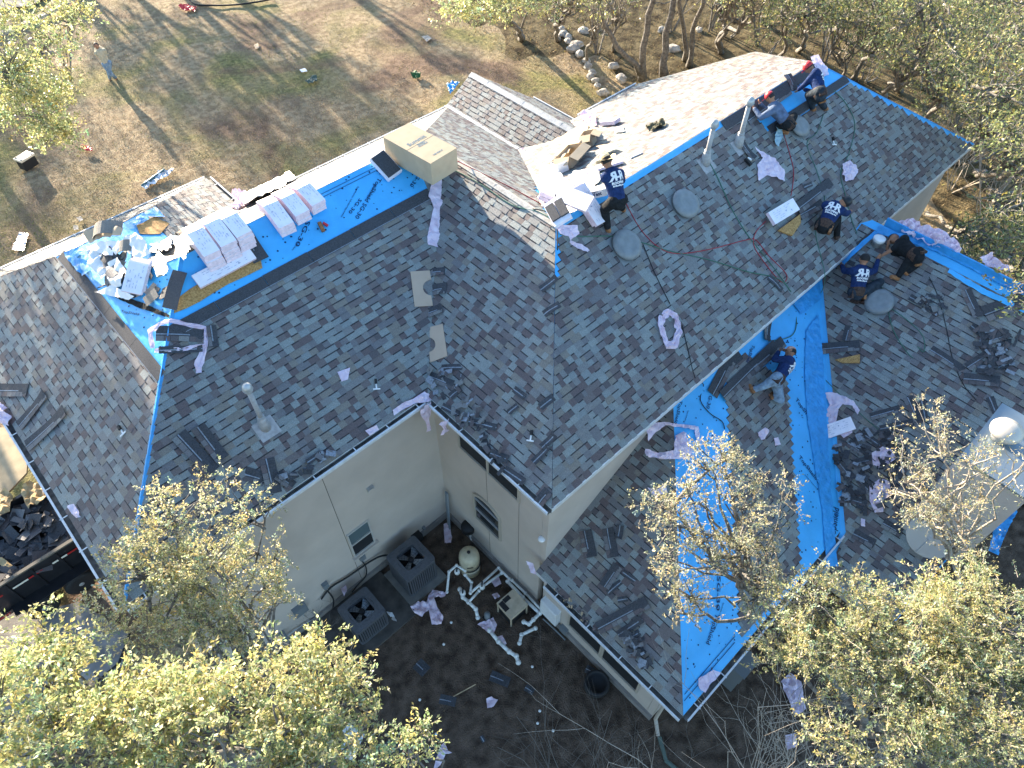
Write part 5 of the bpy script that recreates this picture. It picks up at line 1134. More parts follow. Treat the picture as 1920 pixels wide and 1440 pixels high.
def remesh(mb, name, m, parent, vox=.016, smooth=3):
    me = mb.mesh(name, m); o = bpy.data.objects.new("tmp", me); COL.objects.link(o)
    md = o.modifiers.new("r", 'REMESH'); md.mode = 'VOXEL'; md.voxel_size = vox; md.use_smooth_shade = True
    s = o.modifiers.new("s", 'SMOOTH'); s.iterations = smooth; s.factor = .5
    dg = bpy.context.evaluated_depsgraph_get(); me2 = bpy.data.meshes.new_from_object(o.evaluated_get(dg)); me2.name = name
    bpy.data.objects.remove(o); bpy.data.meshes.remove(me)
    if len(me2.materials) == 0: me2.materials.append(m)
    return link(name, me2, parent)
def sph(P, px, py, L, sgn):
    """point on the pixel ray at distance L from P; sgn>0 the far one"""
    d = ray(px, py); oc = CO-P; b = oc.dot(d); c = oc.dot(oc)-L*L; disc = b*b-c
    if disc < 0:
        q = CO+d*(-b); return P+(q-P).normalized()*L
    t = -b+sgn*math.sqrt(disc); return CO+d*t
def ik(a, b, l1, l2, bend):
    d = b-a; L = min(d.length, (l1+l2)*.999); z = d.normalized(); x = (l1*l1-l2*l2+L*L)/(2*L); h = math.sqrt(max(0, l1*l1-x*x))
    q = bend-z*bend.dot(z); q = q.normalized() if q.length > 1e-4 else z.orthogonal().normalized()
    return a+z*x+q*h
def person(label, pl, face, hips, chest, head, ftL, ftR, haL, haR, kneeL=None, kneeR=None, elL=None, elR=None, top=M_navy, leg=M_blackcloth, sleeves=True, hat="cap", hatm=None, logo=True, kneel=(0, 0), belt=True, sc=1.14, plants=None, boots=M_boot, hatdir=None, logo_s=.36):
    """face: world yaw (deg) of where he faces; pixel targets: hips (px,py,height above the roof plane), chest (px,py,sgn), head ..., hands/feet (px,py,h)"""
    f = Vector((math.cos(math.radians(face)), math.sin(math.radians(face)), 0))
    H = pl.at(hips[0], hips[1], 0); q = ray(hips[0], hips[1]); n = Vector((-pl.b, -pl.c, 1)); t = (pl.a+hips[2]*1.0-n.dot(CO))/n.dot(q); P = CO+q*t
    C = sph(P, chest[0], chest[1], .42*sc, chest[2]); up = (C-P).normalized()
    if up.z < .1 and chest[2] == 0: pass
    side = f.cross(up)
    side = side.normalized() if side.length > .15 else f.cross(Vector((0, 0, 1))).normalized()  # his right
    fwd = up.cross(side)*1.0
    fwd = side.cross(up)*-1 if False else up.cross(side)
    if fwd.dot(f) < 0 and abs(fwd.dot(f)) > .2: pass
    HD = sph(C+up*.10*sc, head[0], head[1], .20*sc, head[2])
    sL, sR = C-side*.175*sc+up*.03, C+side*.175*sc+up*.03; hL, hR = P-side*.095*sc, P+side*.095*sc
    def foot(ft): return pl.at(ft[0], ft[1], ft[2] if len(ft) > 2 else .07)
    FL, FR = foot(ftL), foot(ftR)
    def knee(hp, ft, kn, l1=.44*sc, l2=.43*sc):
        if kn is not None: k = pl.at(kn[0], kn[1], kn[2]); return k
        return ik(hp, ft, l1, l2, f+Vector((0, 0, .3)))
    KL, KR = knee(hL, FL, kneeL), knee(hR, FR, kneeR)
    def hand(h, s, e):
        Hn = pl.at(h[0], h[1], h[2]); d = Hn-s; mx = .56*sc
        if d.length > mx: Hn = s+d.normalized()*mx
        E_ = ik(s, Hn, .29*sc, .28*sc, (-up*.3+Vector((0, 0, -.4))+(side if e > 0 else -side)*.5))
        return E_, Hn
    EL, HL = hand(haL, sL, -1); ER, HR = hand(haR, sR, 1)
    base = (FL+FR)/2; r = empty("person", base, label, "person")
    flat = fwd
    # body: one continuous skin
    b = MB()
    caps(b, P, .125*sc, P+up*.16, .115*sc, flat, .82); caps(b, P+up*.14, .115*sc, C-up*.02, .150*sc, flat, .78)
    caps(b, sL*.9+C*.1, .075*sc, sR*.9+C*.1, .075*sc); caps(b, C+up*.04, .06*sc, HD-(HD-C).normalized()*.05, .052*sc)
    hdir = (HD-C).normalized(); icos(b, HD, .1*sc, (1, 1, 1.12), None, 14, 10)
    face_d = (f-hdir*f.dot(hdir)*.6).normalized()
    caps(b, HD+face_d*.045-hdir*.03, .062*sc, HD+face_d*.055-hdir*.06, .045*sc); caps(b, HD+face_d*.10-hdir*.005, .014, HD+face_d*.112-hdir*.03, .016)
    for s in (-1, 1): caps(b, HD+side*s*.095*sc, .022, HD+side*s*.10*sc-hdir*.025, .016)
    for s_, e_, h_, ss in ((sL, EL, HL, -1), (sR, ER, HR, 1)):
        caps(b, s_, .055*sc, e_, .043*sc); caps(b, e_, .043*sc, h_, .029*sc)
        hd = (h_-e_).normalized(); pn = hd.cross(side); pn = pn.normalized() if pn.length > .1 else Vector((0, 0, 1)); sd = pn.cross(hd).normalized()
        palm = h_+hd*.045; caps(b, h_, .028, palm+hd*.02, .036, pn, .5)
        for k, (off, ln) in enumerate(((-.028, .068), (-.010, .078), (.010, .074), (.027, .058))):
            k1 = palm+hd*.035+sd*off; k2 = k1+hd*ln*.5-pn*.006; k3 = k2+hd*ln*.38-pn*.024; caps(b, k1, .0105, k2, .0098); caps(b, k2, .0098, k3, .0085)
        tb = palm-hd*.02+sd*(-.030*ss); tk = tb+hd*.03+sd*(-.022*ss)-pn*.01; caps(b, tb, .0125, tk, .0115); caps(b, tk, .0115, tk+hd*.026-pn*.014, .0095)
    for h_, k_, f_ in ((hL, KL, FL), (hR, KR, FR)):
        caps(b, h_, .088*sc, k_, .058*sc); caps(b, k_, .056*sc, f_, .036*sc); caps(b, f_, .036, f_+f*.14-Vector((0, 0, .02)), .030)
    remesh(b, "body", M_skin, r, .0125, 2)
    # shirt
    s_ = MB(); caps(s_, P+up*.02, .142*sc, P+up*.18, .135*sc, flat, .84); caps(s_, P+up*.16, .134*sc, C-up*.0, .168*sc, flat, .80); caps(s_, sL*.92+C*.08, .088*sc, sR*.92+C*.08, .088*sc); caps(s_, C+up*.05, .085*sc, C+up*.10, .066*sc)
    for sh, e_, h_ in ((sL, EL, HL), (sR, ER, HR)):
        caps(s_, sh, .074*sc, e_, .057*sc)
        if sleeves: caps(s_, e_, .057*sc, e_+(h_-e_)*.90, .040*sc)
        else: s_.v = s_.v; caps(s_, sh, .076*sc, sh+(e_-sh)*.7, .066*sc)
    shirt = remesh(s_, "shirt", top, r, .019, 2)
    # trousers
    t_ = MB(); caps(t_, P+up*.05, .137*sc, P-up*.02, .138*sc, flat, .86)
    for h_, k_, f_ in ((hL, KL, FL), (hR, KR, FR)): caps(t_, h_, .104*sc, k_, .074*sc); caps(t_, k_, .074*sc, f_+(k_-f_)*.12, .056*sc)
    remesh(t_, "trousers", leg, r, .019, 2)
    for k_, f_ in ((KL, FL), (KR, FR)):
        bo = MB(); sh = (k_-f_).normalized(); fd = (f-sh*f.dot(sh)); fd = fd.normalized() if fd.length > .2 else Vector((0, 0, -1))
        caps(bo, f_+sh*.10, .052, f_, .052); caps(bo, f_-sh*.02-fd*.03, .045, f_-sh*.035+fd*.13, .044); caps(bo, f_-sh*.045-fd*.05, .03, f_-sh*.055+fd*.16, .032)
        remesh(bo, "boot", boots, r, .014, 1)
    if belt:
        bb = MB(); caps(bb, P+up*.03, .15*sc, P+up*.055, .15*sc, flat, .88); remesh(bb, "tool_belt", M_leather, r, .02, 1)
        for ss, mm in ((-1, M_leather), (1, M_boot)):
            pb = MB(); c = P+side*ss*.17-up*.06-fwd*.03; Rm = Matrix(((side.x, fwd.x, up.x, c.x), (side.y, fwd.y, up.y, c.y), (side.z, fwd.z, up.z, c.z), (0, 0, 0, 1))); pb.box((0, 0, 0), (.06, .17, .19), Rm); pb.box((ss*.035, .03, .04), (.03, .10, .11), Rm)
            for q in range(3): pb.tube([Rm @ Vector((0, -.05+.05*q, .08)), Rm @ Vector((.01, -.05+.05*q, .16))], .009, 5)
            pb.build("pouch", mm, r)
    # headwear and hair
    hx = hdir.cross(face_d).normalized(); fy = hx.cross(hdir)*-1
    fy = (face_d-hdir*face_d.dot(hdir)).normalized(); hx = fy.cross(hdir).normalized()
    HF = Matrix(((hx.x, fy.x, hdir.x, HD.x), (hx.y, fy.y, hdir.y, HD.y), (hx.z, fy.z, hdir.z, HD.z), (0, 0, 0, 1)))
    hb = MB(); icos(hb, HF @ Vector((0, -.012, .01)), .108*sc, (1, 1, 1.1), HF.to_3x3(), 16, 10); hm = hb.mesh("hair", M_hair, True)
    bm = bmesh.new(); bm.from_mesh(hm); inv = HF.inverted()
    bmesh.ops.delete(bm, geom=[v for v in bm.verts if (inv @ v.co).z < -.045 or ((inv @ v.co).y > .055 and (inv @ v.co).z < .045)], context='VERTS'); bm.to_mesh(hm); bm.free(); link("hair", hm, r)
    if hat in ("cap", "helmet"):
        cb = MB(); cb.lathe([(.116, .02), (.119, .045), (.112, .085), (.085, .122), (.045, .142), (.004, .148)] if hat == "cap" else [(.125, .0), (.135, .03), (.13, .085), (.10, .14), (.05, .165), (.004, .17)], 20, HF @ Matrix.Translation((0, -.005, -.005))); c_ = cb.build("cap", hatm, r, True)
        vb = MB(); n = 8; yo = .10
        for i in range(n):
            a0, a1 = math.pi*(.15+.7*i/n), math.pi*(.15+.7*(i+1)/n)
            p = [(.105*math.cos(a0), .105*math.sin(a0)), (.105*math.cos(a1), .105*math.sin(a1)), (.125*math.cos(a1), .075+.125*math.sin(a1)), (.125*math.cos(a0), .075+.125*math.sin(a0))]
            vb.hexa([HF @ Vector((x, y, .022-.1*(max(0, y-.1)))) for x, y in p]+[HF @ Vector((x, y, .03-.1*(max(0, y-.1)))) for x, y in p])
        vb.build("brim", hatm, c_)
    elif hat == "straw":
        cb = MB(); cb.lathe([(.10, .03), (.108, .06), (.10, .12), (.085, .15), (.05, .155), (.004, .14)], 22, HF); c_ = cb.build("hat_crown", hatm, r, True)
        vb = MB(); N = 28; v0 = len(vb.v)
        for j, rr in enumerate((.095, .15, .20, .225)):
            for i in range(N):
                a = 2*math.pi*i/N; zz = .035+.05*abs(math.cos(a))**2*(rr-.095)/.13*1.1-.02*abs(math.sin(a))*(rr-.095)/.13; vb.v.append(tuple(HF @ Vector((rr*math.cos(a)*.92, rr*math.sin(a)*1.1, zz))))
        for j in range(3):
            for i in range(N): i2 = (i+1) % N; vb.f.append((j*N+i, j*N+i2, (j+1)*N+i2, (j+1)*N+i)); vb.m.append(0)
        vb.build("hat_brim", hatm, r, True)
    # white print on the back, pressed onto the shirt
    if logo:
        me_s = shirt.data; bv = bvhtree.BVHTree.FromPolygons([v.co.copy() for v in me_s.vertices], [list(p.vertices) for p in me_s.polygons])
        back = -fwd
        tw = PW(shirt)
        iv = tw.inverted()
        def press(txt, s, x, y, mir=False, bold=.02, sy=1.0):
            m = text_mesh(txt, s, bold); bm = bmesh.new(); bm.from_mesh(m); bmesh.ops.triangulate(bm, faces=bm.faces[:]); bmesh.ops.subdivide_edges(bm, edges=[e for e in bm.edges if e.calc_length() > .03], cuts=1); bm.to_mesh(m); bm.free()
            for v in m.vertices:
                lx = (-v.co.x if mir else v.co.x)+x; ly = v.co.y*sy+y
                o_ = C+side*lx+up*ly+back*.5; hit = bv.ray_cast(iv @ o_, iv.to_3x3() @ (-back))
                p = (tw @ hit[0])+back*.006 if hit[0] is not None else C+side*lx+up*ly+back*.15
                v.co = p
            m.materials.append(mat("white_screen_print", (.75, .76, .77), rough=.7)); m.update(); return m
        k = logo_s
        link("logo_print", press("R", .25*k/.36, -.098*k/.36, -.0, True, .010), r); link("logo_print", press("R", .25*k/.36, .098*k/.36, -.0, False, .010), r); link("logo_print", press("-", .24*k/.36, 0, -.0, False, .008), r)
        link("logo_print", press("ROOFING", .068*k/.36, 0, -.130*k/.36, False, .004), r); link("logo_print", press("RHRoofing.com", .043*k/.36, 0, -.185*k/.36, False, .003), r)
    return r
person("person in a straw hat and navy RR shirt bending over boxes at the ridge", RB, 80, (1158, 376, 1.0), (1148, 328, 1), (1136, 300, 1), (1138, 432, .05), (1165, 394, .06), (1112, 352, .62), (1122, 350, .6), hat="straw", hatm=M_straw, belt=False)
person("person in a bright red cap and grey-blue shirt crouching with arms stretched to the ridge", RB, 108, (1478, 232, .42), (1450, 200, 1), (1441, 174, 1), (1492, 243, .08), (1470, 250, .08), (1408, 208, .12), (1420, 198, .1), kneeL=(1455, 240, .14), kneeR=(1478, 226, .2), top=mat("faded_blue_cotton", (.10, .14, .22), rough=.9, noise_amt=.3, noise_scale=8, bump=1, bump_scale=16), hat="cap", hatm=M_red, logo=False)
person("person in a red helmet and navy shirt leaning over the open ridge felt", RB, 95, (1538, 176, .80), (1530, 146, 1), (1513, 124, 1), (1522, 206, .05), (1545, 205, .05), (1488, 176, .15), (1500, 174, .15), top=M_navy, leg=M_dkdenim, hat="helmet", hatm=M_red, logo_s=.34)
person("person in a dark helmet and navy RR shirt crouching by the wide dark sheet", RB, 15, (1546, 424, .36), (1562, 392, 1), (1588, 378, 1), (1550, 436, .06), (1566, 446, .06), (1596, 392, .12), (1600, 402, .1), hat="helmet", hatm=mat("dark_helmet", (.02, .025, .03), rough=.4), belt=True, boots=M_leather)
person("bare-headed person in navy RR shirt kneeling beside the round vent", PN, 50, (1607, 548, .34), (1614, 508, 1), (1622, 482, 1), (1606, 566, .07), (1622, 568, .07), (1578, 502, .15), (1646, 490, .12), kneeL=(1622, 540, .12), kneeR=(1650, 532, .12), hat=None, leg=M_dkdenim, boots=M_leather)
person("person in black t-shirt crawling along the felted rake with bare forearms", PN, 135, (1718, 480, .40), (1692, 462, 1), (1676, 448, 1), (1682, 522, .06), (1700, 512, .06), (1646, 486, .06), (1664, 462, .06), kneeL=(1700, 498, .2), kneeR=(1716, 500, .12), top=M_blackcloth, sleeves=False, hat=None, logo=False)
person("person in light blue jeans and orange cap kneeling on the blue valley felt", PM, 88, (1456, 712, .36), (1476, 684, 1), (1482, 660, 1), (1410, 732, .06), (1446, 746, .07), (1448, 664, .22), (1462, 668, .3), kneeL=(1424, 726, .22), kneeR=(1456, 752, .13), leg=M_denim, hat="cap", hatm=M_orange)
person("person in beige shirt and light jeans standing alone on the lawn", G, -115, (200, 119, .90), (187, 96, 1), (178, 82, 1), (207, 150, .05), (218, 148, .05), (184, 106, 1.25), (194, 104, 1.2), top=M_tancloth, leg=M_denim, hat=None, logo=False, belt=False)
# rag hanging from the red-capped worker's belt
o = sheet("rag", RB, [(1452, 228), (1462, 226), (1464, 258), (1456, 278), (1448, 268)], mat("blue_rag", (.30, .45, .52), rough=.8), bump=.08, g=.04, lift=.06, seed=77); tag(o, "pale blue rag hanging beside the red-capped crouching worker", "rag")
# ================================================================ yard between the wings
def world_at(px, py, z):
    q = ray(px, py); return CO+q*((z-CAMH)/q.z)
mb = MB(); P = [world_at(*p, .05) for p in ((775, 1140), (545, 1212), (500, 1160), (600, 1110), (720, 1040), (838, 1080))]
def slab(P, z0, z1, name, m, label=None, cat=None, parent=None):
    mb = MB(); t = [Vector((p.x, p.y, z1)) for p in P]; b = [Vector((p.x, p.y, z0)) for p in P]; n = len(P)
    mb.poly(t); mb.poly(b[::-1])
    for i in range(n): j = (i+1) % n; mb.poly([t[i], b[i], b[j], t[j]])
    o = mb.build(name, m, parent)
    if label: recenter(o); tag(o, label, cat)
    return o
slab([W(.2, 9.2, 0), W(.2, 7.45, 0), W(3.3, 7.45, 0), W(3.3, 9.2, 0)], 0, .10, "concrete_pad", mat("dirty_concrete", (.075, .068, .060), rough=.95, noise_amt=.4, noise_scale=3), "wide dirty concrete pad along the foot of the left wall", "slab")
slab([W(3.3, 9.0, 0), W(3.3, 7.7, 0), W(4.62, 7.7, 0), W(4.62, 9.0, 0)], 0, .14, "condenser_pad", mat("grey_pad", (.17, .165, .15), rough=.95, noise_amt=.25, noise_scale=3), "grey square pad under the larger condenser", "slab")
def condenser(cx, cy, s, h, z0, label, yaw=0.0):
    r = empty("air_conditioner", (cx, cy, z0), label, "air conditioner", "outdoor condensers"); T = Matrix.Translation((cx, cy, z0)) @ Matrix.Rotation(yaw, 4, 'Z'); a = s/2
    def ringpts(a, rr, n=5):
        out = []
        for k, (sx, sy) in enumerate(((1, 1), (-1, 1), (-1, -1), (1, -1))):
            for i in range(n): t = math.pi/2*(k+i/(n-1)); out.append((sx*(a-rr)+rr*math.cos(t), sy*(a-rr)+rr*math.sin(t)))
        return out
    def loft(rings, name, m):
        mb = MB(); n = len(rings[0][0])
        for pts, z in rings: mb.v += [tuple(T @ Vector((x, y, z))) for x, y in pts]
        for j in range(len(rings)-1):
            for i in range(n): i2 = (i+1) % n; mb.f.append((j*n+i, j*n+i2, (j+1)*n+i2, (j+1)*n+i)); mb.m.append(0)
        return mb.build(name, m, r)
    loft([(ringpts(a*.90, .07), .02), (ringpts(a*.90, .07), h-.07)], "inner_case", M_ac_d)
    for sd in range(4):
        R4 = T @ Matrix.Rotation(math.pi/2*sd, 4, 'Z'); n = 13
        for i in range(n):
            x = -a*.82+a*1.64*i/(n-1); mb = MB(); mb.box((x, -a*.94, h*.5), (.035, .028, h-.16), R4); mb.build("louvre", M_ac, r)
    loft([(ringpts(a*.97, .08), .0), (ringpts(a*.97, .08), .06), (ringpts(a*.9, .08), .07)], "base_pan", M_ac)
    # top: square frame with round opening
    n = 40; outer = ringpts(a, .09, 10); R_ = a*.74
    inner = []
    for x, y in outer: t = math.atan2(y, x); inner.append((R_*math.cos(t), R_*math.sin(t)))
    loft([(outer, h-.11), (outer, h-.02), (outer, h), (inner, h+.02), (inner, h-.14)], "top_cover", M_ac)
    mb = MB(); mb.lathe([(R_, h-.30), (R_*.98, h-.30)], 30, T); mb.build("fan_well", M_ac_d, r)
    mb = MB(); mb.lathe([(.075, h-.19), (.075, h-.08), (.06, h-.07), (.01, h-.065)], 18, T); mb.build("motor", M_ac_d, r, True)
    for k in range(4):
        mb = MB(); Rk = T @ Matrix.Rotation(k*math.pi/2+.5, 4, 'Z') @ Matrix.Translation((0, 0, h-.14)) @ Matrix.Rotation(.42, 4, 'X')
        mb.hexa([Rk @ Vector(q) for q in ((.07, -.05, 0), (R_*.92, -.11, 0), (R_*.94, .13, 0), (.07, .05, 0), (.07, -.05, .006), (R_*.92, -.11, .006), (R_*.94, .13, .006), (.07, .05, .006))]); mb.build("fan_blade", M_blade, r)
    for rr in (.25, .45, .65, .85, 1.0):
        mb = MB(); mb.tube([T @ Vector((R_*rr*math.cos(t), R_*rr*math.sin(t), h+.012)) for t in [2*math.pi*i/28 for i in range(29)]], .0035, 4); mb.build("grille_ring", M_ac_d, r)
    for k in range(10):
        t = math.pi*2*k/10; mb = MB(); mb.tube([T @ Vector((0.02*math.cos(t), .02*math.sin(t), h+.016)), T @ Vector((R_*math.cos(t), R_*math.sin(t), h+.016))], .003, 4); mb.build("grille_spoke", M_ac_d, r)
condenser(3.96*K, 8.38*K, .92, 1.02, .14, "larger dark condenser standing nearer the inner wall corner"); condenser(2.10*K, 8.22*K, .88, .82, .10, "smaller grey condenser nearer the leafy tree")
# line sets and boxes on the left wall
def wv(px, py, off=.05): p = wallv(px, py, WV); p.y -= off; return p
def wu_(px, py, off=.05): p = wallu(px, py, WU); p.x -= off; return p
poly_tube("pipe_lagging", [wv(600, 1120, .06), wv(618, 1098, .06), wv(650, 1078, .06), wv(690, 1050, .07), wv(712, 1036, .12), wv(728, 1030, .25)], .028, M_black, "black lagged pipe running along the left wall to the larger condenser", "pipe")
poly_tube("conduit", [wv(676, 1048, .05), wv(684, 1062, .07), wv(682, 1078, .07), wv(668, 1092, .08), wv(652, 1100, .2)], .016, M_black, "black cable looping down below the small wall window", "cable")
poly_tube("conduit", [wv(612, 1105, .06), wv(622, 1120, .08), wv(620, 1140, .12), wv(628, 1150, .25)], .02, M_black, "black cable dropping from the switch box to the smaller condenser", "cable")
poly_tube("conduit", [wv(520, 1200, .06), wv(560, 1172, .05), wv(600, 1150, .05), wv(640, 1125, .05), wv(700, 1095, .05)], .02, M_galv, "thin grey conduit running low along the left wall", "pipe")
def wallbox(px, py, sx, sy, sz, label, m, f=wv, ax='y', name="electrical_box"):
    p = f(px, py, .0); r = empty(name, p, label, "electrical box"); mb = MB()
    if ax == 'y': mb.box((p.x, p.y-sy/2, p.z), (sx, sy, sz)); mb.box((p.x, p.y-sy-.006, p.z), (sx*.9, .012, sz*.9))
    else: mb.box((p.x-sy/2, p.y, p.z), (sy, sx, sz)); mb.box((p.x-sy-.006, p.y, p.z), (.012, sx*.9, sz*.9))
    mb.build("case", m, r); mb = MB(); mb.tube([p+Vector((0 if ax == 'y' else -sy/2, -sy/2 if ax == 'y' else 0, -sz/2)), p+Vector((0 if ax == 'y' else -sy/2, -sy/2 if ax == 'y' else 0, -sz/2-.25))], .015, 6); mb.build("conduit", M_galv, r); return r
M_gbox = mat("grey_box", (.17, .19, .20), rough=.5)
wallbox(677, 1042, .16, .09, .22, "grey disconnect box under the small wall window", M_gbox); wallbox(608, 1095, .15, .09, .22, "grey disconnect box above the smaller condenser", M_gbox)
wallbox(560, 1140, .34, .12, .36, "square grey meter box half hidden by the leafy tree", M_gbox); wallbox(520, 1195, .4, .14, .3, "lowest grey box on the left wall behind leaves", M_gbox)
wallbox(1036, 1142, .55, .16, .72, "white electrical panel box on the short wall of the lower wing", M_white, wu_, 'x'); wallbox(1060, 1178, .22, .10, .24, "small grey junction box below the white panel box", M_gbox, wu_, 'x'); wallbox(778, 1003, .26, .2, .26, "black box on the wall behind the larger condenser", M_black); wallbox(793, 988, .08, .08, .10, "small grey hose tap box near the inner wall corner", M_gbox)
# corner posts leaning in the inner corner and a wrapper on the ground
for i in range(2):
    mb = MB(); b = W(5.72-.05*i, 8.95-.12*i, 0.05); t = W(5.9, 9.1-.06*i, 1.75); mb.tube([b, t], .03, 4); o = recenter(mb.build("metal_trim_length", mat("dull_metal", (.22, .25, .27), rough=.5))); tag(o, ["left", "right"][i]+" of the two metal lengths leaning in the inner wall corner", "trim")
# pool equipment
def tank():
    c = world_at(882, 1068, .0); r = empty("sand_filter", c, "cream cylindrical pool filter tank with dark band by the arched window", "filter tank"); T = Matrix.Translation(c); R_ = .27
    mb = MB(); mb.lathe([(R_, .05), (R_, .42)], 28, T); mb.build("lower_shell", M_tank, r, True)
    mb = MB(); mb.lathe([(R_+.012, .42), (R_+.02, .43), (R_+.02, .47), (R_+.012, .48)], 28, T); mb.build("clamp_band", M_black, r, True)
    mb = MB(); mb.lathe([(R_, .48), (R_, .80), (R_*.94, .90), (R_*.72, .98), (R_*.35, 1.02), (.01, 1.03)], 28, T); mb.build("upper_shell", M_tank, r, True)
    mb = MB(); mb.lathe([(.04, 1.02), (.045, 1.06), (.02, 1.09), (.005, 1.095)], 12, T); mb.build("air_valve", M_black, r, True)
    mb = MB(); d = (CO-c); d.z = 0; d.normalize(); p = c+d*(R_+.003)+Vector((0, 0, .68)); s = Vector((0, 0, 1)).cross(d); mb.poly([p-s*.08+Vector((0, 0, -.025)), p+s*.08+Vector((0, 0, -.025)), p+s*.08+Vector((0, 0, .025)), p-s*.08+Vector((0, 0, .025))]); mb.build("nameplate", M_black, r)
tank()
c = world_at(880, 1010, .0); r = empty("strainer_pot", c, "round dark strainer pot on a white pipe behind the filter tank", "strainer"); T = Matrix.Translation(c)
mb = MB(); mb.tube([c+Vector((0, -.1, .1)), c+Vector((0, 0, .55))], .035, 8); mb.build("riser", M_pvc, r); mb = MB(); mb.lathe([(.06, .5), (.19, .56), (.20, .72), (.18, .78), (.01, .80)], 22, T); mb.build("pot", M_black, r, True)
def pvc(px, label, z=.3, r_=.034, m=M_pvc):
    pts = [world_at(p[0], p[1], p[2] if len(p) > 2 else z) for p in px]; mb = MB()
    for i in range(len(pts)-1): mb.tube([pts[i], pts[i+1]], r_, 10)
    r = empty("pool_pipe", pts[0]*1, label, "pipe", "white pool pipes"); mb.build("pipe", m, r, True)
    for i, p in enumerate(pts):
        eb = MB(); icos(eb, p, r_*1.42, (1, 1, 1), None, 10, 6); eb.build("elbow", m, r, True)
    return r
pvc([(838, 1110, .08), (842, 1072, .5), (856, 1060, .55), (872, 1070, .5)], "white pipe rising left of the filter tank with bent top"); pvc([(872, 1078, .45), (884, 1092, .35), (882, 1112, .35), (935, 1065, .35), (955, 1085, .35)], "long white pipe making a corner in front of the filter tank"); pvc([(905, 1100, .3), (940, 1075, .3)], "short inner white pipe parallel to the long one")
pvc([(878, 1130, .3), (898, 1108, .3)], "slanted white pipe below the valve"); pvc([(862, 1105, .25), (868, 1120, .25), (878, 1128, .25), (892, 1142, .2), (896, 1158, .1)], "thick white elbow pipe standing left of the heater", r_=.045)
pvc([(960, 1088, .3), (985, 1112, .3), (1020, 1148, .3)], "upper long grey-white pipe along the short wall"); pvc([(952, 1090, .25), (980, 1120, .25), (1012, 1150, .25), (1000, 1162, .25), (992, 1170, .2), (982, 1166, .2)], "lower long grey-white pipe along the short wall with bent end", r_=.045)
pvc([(918, 1182, .12), (935, 1203, .12), (955, 1222, .12), (968, 1230, .12), (972, 1242, .1)], "thick white pipe lying on the soil below the heater", r_=.05); pvc([(1004, 1178, .15), (978, 1190, .15), (974, 1206, .12)], "white pipe bent at right angle below the heater", r_=.042)
poly_tube("grey_pipe", [world_at(1018, 1160, .25), world_at(1040, 1180, .2), world_at(1060, 1200, .1)], .02, M_gbox, "thin grey pipe running from the pool pipes towards the junction box", "pipe")
def valve(px, py, z, label):
    c = world_at(px, py, z); r = empty("valve", c, label, "valve", "pool valves"); T = Matrix.Translation(c); mb = MB(); mb.lathe([(.05, -.08), (.075, -.05), (.075, .05), (.05, .08), (.01, .085)], 16, T); mb.build("valve_body", M_pvc, r, True); mb = MB(); mb.box((.03, 0, .105), (.16, .035, .025), T @ Matrix.Rotation(.8, 4, 'Z')); mb.build("handle", M_black, r)
valve(857, 1072, .42, "white multiport valve with black handle beside the tank"); valve(904, 1100, .36, "white valve on the slanted pipe left of the heater"); valve(868, 1112, .3, "white valve by the thick elbow pipe")
def heater():
    c = world_at(960, 1150, 0); r = empty("pool_heater", c, "tan square pool heater with black front panel", "heater"); a = math.radians(0)
    P = [world_at(*p, .62) for p in ((932, 1130), (962, 1104), (990, 1132), (958, 1162))]
    cen = sum(P, Vector())/4; x = (P[2]-P[1]+P[3]-P[0]).normalized(); y = Vector((0, 0, 1)).cross(x); sx = ((P[2]-P[1]).length+(P[3]-P[0]).length)/2; sy = ((P[1]-P[0]).length+(P[2]-P[3]).length)/2
    F = Matrix(((x.x, y.x, 0, cen.x), (x.y, y.y, 0, cen.y), (0, 0, 1, 0), (0, 0, 0, 1)))
    mb = MB(); mb.box((0, 0, .60), (sx, sy, .05), F); mb.box((0, 0, .53), (sx*.985, sy*.985, .10), F); mb.build("lid", M_heater, r)
    mb = MB(); mb.box((0, 0, .27), (sx*.86, sy*.86, .42), F); mb.build("cabinet", M_ac_d, r)
    for q in ((-1, -1), (1, -1), (1, 1), (-1, 1)): mb = MB(); mb.box((q[0]*sx*.46, q[1]*sy*.46, .25), (.03, .03, .5), F); mb.build("leg", M_heater, r)
    mb = MB(); mb.box((-sx*.15, -sy*.36, .628), (sx*.5, sy*.24, .006), F); mb.build("front_panel", M_black, r)
    mb = MB(); mb.box((-sx*.33, -sy*.05, .628), (sx*.22, sy*.35, .006), F); mb.build("front_panel", M_black, r)
heater()
c = world_at(914, 1158, .05); r = empty("pump", c, "small grey pump motor left of the heater", "pump"); mb = MB(); mb.lathe([(.07, 0), (.08, .05), (.08, .22), (.05, .26), (.01, .27)], 16, Matrix.Translation(c)); mb.build("motor", M_gbox, r, True); mb = MB(); mb.box((c.x, c.y, .03), (.2, .2, .05)); mb.build("foot", M_black, r)
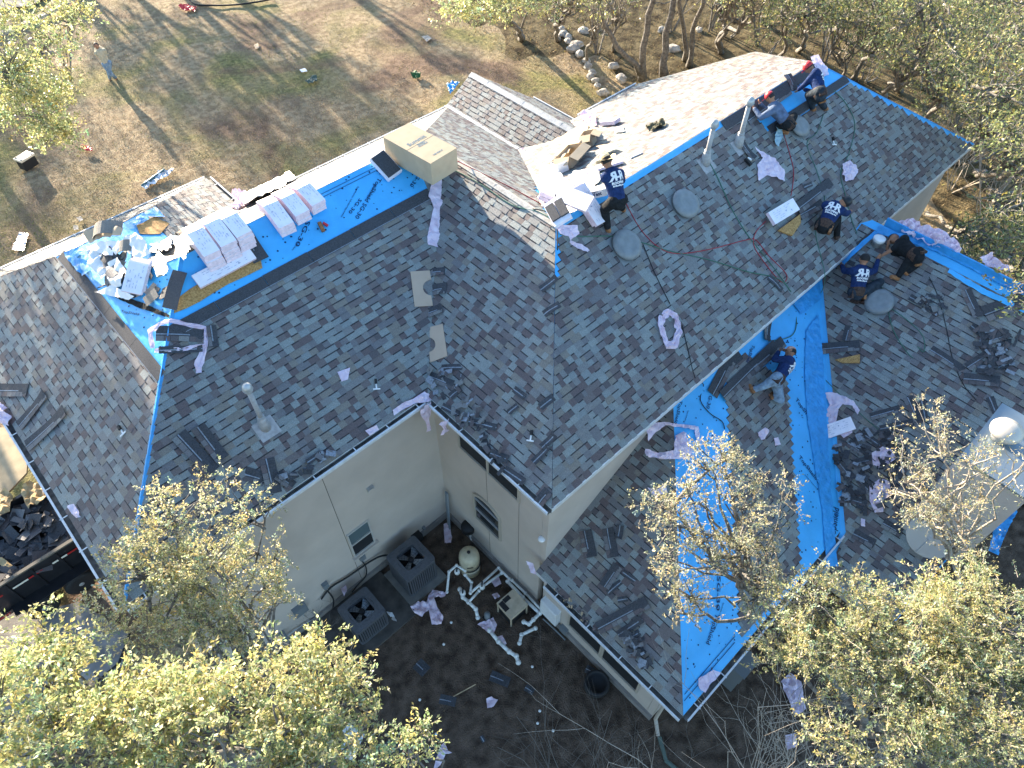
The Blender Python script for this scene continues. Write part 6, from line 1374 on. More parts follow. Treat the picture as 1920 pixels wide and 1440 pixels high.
# wrappers and scraps on the ground
def gs(pts, lab, m=M_wrap, name="wrapper", cat="wrapper", grp="pink wrappers dropped in the yard", bump=.08, g=.05, z=.06, seed=0):
    o = sheet(name, G, [world_at(*p, z) for p in pts], m, bump=bump, g=g, lift=.02, seed=seed, metres=True); tag(o, lab, cat, grp)
gs([(770, 1140), (785, 1130), (800, 1132), (805, 1115), (812, 1108), (838, 1112), (835, 1120), (815, 1125), (820, 1140), (832, 1160), (828, 1172), (810, 1172), (804, 1145), (792, 1158), (778, 1152)], "largest pink wrapper knot on the soil between condenser and pipes", bump=.16, seed=80)
gs([(832, 985), (842, 982), (848, 1010), (846, 1020), (834, 1020)], "pink wrapper below the metal lengths in the inner corner", seed=81, bump=.1); gs([(895, 1172), (912, 1165), (925, 1160), (932, 1172), (926, 1190), (912, 1186)], "pink wrapper caught on the thick white pipe", seed=82, bump=.14); gs([(930, 1195), (942, 1192), (950, 1208), (940, 1215)], "small pink wrapper right of the thick white pipe", seed=83)
gs([(920, 1090), (935, 1082), (940, 1096), (928, 1102)], "pink wrapper between the two parallel white pipes", seed=84, bump=.1); gs([(922, 1118), (932, 1112), (938, 1120), (928, 1126)], "little pink wrapper above the heater corner", seed=85, bump=.1); gs([(912, 1312), (922, 1308), (934, 1314), (926, 1326), (914, 1330)], "white-pink wrapper alone in the middle of the yard", seed=86, bump=.1)
gs([(826, 1400), (834, 1392), (840, 1408), (848, 1412), (836, 1416), (826, 1436), (812, 1448), (816, 1430)], "long pink wrapper at the bottom edge of the yard", seed=87, bump=.1); gs([(725, 1148), (736, 1150), (745, 1168), (738, 1166)], "torn white paper beside the smaller condenser", M_white, "paper", "paper", None, seed=88); gs([(632, 1092), (642, 1086), (650, 1100), (652, 1112), (646, 1120), (640, 1106)], "pink wrapper hooked on the pipe above the smaller condenser", seed=89, bump=.16, z=.5)
gs([(1305, 1280), (1340, 1252), (1372, 1240), (1386, 1255), (1374, 1264), (1352, 1268)], "pink wrapper on the dark ground under the lower gutter", seed=90); gs([(1462, 1280), (1480, 1262), (1500, 1280), (1510, 1330), (1490, 1345), (1478, 1320)], "grey-pink wrapper on the dark ground right of the bare twigs", seed=91, bump=.12); gs([(1340, 1240), (1356, 1235), (1362, 1250), (1350, 1262)], "pink scrap beside the grey box under the lower eave", seed=92); gs([(24, 1196), (46, 1190), (52, 1206), (32, 1218)], "pink wrapper on the concrete drive at the lower left", seed=93, bump=.1); gs([(1470, 1380), (1490, 1375), (1494, 1400), (1474, 1408)], "pink scrap near the bottom edge under the right tree", seed=94)
for i, (p, q, wd, lab) in enumerate((((782, 1245), (800, 1262), .3, "dark shingle lying on the soil beyond the pad"), ((825, 1312), (855, 1318), .22, "small dark shingle in the middle of the yard soil"), ((920, 1268), (955, 1282), .25, "dark shingle below the thick white pipe"), ((1098, 1255), (1112, 1262), .2, "dark shingle by the lower wall"), ((985, 1290), (1000, 1300), .16, "dark scrap left of the lower wall twigs"), ((722, 1395), (745, 1420), .4, "dark board under the big left tree"), ((806, 1400), (815, 1425), .3, "dark shingle beside the long pink wrapper"), ((902, 1382), (908, 1392), .1, "little dark scrap near the bare bush"))):
    strip("shingle_strip", G, p, q, wd, lab, group="shingles dropped in the yard", h=.07, lam=False)
mb = MB(); mb.tube([world_at(850, 1306, .07), world_at(892, 1283, .09)], .013, 6); o = recenter(mb.build("stick", M_wood)); tag(o, "pale thin stick lying in the middle of the yard", "stick")
for i, (px, py, lab) in enumerate(((921, 1105+63, "white ball beside the pink knot"), (1000-2, 1250, "white ball right of the thick white pipe"), (846, 1167, "white ball near the pink knot"), (832, 1208, "small white ball on the open soil"), (787, 1312, "cream ball left of the small shingle"), (818, 1376, "cream ball near the bottom edge"), (1012, 1333, "white ball among the bare bush twigs"), (1008, 1356, "second white ball among the bare bush twigs"), (1037, 1370, "third white ball among the bare bush twigs"))):
    mb = MB(); icos(mb, (0, 0, 0), .035, (1, 1, 1), None, 10, 6); o = mb.build("ball", M_white, None, True, Matrix.Translation(world_at(px, py, .08))); tag(o, lab, "ball", "small white balls on the yard soil")
mb = MB(); c = world_at(1118, 1285, .05); mb.lathe([(.30, 0), (.32, .12), (.30, .24), (.24, .24), (.22, .1), (.01, .08)], 24, Matrix.Translation(c)); o = recenter(mb.build("pot", M_black, None, True)); tag(o, "round black tub standing by the lower wall", "tub")
mb = MB(); c = world_at(1386, 1246, 1.0); mb.box((c.x, c.y, 1.0), (.55, .5, .5)); mb.box((c.x, c.y, 1.27), (.62, .56, .04)); mb.box((c.x, c.y, .4), (.5, .45, .75)); o = recenter(mb.build("cabinet", M_gbox)); tag(o, "blue-grey cabinet half under the lower eave", "cabinet")
mb = MB(); P = [world_at(*p, 1.1) for p in ((632, 1378), (655, 1356), (684, 1376), (660, 1425), (620, 1415))]; slab(P, 1.07, 1.1, "white_panel", M_white, "bright white panel showing through the big left tree crown", "panel")
# blue tarp under the right roof end
o = sheet("tarp", G, [world_at(*p, 2.2) for p in ((1870, 960), (1895, 930), (1905, 960), (1880, 1010), (1868, 1045), (1850, 1035))], M_felt2, bump=.15, g=.08, seed=95, metres=True); tag(o, "blue tarp hanging below the chimney's foot", "tarp")
deck = empty("deck", W(19, -6, 0), "plank deck coloured near black for the deep shade right of the chimney", "deck")
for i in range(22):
    mb = MB(); mb.box((17.5+i*.16, -3.2, .12), (.145, 5.2, .04)); mb.build("plank", mat("plank_shade_dark", (.022, .018, .015), rough=.9, noise_amt=.3, noise_scale=6), deck)  # planks near black: the deep shade is put into their colour
# ================================================================ dump trailer at the left edge
def trailer():
    r = empty("trailer", world_at(0, 1020, 0), "long black dump trailer full of torn shingles at the left frame edge", "trailer")
    zt = 1.75
    A_, B_ = world_at(4, 1096, zt), world_at(138, 1012, zt); x = (B_-A_); x.z = 0; x = x.normalized(); y = Vector((0, 0, 1)).cross(x)
    o = Vector((B_.x, B_.y, 0))+x*1.0; F = Matrix(((x.x, y.x, 0, o.x), (x.y, y.y, 0, o.y), (0, 0, 1, 0), (0, 0, 0, 1))); L, Wd = 5.2, 2.15; h0 = .75
    def bx(c, s, nm, m=M_truck): mb = MB(); mb.box(c, s, F); return mb.build(nm, m, r)
    bx((-L/2, 0, (h0+zt)/2), (L, .05, zt-h0), "side_wall"); bx((-L/2, Wd, (h0+zt)/2), (L, .05, zt-h0), "side_wall"); bx((0, Wd/2, (h0+zt)/2), (.05, Wd, zt-h0), "tailgate"); bx((-L, Wd/2, (h0+zt)/2), (.05, Wd, zt-h0), "front_wall"); bx((-L/2, Wd/2, h0), (L, Wd, .08), "floor")
    bx((-L/2, 0, zt+.02), (L+.1, .09, .05), "top_rail", mat("rail_dull", (.12, .11, .09), rough=.6)); bx((-L/2, Wd, zt+.02), (L+.1, .09, .05), "top_rail", M_truck); bx((0, Wd/2, zt+.02), (.09, Wd, .05), "top_rail", M_truck)
    bx((-L/2, -.03, h0+.02), (L, .10, .14), "frame_rail"); bx((-L/2, .3, h0-.18), (L, .12, .2), "chassis")
    for i in range(9): bx((-.3-i*.6, -.045, (h0+zt)/2), (.07, .05, zt-h0), "stake")
    for i in range(6): bx((-.55-i*.95, -.058, zt-.28), (.36, .008, .055), "reflector", mat("reflector_white", (.75, .70, .58), rough=.4)); bx((-.19-i*.95, -.058, zt-.28), (.34, .008, .05), "reflector", mat("reflector_red", (.40, .02, .02), rough=.4))
    for i in range(6): bx((-.75-i*.95, -.085, h0+.02), (.36, .006, .055), "reflector", mat("reflector_white", (.75, .70, .58), rough=.4)); bx((-.39-i*.95, -.085, h0+.02), (.34, .006, .05), "reflector", mat("reflector_red", (.40, .02, .02), rough=.4))
    for xx in (-1.55, -2.5):
        Rw = F @ Matrix.Translation((xx, -.16, .38)) @ Matrix.Rotation(math.pi/2, 4, 'X')
        mb = MB(); mb.lathe([(.22, -.11), (.34, -.12), (.38, -.08), (.38, .08), (.34, .12), (.22, .11)], 30, Rw); w_ = mb.build("wheel", M_black, r, True)
        mb = MB(); mb.lathe([(.215, .04), (.215, .10), (.19, .09), (.12, .05), (.09, .09), (.05, .12), (.01, .12)], 24, Rw); mb.build("rim", M_galv, w_, True)
        for k in range(8): t = k*math.pi/4; hb = MB(); icos(hb, Rw @ Vector((.15*math.cos(t), .15*math.sin(t), .085)), .022, (1, 1, 1), None, 8, 5); hb.build("rim_hole", M_black, w_)
        bx((xx, -.18, .86), (.95, .34, .03), "mudguard")
    # load
    mb = MB()
    for i in range(420):
        xx, yy = rnd.uniform(-L+.2, -.15), rnd.uniform(.12, Wd-.12); zz = zt-.25+.35*noise.noise(Vector((xx, yy, 3)))+rnd.uniform(0, .12)
        Rm = F @ Matrix.Translation((xx, yy, zz)) @ Matrix.Rotation(rnd.uniform(0, 6.3), 4, 'Z') @ Matrix.Rotation(rnd.uniform(-.5, .5), 4, 'X') @ Matrix.Rotation(rnd.uniform(-.5, .5), 4, 'Y'); s = rnd.uniform(.12, .55)
        mb.box((0, 0, 0), (s, s*rnd.uniform(.3, .8), .01), Rm, rnd.choice([0, 0, 0, 1, 2, 3, 4]))
    o = mb.build("load", [M_strip, M_dark, SHM[6], M_strip, M_felt if False else SHM[5]], None); recenter(o); tag(o, "heap of torn dark shingles filling the black trailer", "debris", None, "stuff")
    for i, (pts, lab) in enumerate((([(40, 925), (60, 905), (84, 912), (94, 930), (80, 945), (55, 955)], "sunlit crumpled brown paper on the trailer load"), ([(-10, 930), (15, 920), (30, 935), (20, 960), (0, 975)], "pale torn paper at the left of the trailer load"), ([(-6, 1048), (10, 1050), (26, 1062), (22, 1068), (4, 1062)], "tan paper flap over the trailer's side"))):
        o = sheet("paper", G, [world_at(*p, zt+.05) for p in pts], mat("kraft_paper", (.42, .31, .17), rough=.9, noise_amt=.2, noise_scale=3), bump=.2, g=.08, metres=True, seed=100+i); tag(o, lab, "paper", "papers on the trailer load")
trailer()
slab([world_at(*p, 1.6) for p in ((-30, 800), (30, 800), (52, 838), (48, 885), (10, 925), (-30, 935))], 1.5, 1.56, "plywood_sheet", mat("pale_ply", (.42, .34, .22), rough=.85, noise_amt=.15, noise_scale=4), "pale plywood sheet by the trailer at the left frame edge", "board")
# ================================================================ lawn things
def cooler():
    c = G.at(56, 312); r = empty("cooler", c, "black cooler box with cream lid standing on the lawn", "cooler"); T = Matrix.Translation(c) @ Matrix.Rotation(.35, 4, 'Z')
    mb = MB(); mb.box((0, 0, .22), (.62, .42, .42), T); mb.build("tub", M_black, r); mb = MB(); mb.box((0, 0, .47), (.68, .47, .09), T); l = mb.build("lid", mat("cream_plastic", (.68, .60, .46), rough=.5), r)
    for s in (-1, 1):
        for t in (-1, 1): mb = MB(); mb.box((s*.26, t*.16, .52), (.06, .05, .02), T); mb.build("corner_pad", M_black, l)
cooler()
def ls(pts, lab, m, cat, bump=.08, g=.06, seed=0, name=None):
    o = sheet(name or cat.replace(" ", "_"), G, pts, m, bump=bump, g=g, lift=.04, seed=seed); tag(o, lab, cat)
ls([(152, 276), (162, 274), (176, 280), (174, 286), (156, 284)], "small red and white bag on the lawn near the hanging branch", M_red, "bag", .12, .05, 110); ls([(265, 352), (300, 325), (330, 320), (322, 328), (295, 345), (275, 357)], "crumpled silver foil sheet on the lawn above the roof step", M_foil, "foil", .15, .07, 111); ls([(24, 470), (38, 438), (54, 440), (46, 472)], "flat silver foil sheet by the far left roof edge", M_foil, "foil", .04, .08, 112)
ls([(562, 132), (572, 129), (577, 135), (566, 137)], "white square lid lying on the shaded lawn", M_white, "lid", .01, .06, 113); ls([(572, 155), (585, 146), (594, 143), (596, 155), (580, 160)], "dark green cloth beside the white lid", mat("dark_green_film", (.06, .10, .08), rough=.6), "cloth", .1, .06, 114); ls([(770, 142), (778, 137), (790, 143), (788, 150), (776, 152)], "dark green bag on the sunlit lawn behind the small gable", mat("green_bag", (.02, .10, .03), rough=.5), "bag", .2, .05, 115)
ls([(838, 162), (850, 156), (862, 156), (852, 170), (844, 180)], "blue tarp corner sticking out beyond the small gable", M_felt2, "tarp", .15, .06, 116); ls([(335, 14), (352, 10), (370, 16), (366, 24), (345, 22)], "tangled red hose heap at the top of the lawn", M_red, "hose", .12, .06, 117); ls([(790, 70), (802, 68), (810, 74), (800, 80)], "pale stone slab fragment on the sunlit lawn", M_stone, "stone", .03, .06, 118); ls([(476, 86), (484, 82), (487, 92), (480, 94)], "pale paper scrap on the shaded lawn", M_card2, "paper", .05, .05, 119)
ls([(144, 410), (152, 407), (158, 414), (150, 418)], "upper of two pale stones beside the left roof edge", M_stone, "stone", .06, .05, 120); ls([(138, 425), (147, 424), (149, 432), (140, 434)], "lower of two pale stones beside the left roof edge", M_stone, "stone", .06, .05, 121)
poly_tube("foil_roll", [G.at(268, 352, .1), G.at(310, 322, .1)], .06, mat("teal_roll", (.04, .12, .16), rough=.5), "teal roll lying beside the crumpled foil sheet", "roll")
poly_tube("edging", [G.at(x, y, .06) for x, y in ((350, -6), (366, 10), (400, 12), (440, 11), (480, 6), (510, 0))], .05, M_black, "dark green curved edging at the top of the lawn", "edging")
# limestone border
def rock(c, s, lab, seed):
    mb = MB(); icos(mb, (0, 0, 0), 1, (1, 1, 1), None, 10, 7)
    mb.v = [tuple(Vector((v[0]*s*1.2, v[1]*s*.9, v[2]*s*.7))*(1+.35*noise.noise(Vector(v)*1.4+Vector((seed*3.7, 0, 0))))) for v in mb.v]; o = mb.build("stone", M_stone, None, False, Matrix.Translation(c) @ Matrix.Rotation(seed*1.3, 4, 'Z')); tag(o, lab, "stone", "limestone border along the wood")
ORD = ["first from the top", "second from the top", "third from the top", "fourth from the top", "fifth from the top", "sixth from the top", "seventh from the top", "eighth from the top", "ninth from the top", "lowest and nearest the roof", "topmost outlier", "outlier right of the third", "outlier far right near the top", "small one left of the second", "small one left of the fourth", "small one right of the eighth"]
LOC5 = ["by the crooked oak's foot", "left of the crooked oak", "near the dark trunks", "between the close trunk pair and roof", "above the close pair of trunks"]
bl = [(1058, 68), (1066, 82), (1075, 96), (1088, 105), (1098, 118), (1102, 128), (1110, 140), (1114, 155), (1120, 165), (1128, 178), (1052, 58), (1095, 62), (1122, 60), (1064, 74), (1082, 88), (1106, 148)]
for i, (x, y) in enumerate(bl): rock(G.at(x+rnd.uniform(-2, 2), y, .12), rnd.uniform(.16, .3), "pale stone, %s in the border behind the gable" % ORD[i], i)
for i, (x, y) in enumerate(((1165, 152), (1150, 128), (1310, 60), (1262, 96), (1240, 60))): rock(G.at(x, y, .12), rnd.uniform(.2, .34), "loose stone block %s" % LOC5[i], 30+i)
# ================================================================ trees
PAL_GOLD = [(.54, .50, .26), (.42, .44, .20), (.60, .56, .36), (.30, .34, .15), (.66, .62, .44)]
PAL_PALE = [(.60, .55, .36), (.50, .48, .27), (.66, .61, .45), (.40, .40, .20), (.30, .29, .15)]
PAL_OLIVE = [(.19, .22, .08), (.27, .28, .11), (.13, .16, .06), (.36, .35, .16), (.09, .12, .05)]
PAL_YEL = [(.52, .53, .25), (.40, .45, .20), (.28, .34, .14), (.62, .61, .37)]
M_leaf = M_leafm("oak_leaf", .52, .36)
def unit(a): return a/np.maximum(np.linalg.norm(a, axis=-1, keepdims=True), 1e-9)
def leaves(P, D, size, pal, rs, aspect=.46):
    n = len(P); N = unit(rs.randn(n, 3)+np.array([0, 0, .5])); D = unit(D+rs.randn(n, 3)*.55); S_ = unit(np.cross(D, N)); s = size*(.6+.8*rs.rand(n, 1))
    v = np.stack([P, P+D*s*.5+S_*s*aspect*.5, P+D*s, P+D*s*.5-S_*s*aspect*.5], 1); pal = np.array(pal)
    return v.reshape(-1, 3), pal[rs.choice(len(pal), n)]*(.75+.5*rs.rand(n, 1))
def curve(a, b, sag, rs, n=6, wob=.08):
    a, b = np.array(a, float), np.array(b, float); t = np.linspace(0, 1, n)[:, None]; L = np.linalg.norm(b-a); w = np.cumsum(rs.randn(n, 3), 0)*wob*L/n; w -= t*w[-1]
    return a+(b-a)*t+np.array([0, 0, sag])*L*(t*(1-t))+w
def tree(label, base, crowns, nclump, sprigs, nleaf, lsize, pal, rtrunk, seed, cat="tree", group=None, lean=(0, 0), clump_r=.34, fork=.45, name="oak_tree", nlimb=9, twigm=None, shell=.55, stems=1, flat=.7, bark=None, spr_len=1.0):
    rs = np.random.RandomState(seed); base = Vector(base); r = empty(name, base, label, cat, group); bark = bark or M_bark
    cc = np.array([np.array(c[0]) for c in crowns]); cr = np.array([c[1] for c in crowns]); wgt = np.array([c[2] if len(c) > 2 else 1. for c in crowns]); wgt = wgt/wgt.sum()
    k = rs.choice(len(cc), nclump, p=wgt); d = unit(rs.randn(nclump, 3)); d[:, 2] = np.abs(d[:, 2])*np.where(rs.rand(nclump) < .75, 1, -.6); rad = (shell+(1-shell)*rs.rand(nclump, 1))**.8*(.8+.35*rs.rand(nclump, 1))
    C = cc[k]+d*rad*cr[k]
    top = np.array(cc.mean(0)); b0 = np.array(base); H = top[2]-b0[2]
    tb = MB(); limbs = []
    forkp = b0+(top-b0)*fork+np.array([lean[0], lean[1], 0])
    for s in range(stems):
        bb = b0+np.array([rs.randn()*.18, rs.randn()*.18, -.05])*(stems > 1)
        fk = forkp+rs.randn(3)*np.array([.35, .35, .2])*(stems > 1)
        tr = curve(bb, fk, 0, rs, 7, .14); rr = list(np.linspace(rtrunk, rtrunk*.62, 7)); rr[0] *= 1.35
        tb.tube([Vector(p) for p in tr], rr, 9, 0, True); limbs.append((tr, rtrunk*.6))
    idx = rs.choice(nclump, min(nlimb, nclump), replace=False); nodes = []; starts = [l[0][-1] for l in limbs]
    for j, i in enumerate(idx):
        st = starts[j % stems] if rs.rand() < .6 or not nodes else nodes[rs.randint(len(nodes))][0]
        lb = curve(st, C[i]*.9+st*.1, .12, rs, 8, .22); r0 = rtrunk*.50*(.7+.5*rs.rand()); rr = np.linspace(r0, .012, 8); tb.tube([Vector(p) for p in lb], list(rr), 6, 0, False)
        nodes += [(p, q) for p, q in zip(lb[2:], rr[2:])]
    NP = np.array([p for p, _ in nodes])
    for c in C:
        m = NP[np.argmin(((NP-c)**2).sum(1)+.0)]; tw = curve(m, c, .05, rs, 5, .25); tb.tube([Vector(p) for p in tw], list(np.linspace(.018, .005, 5)), 4, 0, False)
    tb.build("trunk", bark, r, True)
    # sprigs with leaves
    n = nclump*sprigs; c = np.repeat(C, sprigs, 0); out = unit(c-np.repeat(cc[k], sprigs, 0)); dd = unit(rs.randn(n, 3)+out*.5+np.array([0, 0, .35])); dd[:, 2] *= flat+.3; ln = clump_r*(.5+.9*rs.rand(n, 1))*spr_len
    s0 = c+rs.randn(n, 3)*clump_r*.42
    e0 = s0+dd*ln; t = rs.rand(n, nleaf, 1)**.8; P = s0[:, None]+dd[:, None]*ln[:, None]*t+rs.randn(n, nleaf, 3)*lsize*.35; D = np.repeat(dd[:, None], nleaf, 1)+rs.randn(n, nleaf, 3)*.6
    v, col = leaves(P.reshape(-1, 3), D.reshape(-1, 3), lsize, pal, rs)
    # colour differs from sprig to sprig (young and old growth)
    cl = np.repeat(.72+.5*rs.rand(n, 1), nleaf, 0)*np.array([1, 1, 1]); cl = cl*(1+.12*np.repeat(rs.randn(n, 1), nleaf, 0)*np.array([1, 0, -1])); col = np.clip(col*cl, .01, .8)
    f = np.arange(len(v)).reshape(-1, 4); np_mesh("crown", v, f, M_leaf, r, None, col)
    # sprig stems
    w_ = np.cross(dd, rs.randn(n, 3)); w_ = unit(w_)*.0035; sv = np.stack([s0-w_, s0+w_, e0+w_*.4, e0-w_*.4], 1).reshape(-1, 3); np_mesh("twigs", sv, np.arange(len(sv)).reshape(-1, 4), twigm or M_twig, r, "stuff")
    return r
def wz(px, py, z): return np.array(world_at(px, py, z))
def crown(px, py, z, rpx, rpy=None, rz=None, w=1.):
    c = wz(px, py, z); d = np.linalg.norm(c-np.array(CO)); r_ = rpx*d/1340.
    r2 = (rpy or rpx)*d/1340.
    return (c, np.array([(r_+r2)/2, (r_+r2)/2, rz or (r_+r2)/2*.75]), w)
# foreground, sunlit from behind
cs = [crown(400, 1010, 7.70, 150, 110), crown(290, 1100, 7.40, 120, 90), crown(440, 1120, 7.10, 120, 90), crown(360, 1180, 6.50, 120, 70, None, .6)]
b = cs[3][0]; tree("leafy pale gold oak rising in front of the left wall", (b[0]+.25, b[1]-.4, 0), cs, 210, 9, 16, .043, PAL_GOLD, .09, 201, clump_r=.21, fork=.45, nlimb=34, stems=2)
cs = [crown(60, 1290, 8.80, 120, 90), crown(10, 1400, 9.20, 150, 120), crown(150, 1420, 9.00, 130, 90)]
b = cs[2][0]; tree("bright green oak crown filling the bottom left corner", (b[0]-.1, b[1]-.2, 0), cs, 130, 8, 15, .060, PAL_YEL+PAL_GOLD[:2], .12, 202, clump_r=.24, nlimb=24)
cs = [crown(560, 1310, 8.70, 130, 80), crown(420, 1390, 8.90, 170, 90), crown(620, 1400, 8.60, 120, 90), crown(300, 1360, 8.70, 110, 80)]
b = cs[1][0]; tree("largest bright green oak crown at the bottom left centre", (b[0]-.1, b[1]-.5, 0), cs, 200, 8, 15, .058, PAL_YEL+PAL_GOLD[:3], .14, 203, clump_r=.24, nlimb=30)
cs = [crown(770, 1400, 8.00, 40, 30)]; b = cs[0][0]; tree("small leafy sapling top at the bottom edge right of the big crown", (b[0], b[1], 0), cs, 12, 7, 10, .055, PAL_YEL, .04, 204, clump_r=.2, nlimb=4)
cs = [crown(1340, 960, 8.00, 110, 90), crown(1240, 960, 7.90, 60, 25, .3, .45), crown(1330, 870, 8.20, 60, 45, None, .5), crown(1450, 950, 7.90, 80, 40, None, .5), crown(1300, 1060, 7.70, 80, 70, None, .6), crown(1280, 1140, 7.40, 40, 50, None, .3), crown(1400, 1060, 7.50, 70, 60, None, .7)]
tree("thin pale-leaved tree crown spread over the lower blue valley felt", tuple(wz(1560, 1330, 0)), cs, 190, 8, 9, .037, PAL_PALE, .08, 205, clump_r=.17, fork=.72, nlimb=30)
cs = [crown(1560, 1180, 7.80, 120, 90), crown(1700, 1230, 8.00, 140, 100), crown(1640, 1330, 7.60, 150, 90), crown(1800, 1170, 8.00, 90, 70), crown(1470, 1190, 7.40, 70, 60, None, .6)]
tree("dense golden-green oak on the lower right hiding the eave", tuple(wz(1640, 1420, 0)), cs, 330, 9, 16, .038, PAL_GOLD+PAL_YEL[:2], .12, 206, clump_r=.22, nlimb=34, fork=.55)
cs = [crown(1860, 1190, 8.00, 100, 100), crown(1830, 1340, 7.80, 140, 110), crown(1920, 1420, 8.00, 120, 90)]
tree("golden-green oak at the bottom right corner of the picture", tuple(wz(1850, 1480, 0)), cs, 190, 9, 16, .038, PAL_GOLD+PAL_YEL[:2], .12, 207, clump_r=.22, nlimb=26)
cs = [crown(1790, 900, 8.20, 110, 60), crown(1720, 800, 8.50, 60, 50, None, .35), crown(1880, 860, 8.60, 60, 60, None, .4), crown(1700, 940, 8.00, 50, 40, None, .5), crown(1780, 980, 7.80, 90, 50, None, .9)]
tree("open pale-twigged tree top reaching over the chimney", tuple(wz(1800, 1250, 0)), cs, 95, 7, 8, .037, PAL_PALE, .07, 208, clump_r=.20, fork=.7, nlimb=26, bark=M_twig)
# lawn side
cs = [crown(40, 90, 8.5, 70, 80), crown(75, 160, 7.5, 60, 45), crown(60, 215, 6.8, 60, 45), crown(105, 255, 5.8, 28, 30, None, .4), crown(150, 40, 8.5, 30, 18, .5, .3)]
tree("yellow-green oak branches hanging in at the top left corner", tuple(wz(-120, 160, 0)), cs, 150, 8, 13, .085, PAL_YEL+PAL_OLIVE[:2], .22, 209, clump_r=.38, nlimb=10, fork=.7)
cs = [crown(930, 0, 6.6, 80, 40), crown(1010, -10, 6.8, 50, 40), crown(860, 20, 6.2, 40, 22, None, .5)]
tree("bright yellow-green crown at the top centre above the lawn", tuple(wz(985, 75, 0)), cs, 100, 8, 12, .09, PAL_YEL, .16, 210, clump_r=.38, nlimb=8)
# the oak wood
GW = "oak wood right of the house"
W_ = [ # base px, top px (crown centre) , z, r px, clumps, trunk r, label
 ((1197, 152), (1118, -40), 7.5, 50, 20, .17, "crooked grey oak trunk leaning left over the stone border"),
 ((1207, 148), (1232, -90), 8, 40, 12, .22, "straight grey oak trunk, left one of the close pair behind the roof"),
 ((1241, 140), (1262, -90), 8, 40, 12, .24, "straight grey oak trunk, right one of the close pair behind the roof"),
 ((1290, 112), (1278, -80), 8, 34, 10, .16, "slim oak trunk just right of the close pair"), ((1290, 125), (1348, -50), 7.5, 40, 14, .17, "oak trunk leaning right above the far roof peak"),
 ((1100, 112), (1104, 20), 6, 34, 12, .12, "short slim oak trunk beside the upper stones"), ((1150, 92), (1160, -10), 7, 36, 14, .10, "thin trunk between the stones and the crooked oak"), ((1045, 72), (1045, -20), 8, 40, 16, .16, "oak trunk under the yellow-green crown at the top centre"),
 ((1345, 88), (1372, -30), 8, 50, 22, .15, "left of two dark oak trunks above the far roof corner"), ((1365, 98), (1400, -30), 8, 60, 26, .17, "right of two dark oak trunks above the far roof corner"),
 ((1455, 112), (1490, 0), 7.5, 60, 30, .13, "forked oak behind the red-helmeted worker"), ((1500, 96), (1540, -20), 8, 70, 34, .14, "leafy oak up behind the ridge end"),
 ((1600, 148), (1660, 20), 7.5, 75, 44, .15, "dark leaning oak right of the ridge end"), ((1580, 175), (1600, 40), 7, 55, 26, .12, "slim oak close beside the right hip"), ((1640, 205), (1735, 60), 8, 90, 54, .17, "thick branching oak above the right hip"),
 ((1690, 175), (1790, 10), 8.5, 90, 50, .16, "tall oak in the upper right of the wood"), ((1725, 235), (1830, 120), 8, 85, 50, .15, "leaning oak with dark limbs right of the hip"), ((1760, 120), (1870, -20), 8.5, 100, 50, .16, "oak in the top right corner of the picture"),
 ((1790, 300), (1900, 190), 8, 90, 52, .17, "oak by the right frame edge above the roof tip"), ((1838, 330), (1950, 270), 8, 80, 40, .16, "pale forked trunk right of the roof tip"), ((1850, 352), (1930, 400), 7, 80, 30, .14, "second pale trunk below the forked one"),
 ((1740, 400), (1880, 470), 6, 70, 22, .10, "low slender tree under the right hand eave"), ((1880, 480), (1990, 560), 7, 80, 26, .12, "tree at the right frame edge level with the crawling worker"), ((1830, 60), (1960, 60), 8, 80, 36, .16, "oak trunk high on the right frame edge"),
 ((1560, 60), (1600, -70), 8, 70, 30, .15, "far oak at the top edge above the ridge end"), ((1430, 40), (1450, -70), 8, 60, 26, .15, "far oak at the top edge above the back slope"), ((1670, 60), (1740, -60), 8, 80, 36, .15, "far oak at the top edge right of the ridge end"),
]
for i, (bp, tp, z, rp, nc, rt, lab) in enumerate(W_):
    if i < 8: z -= 1.2
    c1 = crown(tp[0], tp[1], z, rp, rp*.8); c2 = crown(tp[0]+rnd.uniform(-40, 40), tp[1]+rnd.uniform(10, 50), z-1.6, rp*.7, rp*.5, None, .6)
    pal = PAL_OLIVE+([PAL_YEL[1]] if i % 2 else [PAL_GOLD[1]])
    tree(lab, tuple(wz(bp[0], bp[1], .05)), [c1, c2], int(nc*1.5), (6 if i > 7 else 3), 7, .090, pal, rt*.78, 300+i, group=GW, clump_r=.46, nlimb=16 if i > 4 else 5, fork=.55 if i > 4 else .85, spr_len=1.2, name="oak_tree")
# understory shrubs in the wood
for i, (px, py, rp, lab) in enumerate(((1450, 60, 40, "dark shrub under the trees left of the ridge end"), (1640, 100, 45, "dark shrub behind the right hip's upper part"), (1760, 200, 50, "dark shrub among the oaks right of the hip"), (1860, 250, 50, "shrub under the oaks by the frame edge"), (1890, 420, 50, "low shrub right of the roof tip"), (1810, 480, 36, "low dark shrub in the shade under the right eave"), (1380, 20, 40, "small shrub near the top edge among the trunks"))):
    c = crown(px, py, 1.4, rp, rp*.7, 1.2); tree(lab, (c[0][0], c[0][1], 0), [c], 34, 6, 8, .09, PAL_OLIVE, .05, 400+i, cat="shrub", name="shrub", clump_r=.36, nlimb=5, stems=3, group="shrubs in the wood")
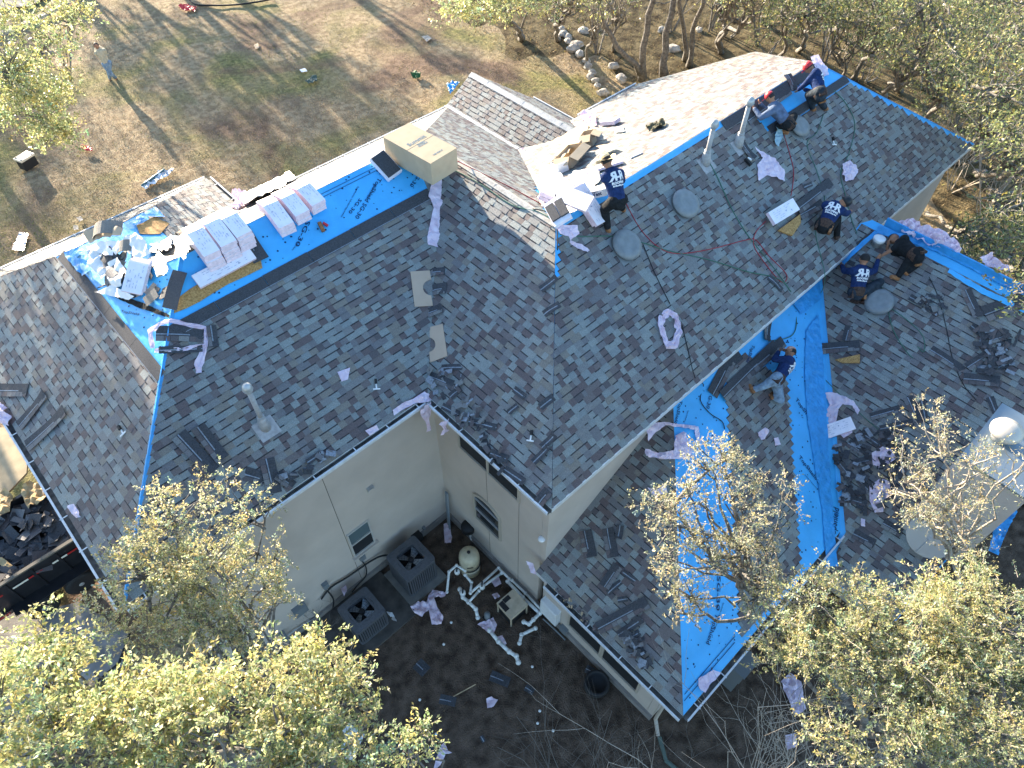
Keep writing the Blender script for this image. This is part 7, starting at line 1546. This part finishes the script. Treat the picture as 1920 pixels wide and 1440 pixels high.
# trees beyond the top of the picture, whose shade lies on the lawn
for i, (px, py, dy, h, rr, lab) in enumerate(((300, 150, 26, 9.5, 3.2, "tree beyond the upper edge of the picture, left"), (400, 140, 24, 10.5, 3.6, "tree beyond the upper edge of the picture, second from left"), (500, 130, 25, 10.5, 3.6, "tree beyond the upper edge of the picture, third from left"), (575, 110, 24, 9.5, 2.6, "tree beyond the upper edge of the picture, fourth from left"), (760, 60, 26, 8.5, 1.6, "slim tree beyond the upper edge of the picture, fifth"), (60, 250, 36, 9, 2.6, "tree far beyond the hanging branches at the left"), (-60, 380, 36, 8.5, 3.4, "outermost tree beyond the left edge of the lawn"), )):
    g = np.array(G.at(px, py)); y = g[1]+dy; x = g[0]+dy*math.tan(SUN_AZ)
    tree(lab, (x, y, 0), [(np.array([x, y, h-rr*.6]), np.array([rr, rr, rr*.8]), 1.), (np.array([x+.6, y, h-rr*1.5]), np.array([rr*.8, rr*.8, rr*.6]), .7)], (120, 130, 130, 70, 30, 60, 120)[i], 5, 8, .22, PAL_OLIVE, .28, 500+i, clump_r=.75, nlimb=9, group="trees beyond the lawn")
for i, (x, y, h, rr, lab) in enumerate(((.5, 31, 12.6, 1.6, "tall oak standing left of the picture beyond the lawn's near corner"), (-.8, 34, 13.2, 1.8, "second tall oak left of the picture"))):
    tree(lab, (x-1, y, 0), [(np.array([x, y, h-1.6]), np.array([rr, rr, 2.0]), 1.)], 190, 6, 9, .2, PAL_OLIVE, .25, 520+i, clump_r=.7, nlimb=9, group="trees beyond the lawn")
# bare bushes at the bottom
def bare(label, base, n, h, spread, seed, m=M_twig, rad=.012):
    rs = random.Random(seed); r = empty("bare_bush", base, label, "bush"); mb = MB()
    def grow(p, d, L, rr, lv):
        pts = [p]; q = p.copy(); dd = d.copy(); k = 4
        for i in range(k): dd = (dd+Vector((rs.gauss(0, .14), rs.gauss(0, .14), rs.gauss(.02, .08)))).normalized(); q = q+dd*(L/k); pts.append(q.copy())
        mb.tube(pts, [rr*(1-.55*i/k) for i in range(k+1)], 4, 0, False)
        if lv > 0:
            for j in range(rs.randint(3, 5)):
                s = pts[rs.randint(1, k)]; grow(s, (dd+Vector((rs.gauss(0, .6), rs.gauss(0, .6), rs.gauss(.1, .3)))).normalized(), L*rs.uniform(.35, .6), rr*.5, lv-1)
    for i in range(n):
        a = rs.uniform(0, 6.28); grow(Vector(base)+Vector((math.cos(a)*.1, math.sin(a)*.1, 0)), Vector((math.cos(a)*spread, math.sin(a)*spread, 1)).normalized(), h*rs.uniform(.7, 1.1), rad, 2)
    mb.build("stems", m, r); return r
bare("bare twiggy bush at the bottom centre over the rubble", world_at(1080, 1520, 0), 12, 3.0, .45, 61, m=mat("grey_twig", (.13, .115, .10), rough=.9)); bare("second bare grey bush right of the rubble patch", world_at(1210, 1500, 0), 8, 2.2, .4, 62, m=mat("grey_twig", (.13, .115, .10), rough=.9))
bare("sunlit bare pale twigs below the lower blue felt", world_at(1400, 1560, 0), 14, 4.9, .30, 63, rad=.016); bare("sunlit bare twigs left of the lower right oak", world_at(1480, 1540, 0), 10, 4.6, .25, 64, rad=.016); bare("dry grey bush beside the smaller condenser", world_at(610, 1180, .1), 10, .8, .6, 65, m=mat("grey_twig", (.13, .115, .10), rough=.9), rad=.006)
bare("leafless pale sapling in the wood right of the ridge end", world_at(1560, 110, 0), 6, 4.5, .4, 66, rad=.03); bare("leafless branchy sapling near the right frame edge", world_at(1840, 420, 0), 7, 4.0, .5, 67, rad=.03)
for i, (px, py, hh, lab) in enumerate(((1330, 60, 6, "bare upright tree between the dark trunks and the slim oak"), (1420, 88, 7.5, "bare many-stemmed tree behind the far roof corner"), (1480, 60, 8, "bare tall tree above the red-helmeted worker"), (1545, 118, 7.5, "bare tree just beyond the ridge end"), (1620, 60, 8, "bare grey tree near the top edge right of the ridge"), (1680, 120, 8, "bare tree in the tangle above the right hip"), (1730, 170, 8, "bare tree low in the tangle above the right hip"), (1800, 160, 8, "bare tree in the right part of the wood"), (1860, 130, 8, "bare tree near the right frame edge, high up"), (1790, 240, 7, "bare tree level with the roof tip"), (1120, 100, 4.5, "thin bare tree beside the stone border"), (1260, 60, 5, "bare thin tree behind the close trunk pair"))):
    bare(lab, world_at(px, py, 0), 3, hh, .22, 70+i, m=M_bark, rad=.055)
bare("leafless sapling against the shade under the right eave", world_at(1780, 360, 0), 6, 3.5, .5, 68, rad=.025)
